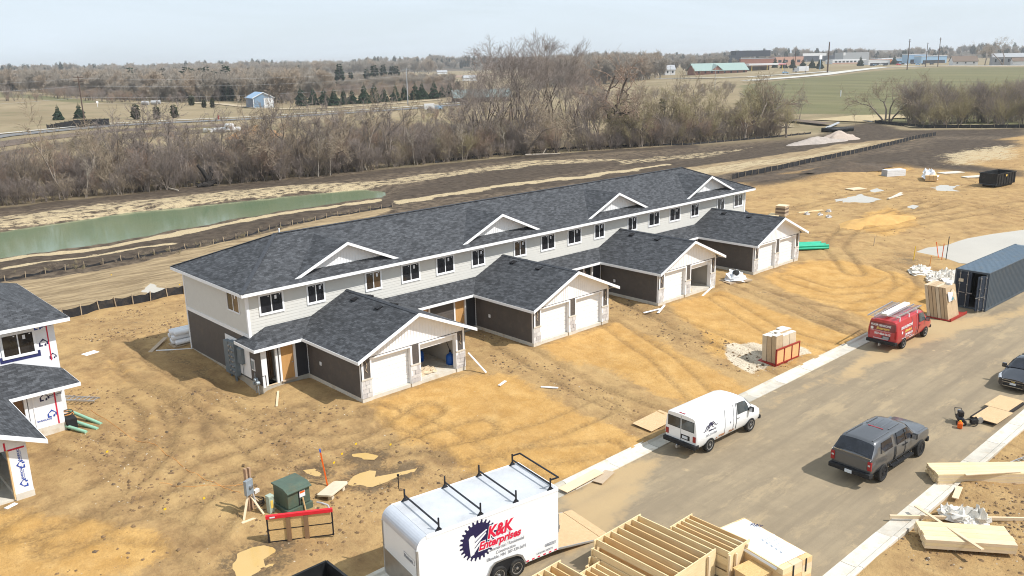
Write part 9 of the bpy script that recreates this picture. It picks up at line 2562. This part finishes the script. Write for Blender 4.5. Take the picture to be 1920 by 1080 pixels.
# ---- far roads and tracks as strips lying on the fields
def strip(name, pts, w, m, lift=0.12, kind='structure'):
 mb = MB(); P = []
 for a, b in zip(pts[:-1], pts[1:]):
  n = max(2, int(math.hypot(b[0] - a[0], b[1] - a[1]) / 8))
  for k in range(n): P.append((a[0] + (b[0] - a[0]) * k / n, a[1] + (b[1] - a[1]) * k / n))
 P.append(pts[-1]); V = []
 for i, p in enumerate(P):
  a, b = P[max(0, i - 1)], P[min(len(P) - 1, i + 1)]
  d = Vector((b[0] - a[0], b[1] - a[1], 0)).normalized(); s = Vector((-d.y, d.x, 0)) * w / 2
  for q in (-1, 1): V.append((p[0] + s.x * q, p[1] + s.y * q, max(gzs(p[0] + s.x * q, p[1] + s.y * q), gzs(*p)) + lift))
 mb.mesh(V, [(2 * i, 2 * i + 1, 2 * i + 3, 2 * i + 2) for i in range(len(P) - 1)])
 o = mb.build(name, m, None); return tag(o, kind=kind)
M['far_asphalt'] = mat('far_asphalt', (0.17, 0.165, 0.16), 0.9, var=0.08, scale=0.1)
M['far_concrete'] = mat('far_concrete', (0.50, 0.48, 0.43), 0.9, var=0.08, scale=0.1)
M['far_track'] = mat('far_track', (0.42, 0.34, 0.225), 0.9, var=0.1, scale=0.1)
M['far_soil'] = mat('far_soil', (0.13, 0.095, 0.07), 0.95, var=0.25, scale=0.15)
strip('far_road', [(30.8,229.8),(41.6,242.7),(58.3,251.0),(78.5,258.6),(98.2,253.9),(124.1,246.1),(158.6,244.6),(189.0,244.9),(225.1,251.0)], 8.0, M['far_asphalt'], 0.2)
strip('far_pavement', [(32.5,238.3),(43.7,252.2),(60.7,260.0),(81.8,268.5),(102.3,264.0),(129.2,256.4),(165.4,255.6),(197.5,256.7),(234.3,262.1)], 2.2, M['far_concrete'], 0.32)
strip('far_verge', [(25.7,203.7),(44.6,221.1),(69.0,234.9),(88.7,230.6),(105.6,224.4)], 12.0, M['far_soil'], 0.1)
strip('far_track', [(123,430),(144,415),(165,405),(167,365),(158.5,309.5),(165.3,289.2),(182.0,282.2),(221,289),(250,298)], 5.0, M['far_track'], 0.25)
strip('far_lane', [(450,251),(484,246),(535,248),(626,270),(744,303),(804,282),(798,235),(779,184)], 12.0, M['far_concrete'], 0.3)
strip('far_lane', [(518,373),(495,309),(500,283),(541,275),(612,280)], 7.0, M['far_concrete'], 0.3)
strip('far_field', [(548,720),(694,784),(742,738)], 60, mat('far_plough', (0.30, 0.20, 0.14), 0.95, var=0.1, scale=0.05), 0.3)
strip('far_field', [(401,633),(461,619),(499,572)], 30, mat('far_stubble', (0.42, 0.34, 0.22), 0.95, var=0.1, scale=0.05), 0.3)
# ---- poles
def pole(label, p, h, r=0.22, m='pole_wood', arms=1, cat='utility pole', name='utility_pole', armw=1.6):
 x, y = p
 t = thing(name, label, cat, (x, y, gzs(x, y)))
 g = MB(); g.tube((0, 0, -0.5), (0, 0, h), r, r * 0.65, 8); g.build('pole', M[m], t)
 for k in range(arms):
  g = MB(); z = h - 0.6 - k * 1.2; c, s = math.cos(R(-40)), math.sin(R(-40)); g.beam((-armw * c, -armw * s, z), (armw * c, armw * s, z), 0.16, 0.16); g.build('crossarm', M[m], t)
 return t
P1 = pole('dark wooden pole by the black fence on the left', [(71.0,261.8)][0], 16.5, 0.24, arms=2)
P2 = pole('grey pole in front of the spruce row', [(210.1,272.0)][0], 16.0, 0.26, 'pole_grey')
pole('thin pole behind the blue shed', [(360,692)][0], 9.0, 0.2, 'pole_grey')
pole('tall thick dark pole by the bend of the right hand road', [(586,270)][0], 21.5, 0.62, arms=0)
pole('thin dark pole left of the thick one', [(614,312)][0], 19.5, 0.3, arms=0)
pole('dark pole, leftmost of the three tall ones by the right hand road', [(653,241)][0], 22.5, 0.42, arms=2, armw=1.0)
pole('dark pole, middle of the three tall ones by the right hand road', [(780,279)][0], 20.5, 0.4, arms=1, armw=1.0)
pole('dark pole, rightmost of the three tall ones by the right hand road', [(776,267)][0], 24.5, 0.42, arms=2, armw=1.0)
pole('light grey sports light mast on the right skyline', [(988,326)][0], 17.0, 0.3, 'pole_grey', 1, 'light mast', 'light_mast', 3.0)
pole('faint grey light mast between the tall poles', [(1122,431)][0], 14.0, 0.25, 'pole_grey', 1, 'light mast', 'light_mast', 1.5)
for q, lab, h in (([(573,297)][0], 'pale street lamp right of the gas station', 9), ([(553,269)][0], 'street lamp with a yellow foot by the spruces', 10), ([(366,217)][0], 'thin pole in front of the far brush', 12), ([(528,430)][0], 'pale T shaped pole beyond the gnarled trees', 13), ([(599,421)][0], 'pale pole right of the small white house', 8), ([(595,401)][0], 'short pale pole left of the green roof', 6)):
 pole(lab, q, h, 0.16, 'pole_grey', 1, 'lamp post' if 'lamp' in lab else 'utility pole', 'street_lamp' if 'lamp' in lab else 'utility_pole', 1.0)
t = thing('road_sign', 'tall lit-box sign on a pole beside the right hand road', 'sign', (*[(667,319)][0], gzs(*[(667,319)][0])))
g = MB(); g.box(-0.2, 0.2, -0.2, 0.2, -0.5, 9); g.build('pole', M['far_blue'], t)
g = MB(); g.box(-2.2, 2.2, -0.3, 0.3, 8.5, 12); g.build('sign_face', M['far_white'], t)
t = thing('white_marker', 'white marker post standing in the green field', 'post', (*[(332.2,131.4)][0], gzs(*[(332.2,131.4)][0])))
g = MB(); g.box(-0.15, 0.15, -0.15, 0.15, -0.3, 2.6); g.build('post', M['far_white'], t)
# wires between the left poles and on
def wire(label, a, b, sag, r=0.03):
 g = MB(); pts = []
 for k in range(17):
  f = k / 16; p = Vector(a).lerp(Vector(b), f); p.z -= sag * 4 * f * (1 - f); pts.append(p)
 g.path(pts, r, 4); return tag(g.build('power_line', M['rope_grey'], None), label, 'wire', 'overhead wires by the far road')
a, b = P1.location, P2.location
for dz in (15.6, 13.2, 9.5):
 wire('thin overhead wire between the wooden pole and the spruce row', (a.x, a.y, a.z + dz), (b.x, b.y, b.z + dz - 0.5), 1.6)
 wire('thin overhead wire leaving the frame at the left', (a.x - (b.x - a.x) * 0.6, a.y - (b.y - a.y) * 0.6, a.z + dz), (a.x, a.y, a.z + dz), 1.0)
# ---- bits along the far road
t = thing('fabric_fence', 'long black fabric fence beside the wooden pole', 'fence', (0, 0, 0))
(x0, y0), (x1, y1) = [(60.5,266.1),(78.0,259.3)]
n = 14
for k in range(n):
 a = Vector((x0 + (x1 - x0) * k / n, y0 + (y1 - y0) * k / n, 0)); b = Vector((x0 + (x1 - x0) * (k + 1) / n, y0 + (y1 - y0) * (k + 1) / n, 0))
 g = MB(); z = gzs(a.x, a.y); h = 1.3 + 1.2 * min(1, k / 6)
 g.frame_box(a + Vector((0, 0, z - 0.1)), b - a, (0, 0.08, 0), (0, 0, h)); g.build('panel', M['silt_black'], t)
 g = MB(); g.box(a.x - 0.05, a.x + 0.05, a.y - 0.12, a.y - 0.01, z, z + h + 0.2); g.build('post', M['scrap_dark'], t)
BA = [(140,397),(141,395),(145,398),(146,397),(149,401)]
for i, (x, y) in enumerate(BA):
 g = MB(); g.tube((0, -0.8, 1.0), (0, 0.8, 1.0), 1.0, 1.0, 16); o = g.build('round_bale', M['rope_grey'], None, (x, y, gzs(x, y)), R(50)); tag(o, 'grey wrapped round bale, %s from left in the row beside the farm track' % nth('bale'), 'bale', 'round bales by the farm track')
g = MB(); g.lathe([(0.5, 0), (0.66, 0), (0.66, 2.4), (0.5, 2.4)], (0, 0, 0.66), (1, 0, 0), 14); pm = g.data('concrete_pipe', M['far_white'], True)
for i, ((x, y), dz) in enumerate(zip([(85.0,200.8),(87.3,200.6),(89.4,200.8),(90.3,199.3),(91.1,198.2),(92.8,198.9),(90.7,198.7)], (0, 0, 0, 0, 0, 0, 1.1))):
 o = from_mesh('concrete_pipe', pm, None, (x, y, gzs(x, y) + dz), R(-55)); tag(o, 'pale concrete pipe section, %s from left in the pile by the orange earth' % nth('cpipe'), 'pipe', 'concrete pipes by the orange earth')
t = thing('parked_equipment', 'white parked trailers behind the brush by the far road', 'trailer', (*[(190.4,227.4)][0], -1.0), R(-35))
g = MB(); g.box(-4, 0, -1.2, 1.2, 0.6, 2.6); g.build('body', M['far_white'], t); g = MB(); g.box(0.3, 3.5, -1.1, 1.1, 0.5, 1.8); g.build('cab', M['far_blue'], t)
g = MB(); g.tube((-2.5, -1.25, 0.45), (-2.5, 1.25, 0.45), 0.45); g.tube((2.2, -1.2, 0.45), (2.2, 1.2, 0.45), 0.45); g.build('wheel', M['black_plastic'], t)
t = thing('hydrant', 'dark red hydrant beside the far road', 'hydrant', (*[(114.7,256.4)][0], gzs(*[(114.7,256.4)][0])))
g = MB(); g.lathe([(0.3, 0), (0.26, 0.1), (0.24, 1.2), (0.3, 1.25), (0.25, 1.5), (0, 1.7)], (0, 0, 0), (0, 0, 1), 10); g.build('barrel', M['red_frame'], t); g = MB(); g.tube((-0.4, 0, 0.9), (0.4, 0, 0.9), 0.13); g.build('nozzle', M['red_frame'], t)
t = thing('field_sign', 'small white sign on a post by the farm track', 'sign', (*[(118,396)][0], gzs(*[(118,396)][0])))
g = MB(); g.box(-0.08, 0.08, -0.08, 0.08, -0.3, 2.4); g.build('post', M['far_white'], t); g = MB(); g.box(-0.5, 0.5, -0.12, -0.081, 1.9, 2.9); g.build('board', M['far_white'], t)
(x, y), = [(174.8,77.9)]
# culvert pipes and erosion blanket at the drain by the green field
g = MB(); g.lathe([(0.45, 0), (0.55, 0), (0.55, 5), (0.45, 5)], (0, 0, 0.55), (1, 0, 0), 12); pm = g.data('drain_pipe', M['black_plastic'], True)
for i, (x, y) in enumerate([(181.0,59.9),(183.1,59.6),(185.2,59.2)]):
 tag(from_mesh('drain_pipe', pm, None, (x, y, gzs(x, y)), R(-50)), 'black drain pipe end, %s from left at the corner of the brush' % nth('dpipe'), 'pipe', 'black drain pipes at the corner of the brush')
for (a, b, lab) in (([(188.9,62.4)][0], [(203.0,66.3)][0], 'blue grey sheet of drain lining by the green field'), ([(216.8,65.8)][0], [(210.8,60.9)][0], 'pale strip of drain lining at the left of the far silt fence')):
 g = MB(); za, zb_ = gzs(*a), gzs(*b); g.prism([(a[0], a[1], za + 0.3), (b[0], b[1], zb_ + 0.6), (b[0] + 2.0, b[1] + 1.5, zb_ + 0.7), (a[0] + 1.5, a[1] + 1.5, za + 0.35)], (0, 0, 0.08)); tag(g.build('drain_lining', M['far_grey'], None), lab, 'sheet')
strip('spoil_bank', [(227.6,124.9),(214.5,98.5),(206.0,79.6),(199.9,67.7)], 5.0, M['far_soil'], 0.6)
strip('spoil_bank', [(249.3,124.2),(279.0,131.4),(277.8,119.6)], 4.0, M['far_soil'], 0.5)
strip('sandy_bank', [(204.8,115.0),(195.0,89.9),(188.2,72.8)], 4.0, M['far_track'], 0.4)
strip('dry_verge', [(214.8,73.0),(235.4,71.7),(241.9,65.0),(240.1,55.1)], 16.0, mat('dry_verge', (0.40, 0.315, 0.18), 0.95, var=0.15, scale=0.3), 0.25)
strip('dry_verge', [(206.9,50.1),(215.3,40.1),(216.0,20.8)], 5.0, mat('dry_verge2', (0.40, 0.33, 0.20), 0.95, var=0.15, scale=0.3), 0.2)
# ================================================================ haze
hz = MB(); hz.box(-3300, 6300, -1100, 6300, -7.0, 48.0)
t = bpy.data.materials.new('haze'); t.use_nodes = True
n_, l_ = t.node_tree.nodes, t.node_tree.links; n_.clear()
o_ = n_.new('ShaderNodeOutputMaterial'); pv_ = n_.new('ShaderNodeVolumePrincipled')
pv_.inputs['Color'].default_value = (0.97, 0.985, 1.0, 1); pv_.inputs['Density'].default_value = 0.00017; pv_.inputs['Anisotropy'].default_value = 0.2
l_.new(pv_.outputs['Volume'], o_.inputs['Volume'])
tag(hz.build('haze', t, None, uv=False), kind='stuff')
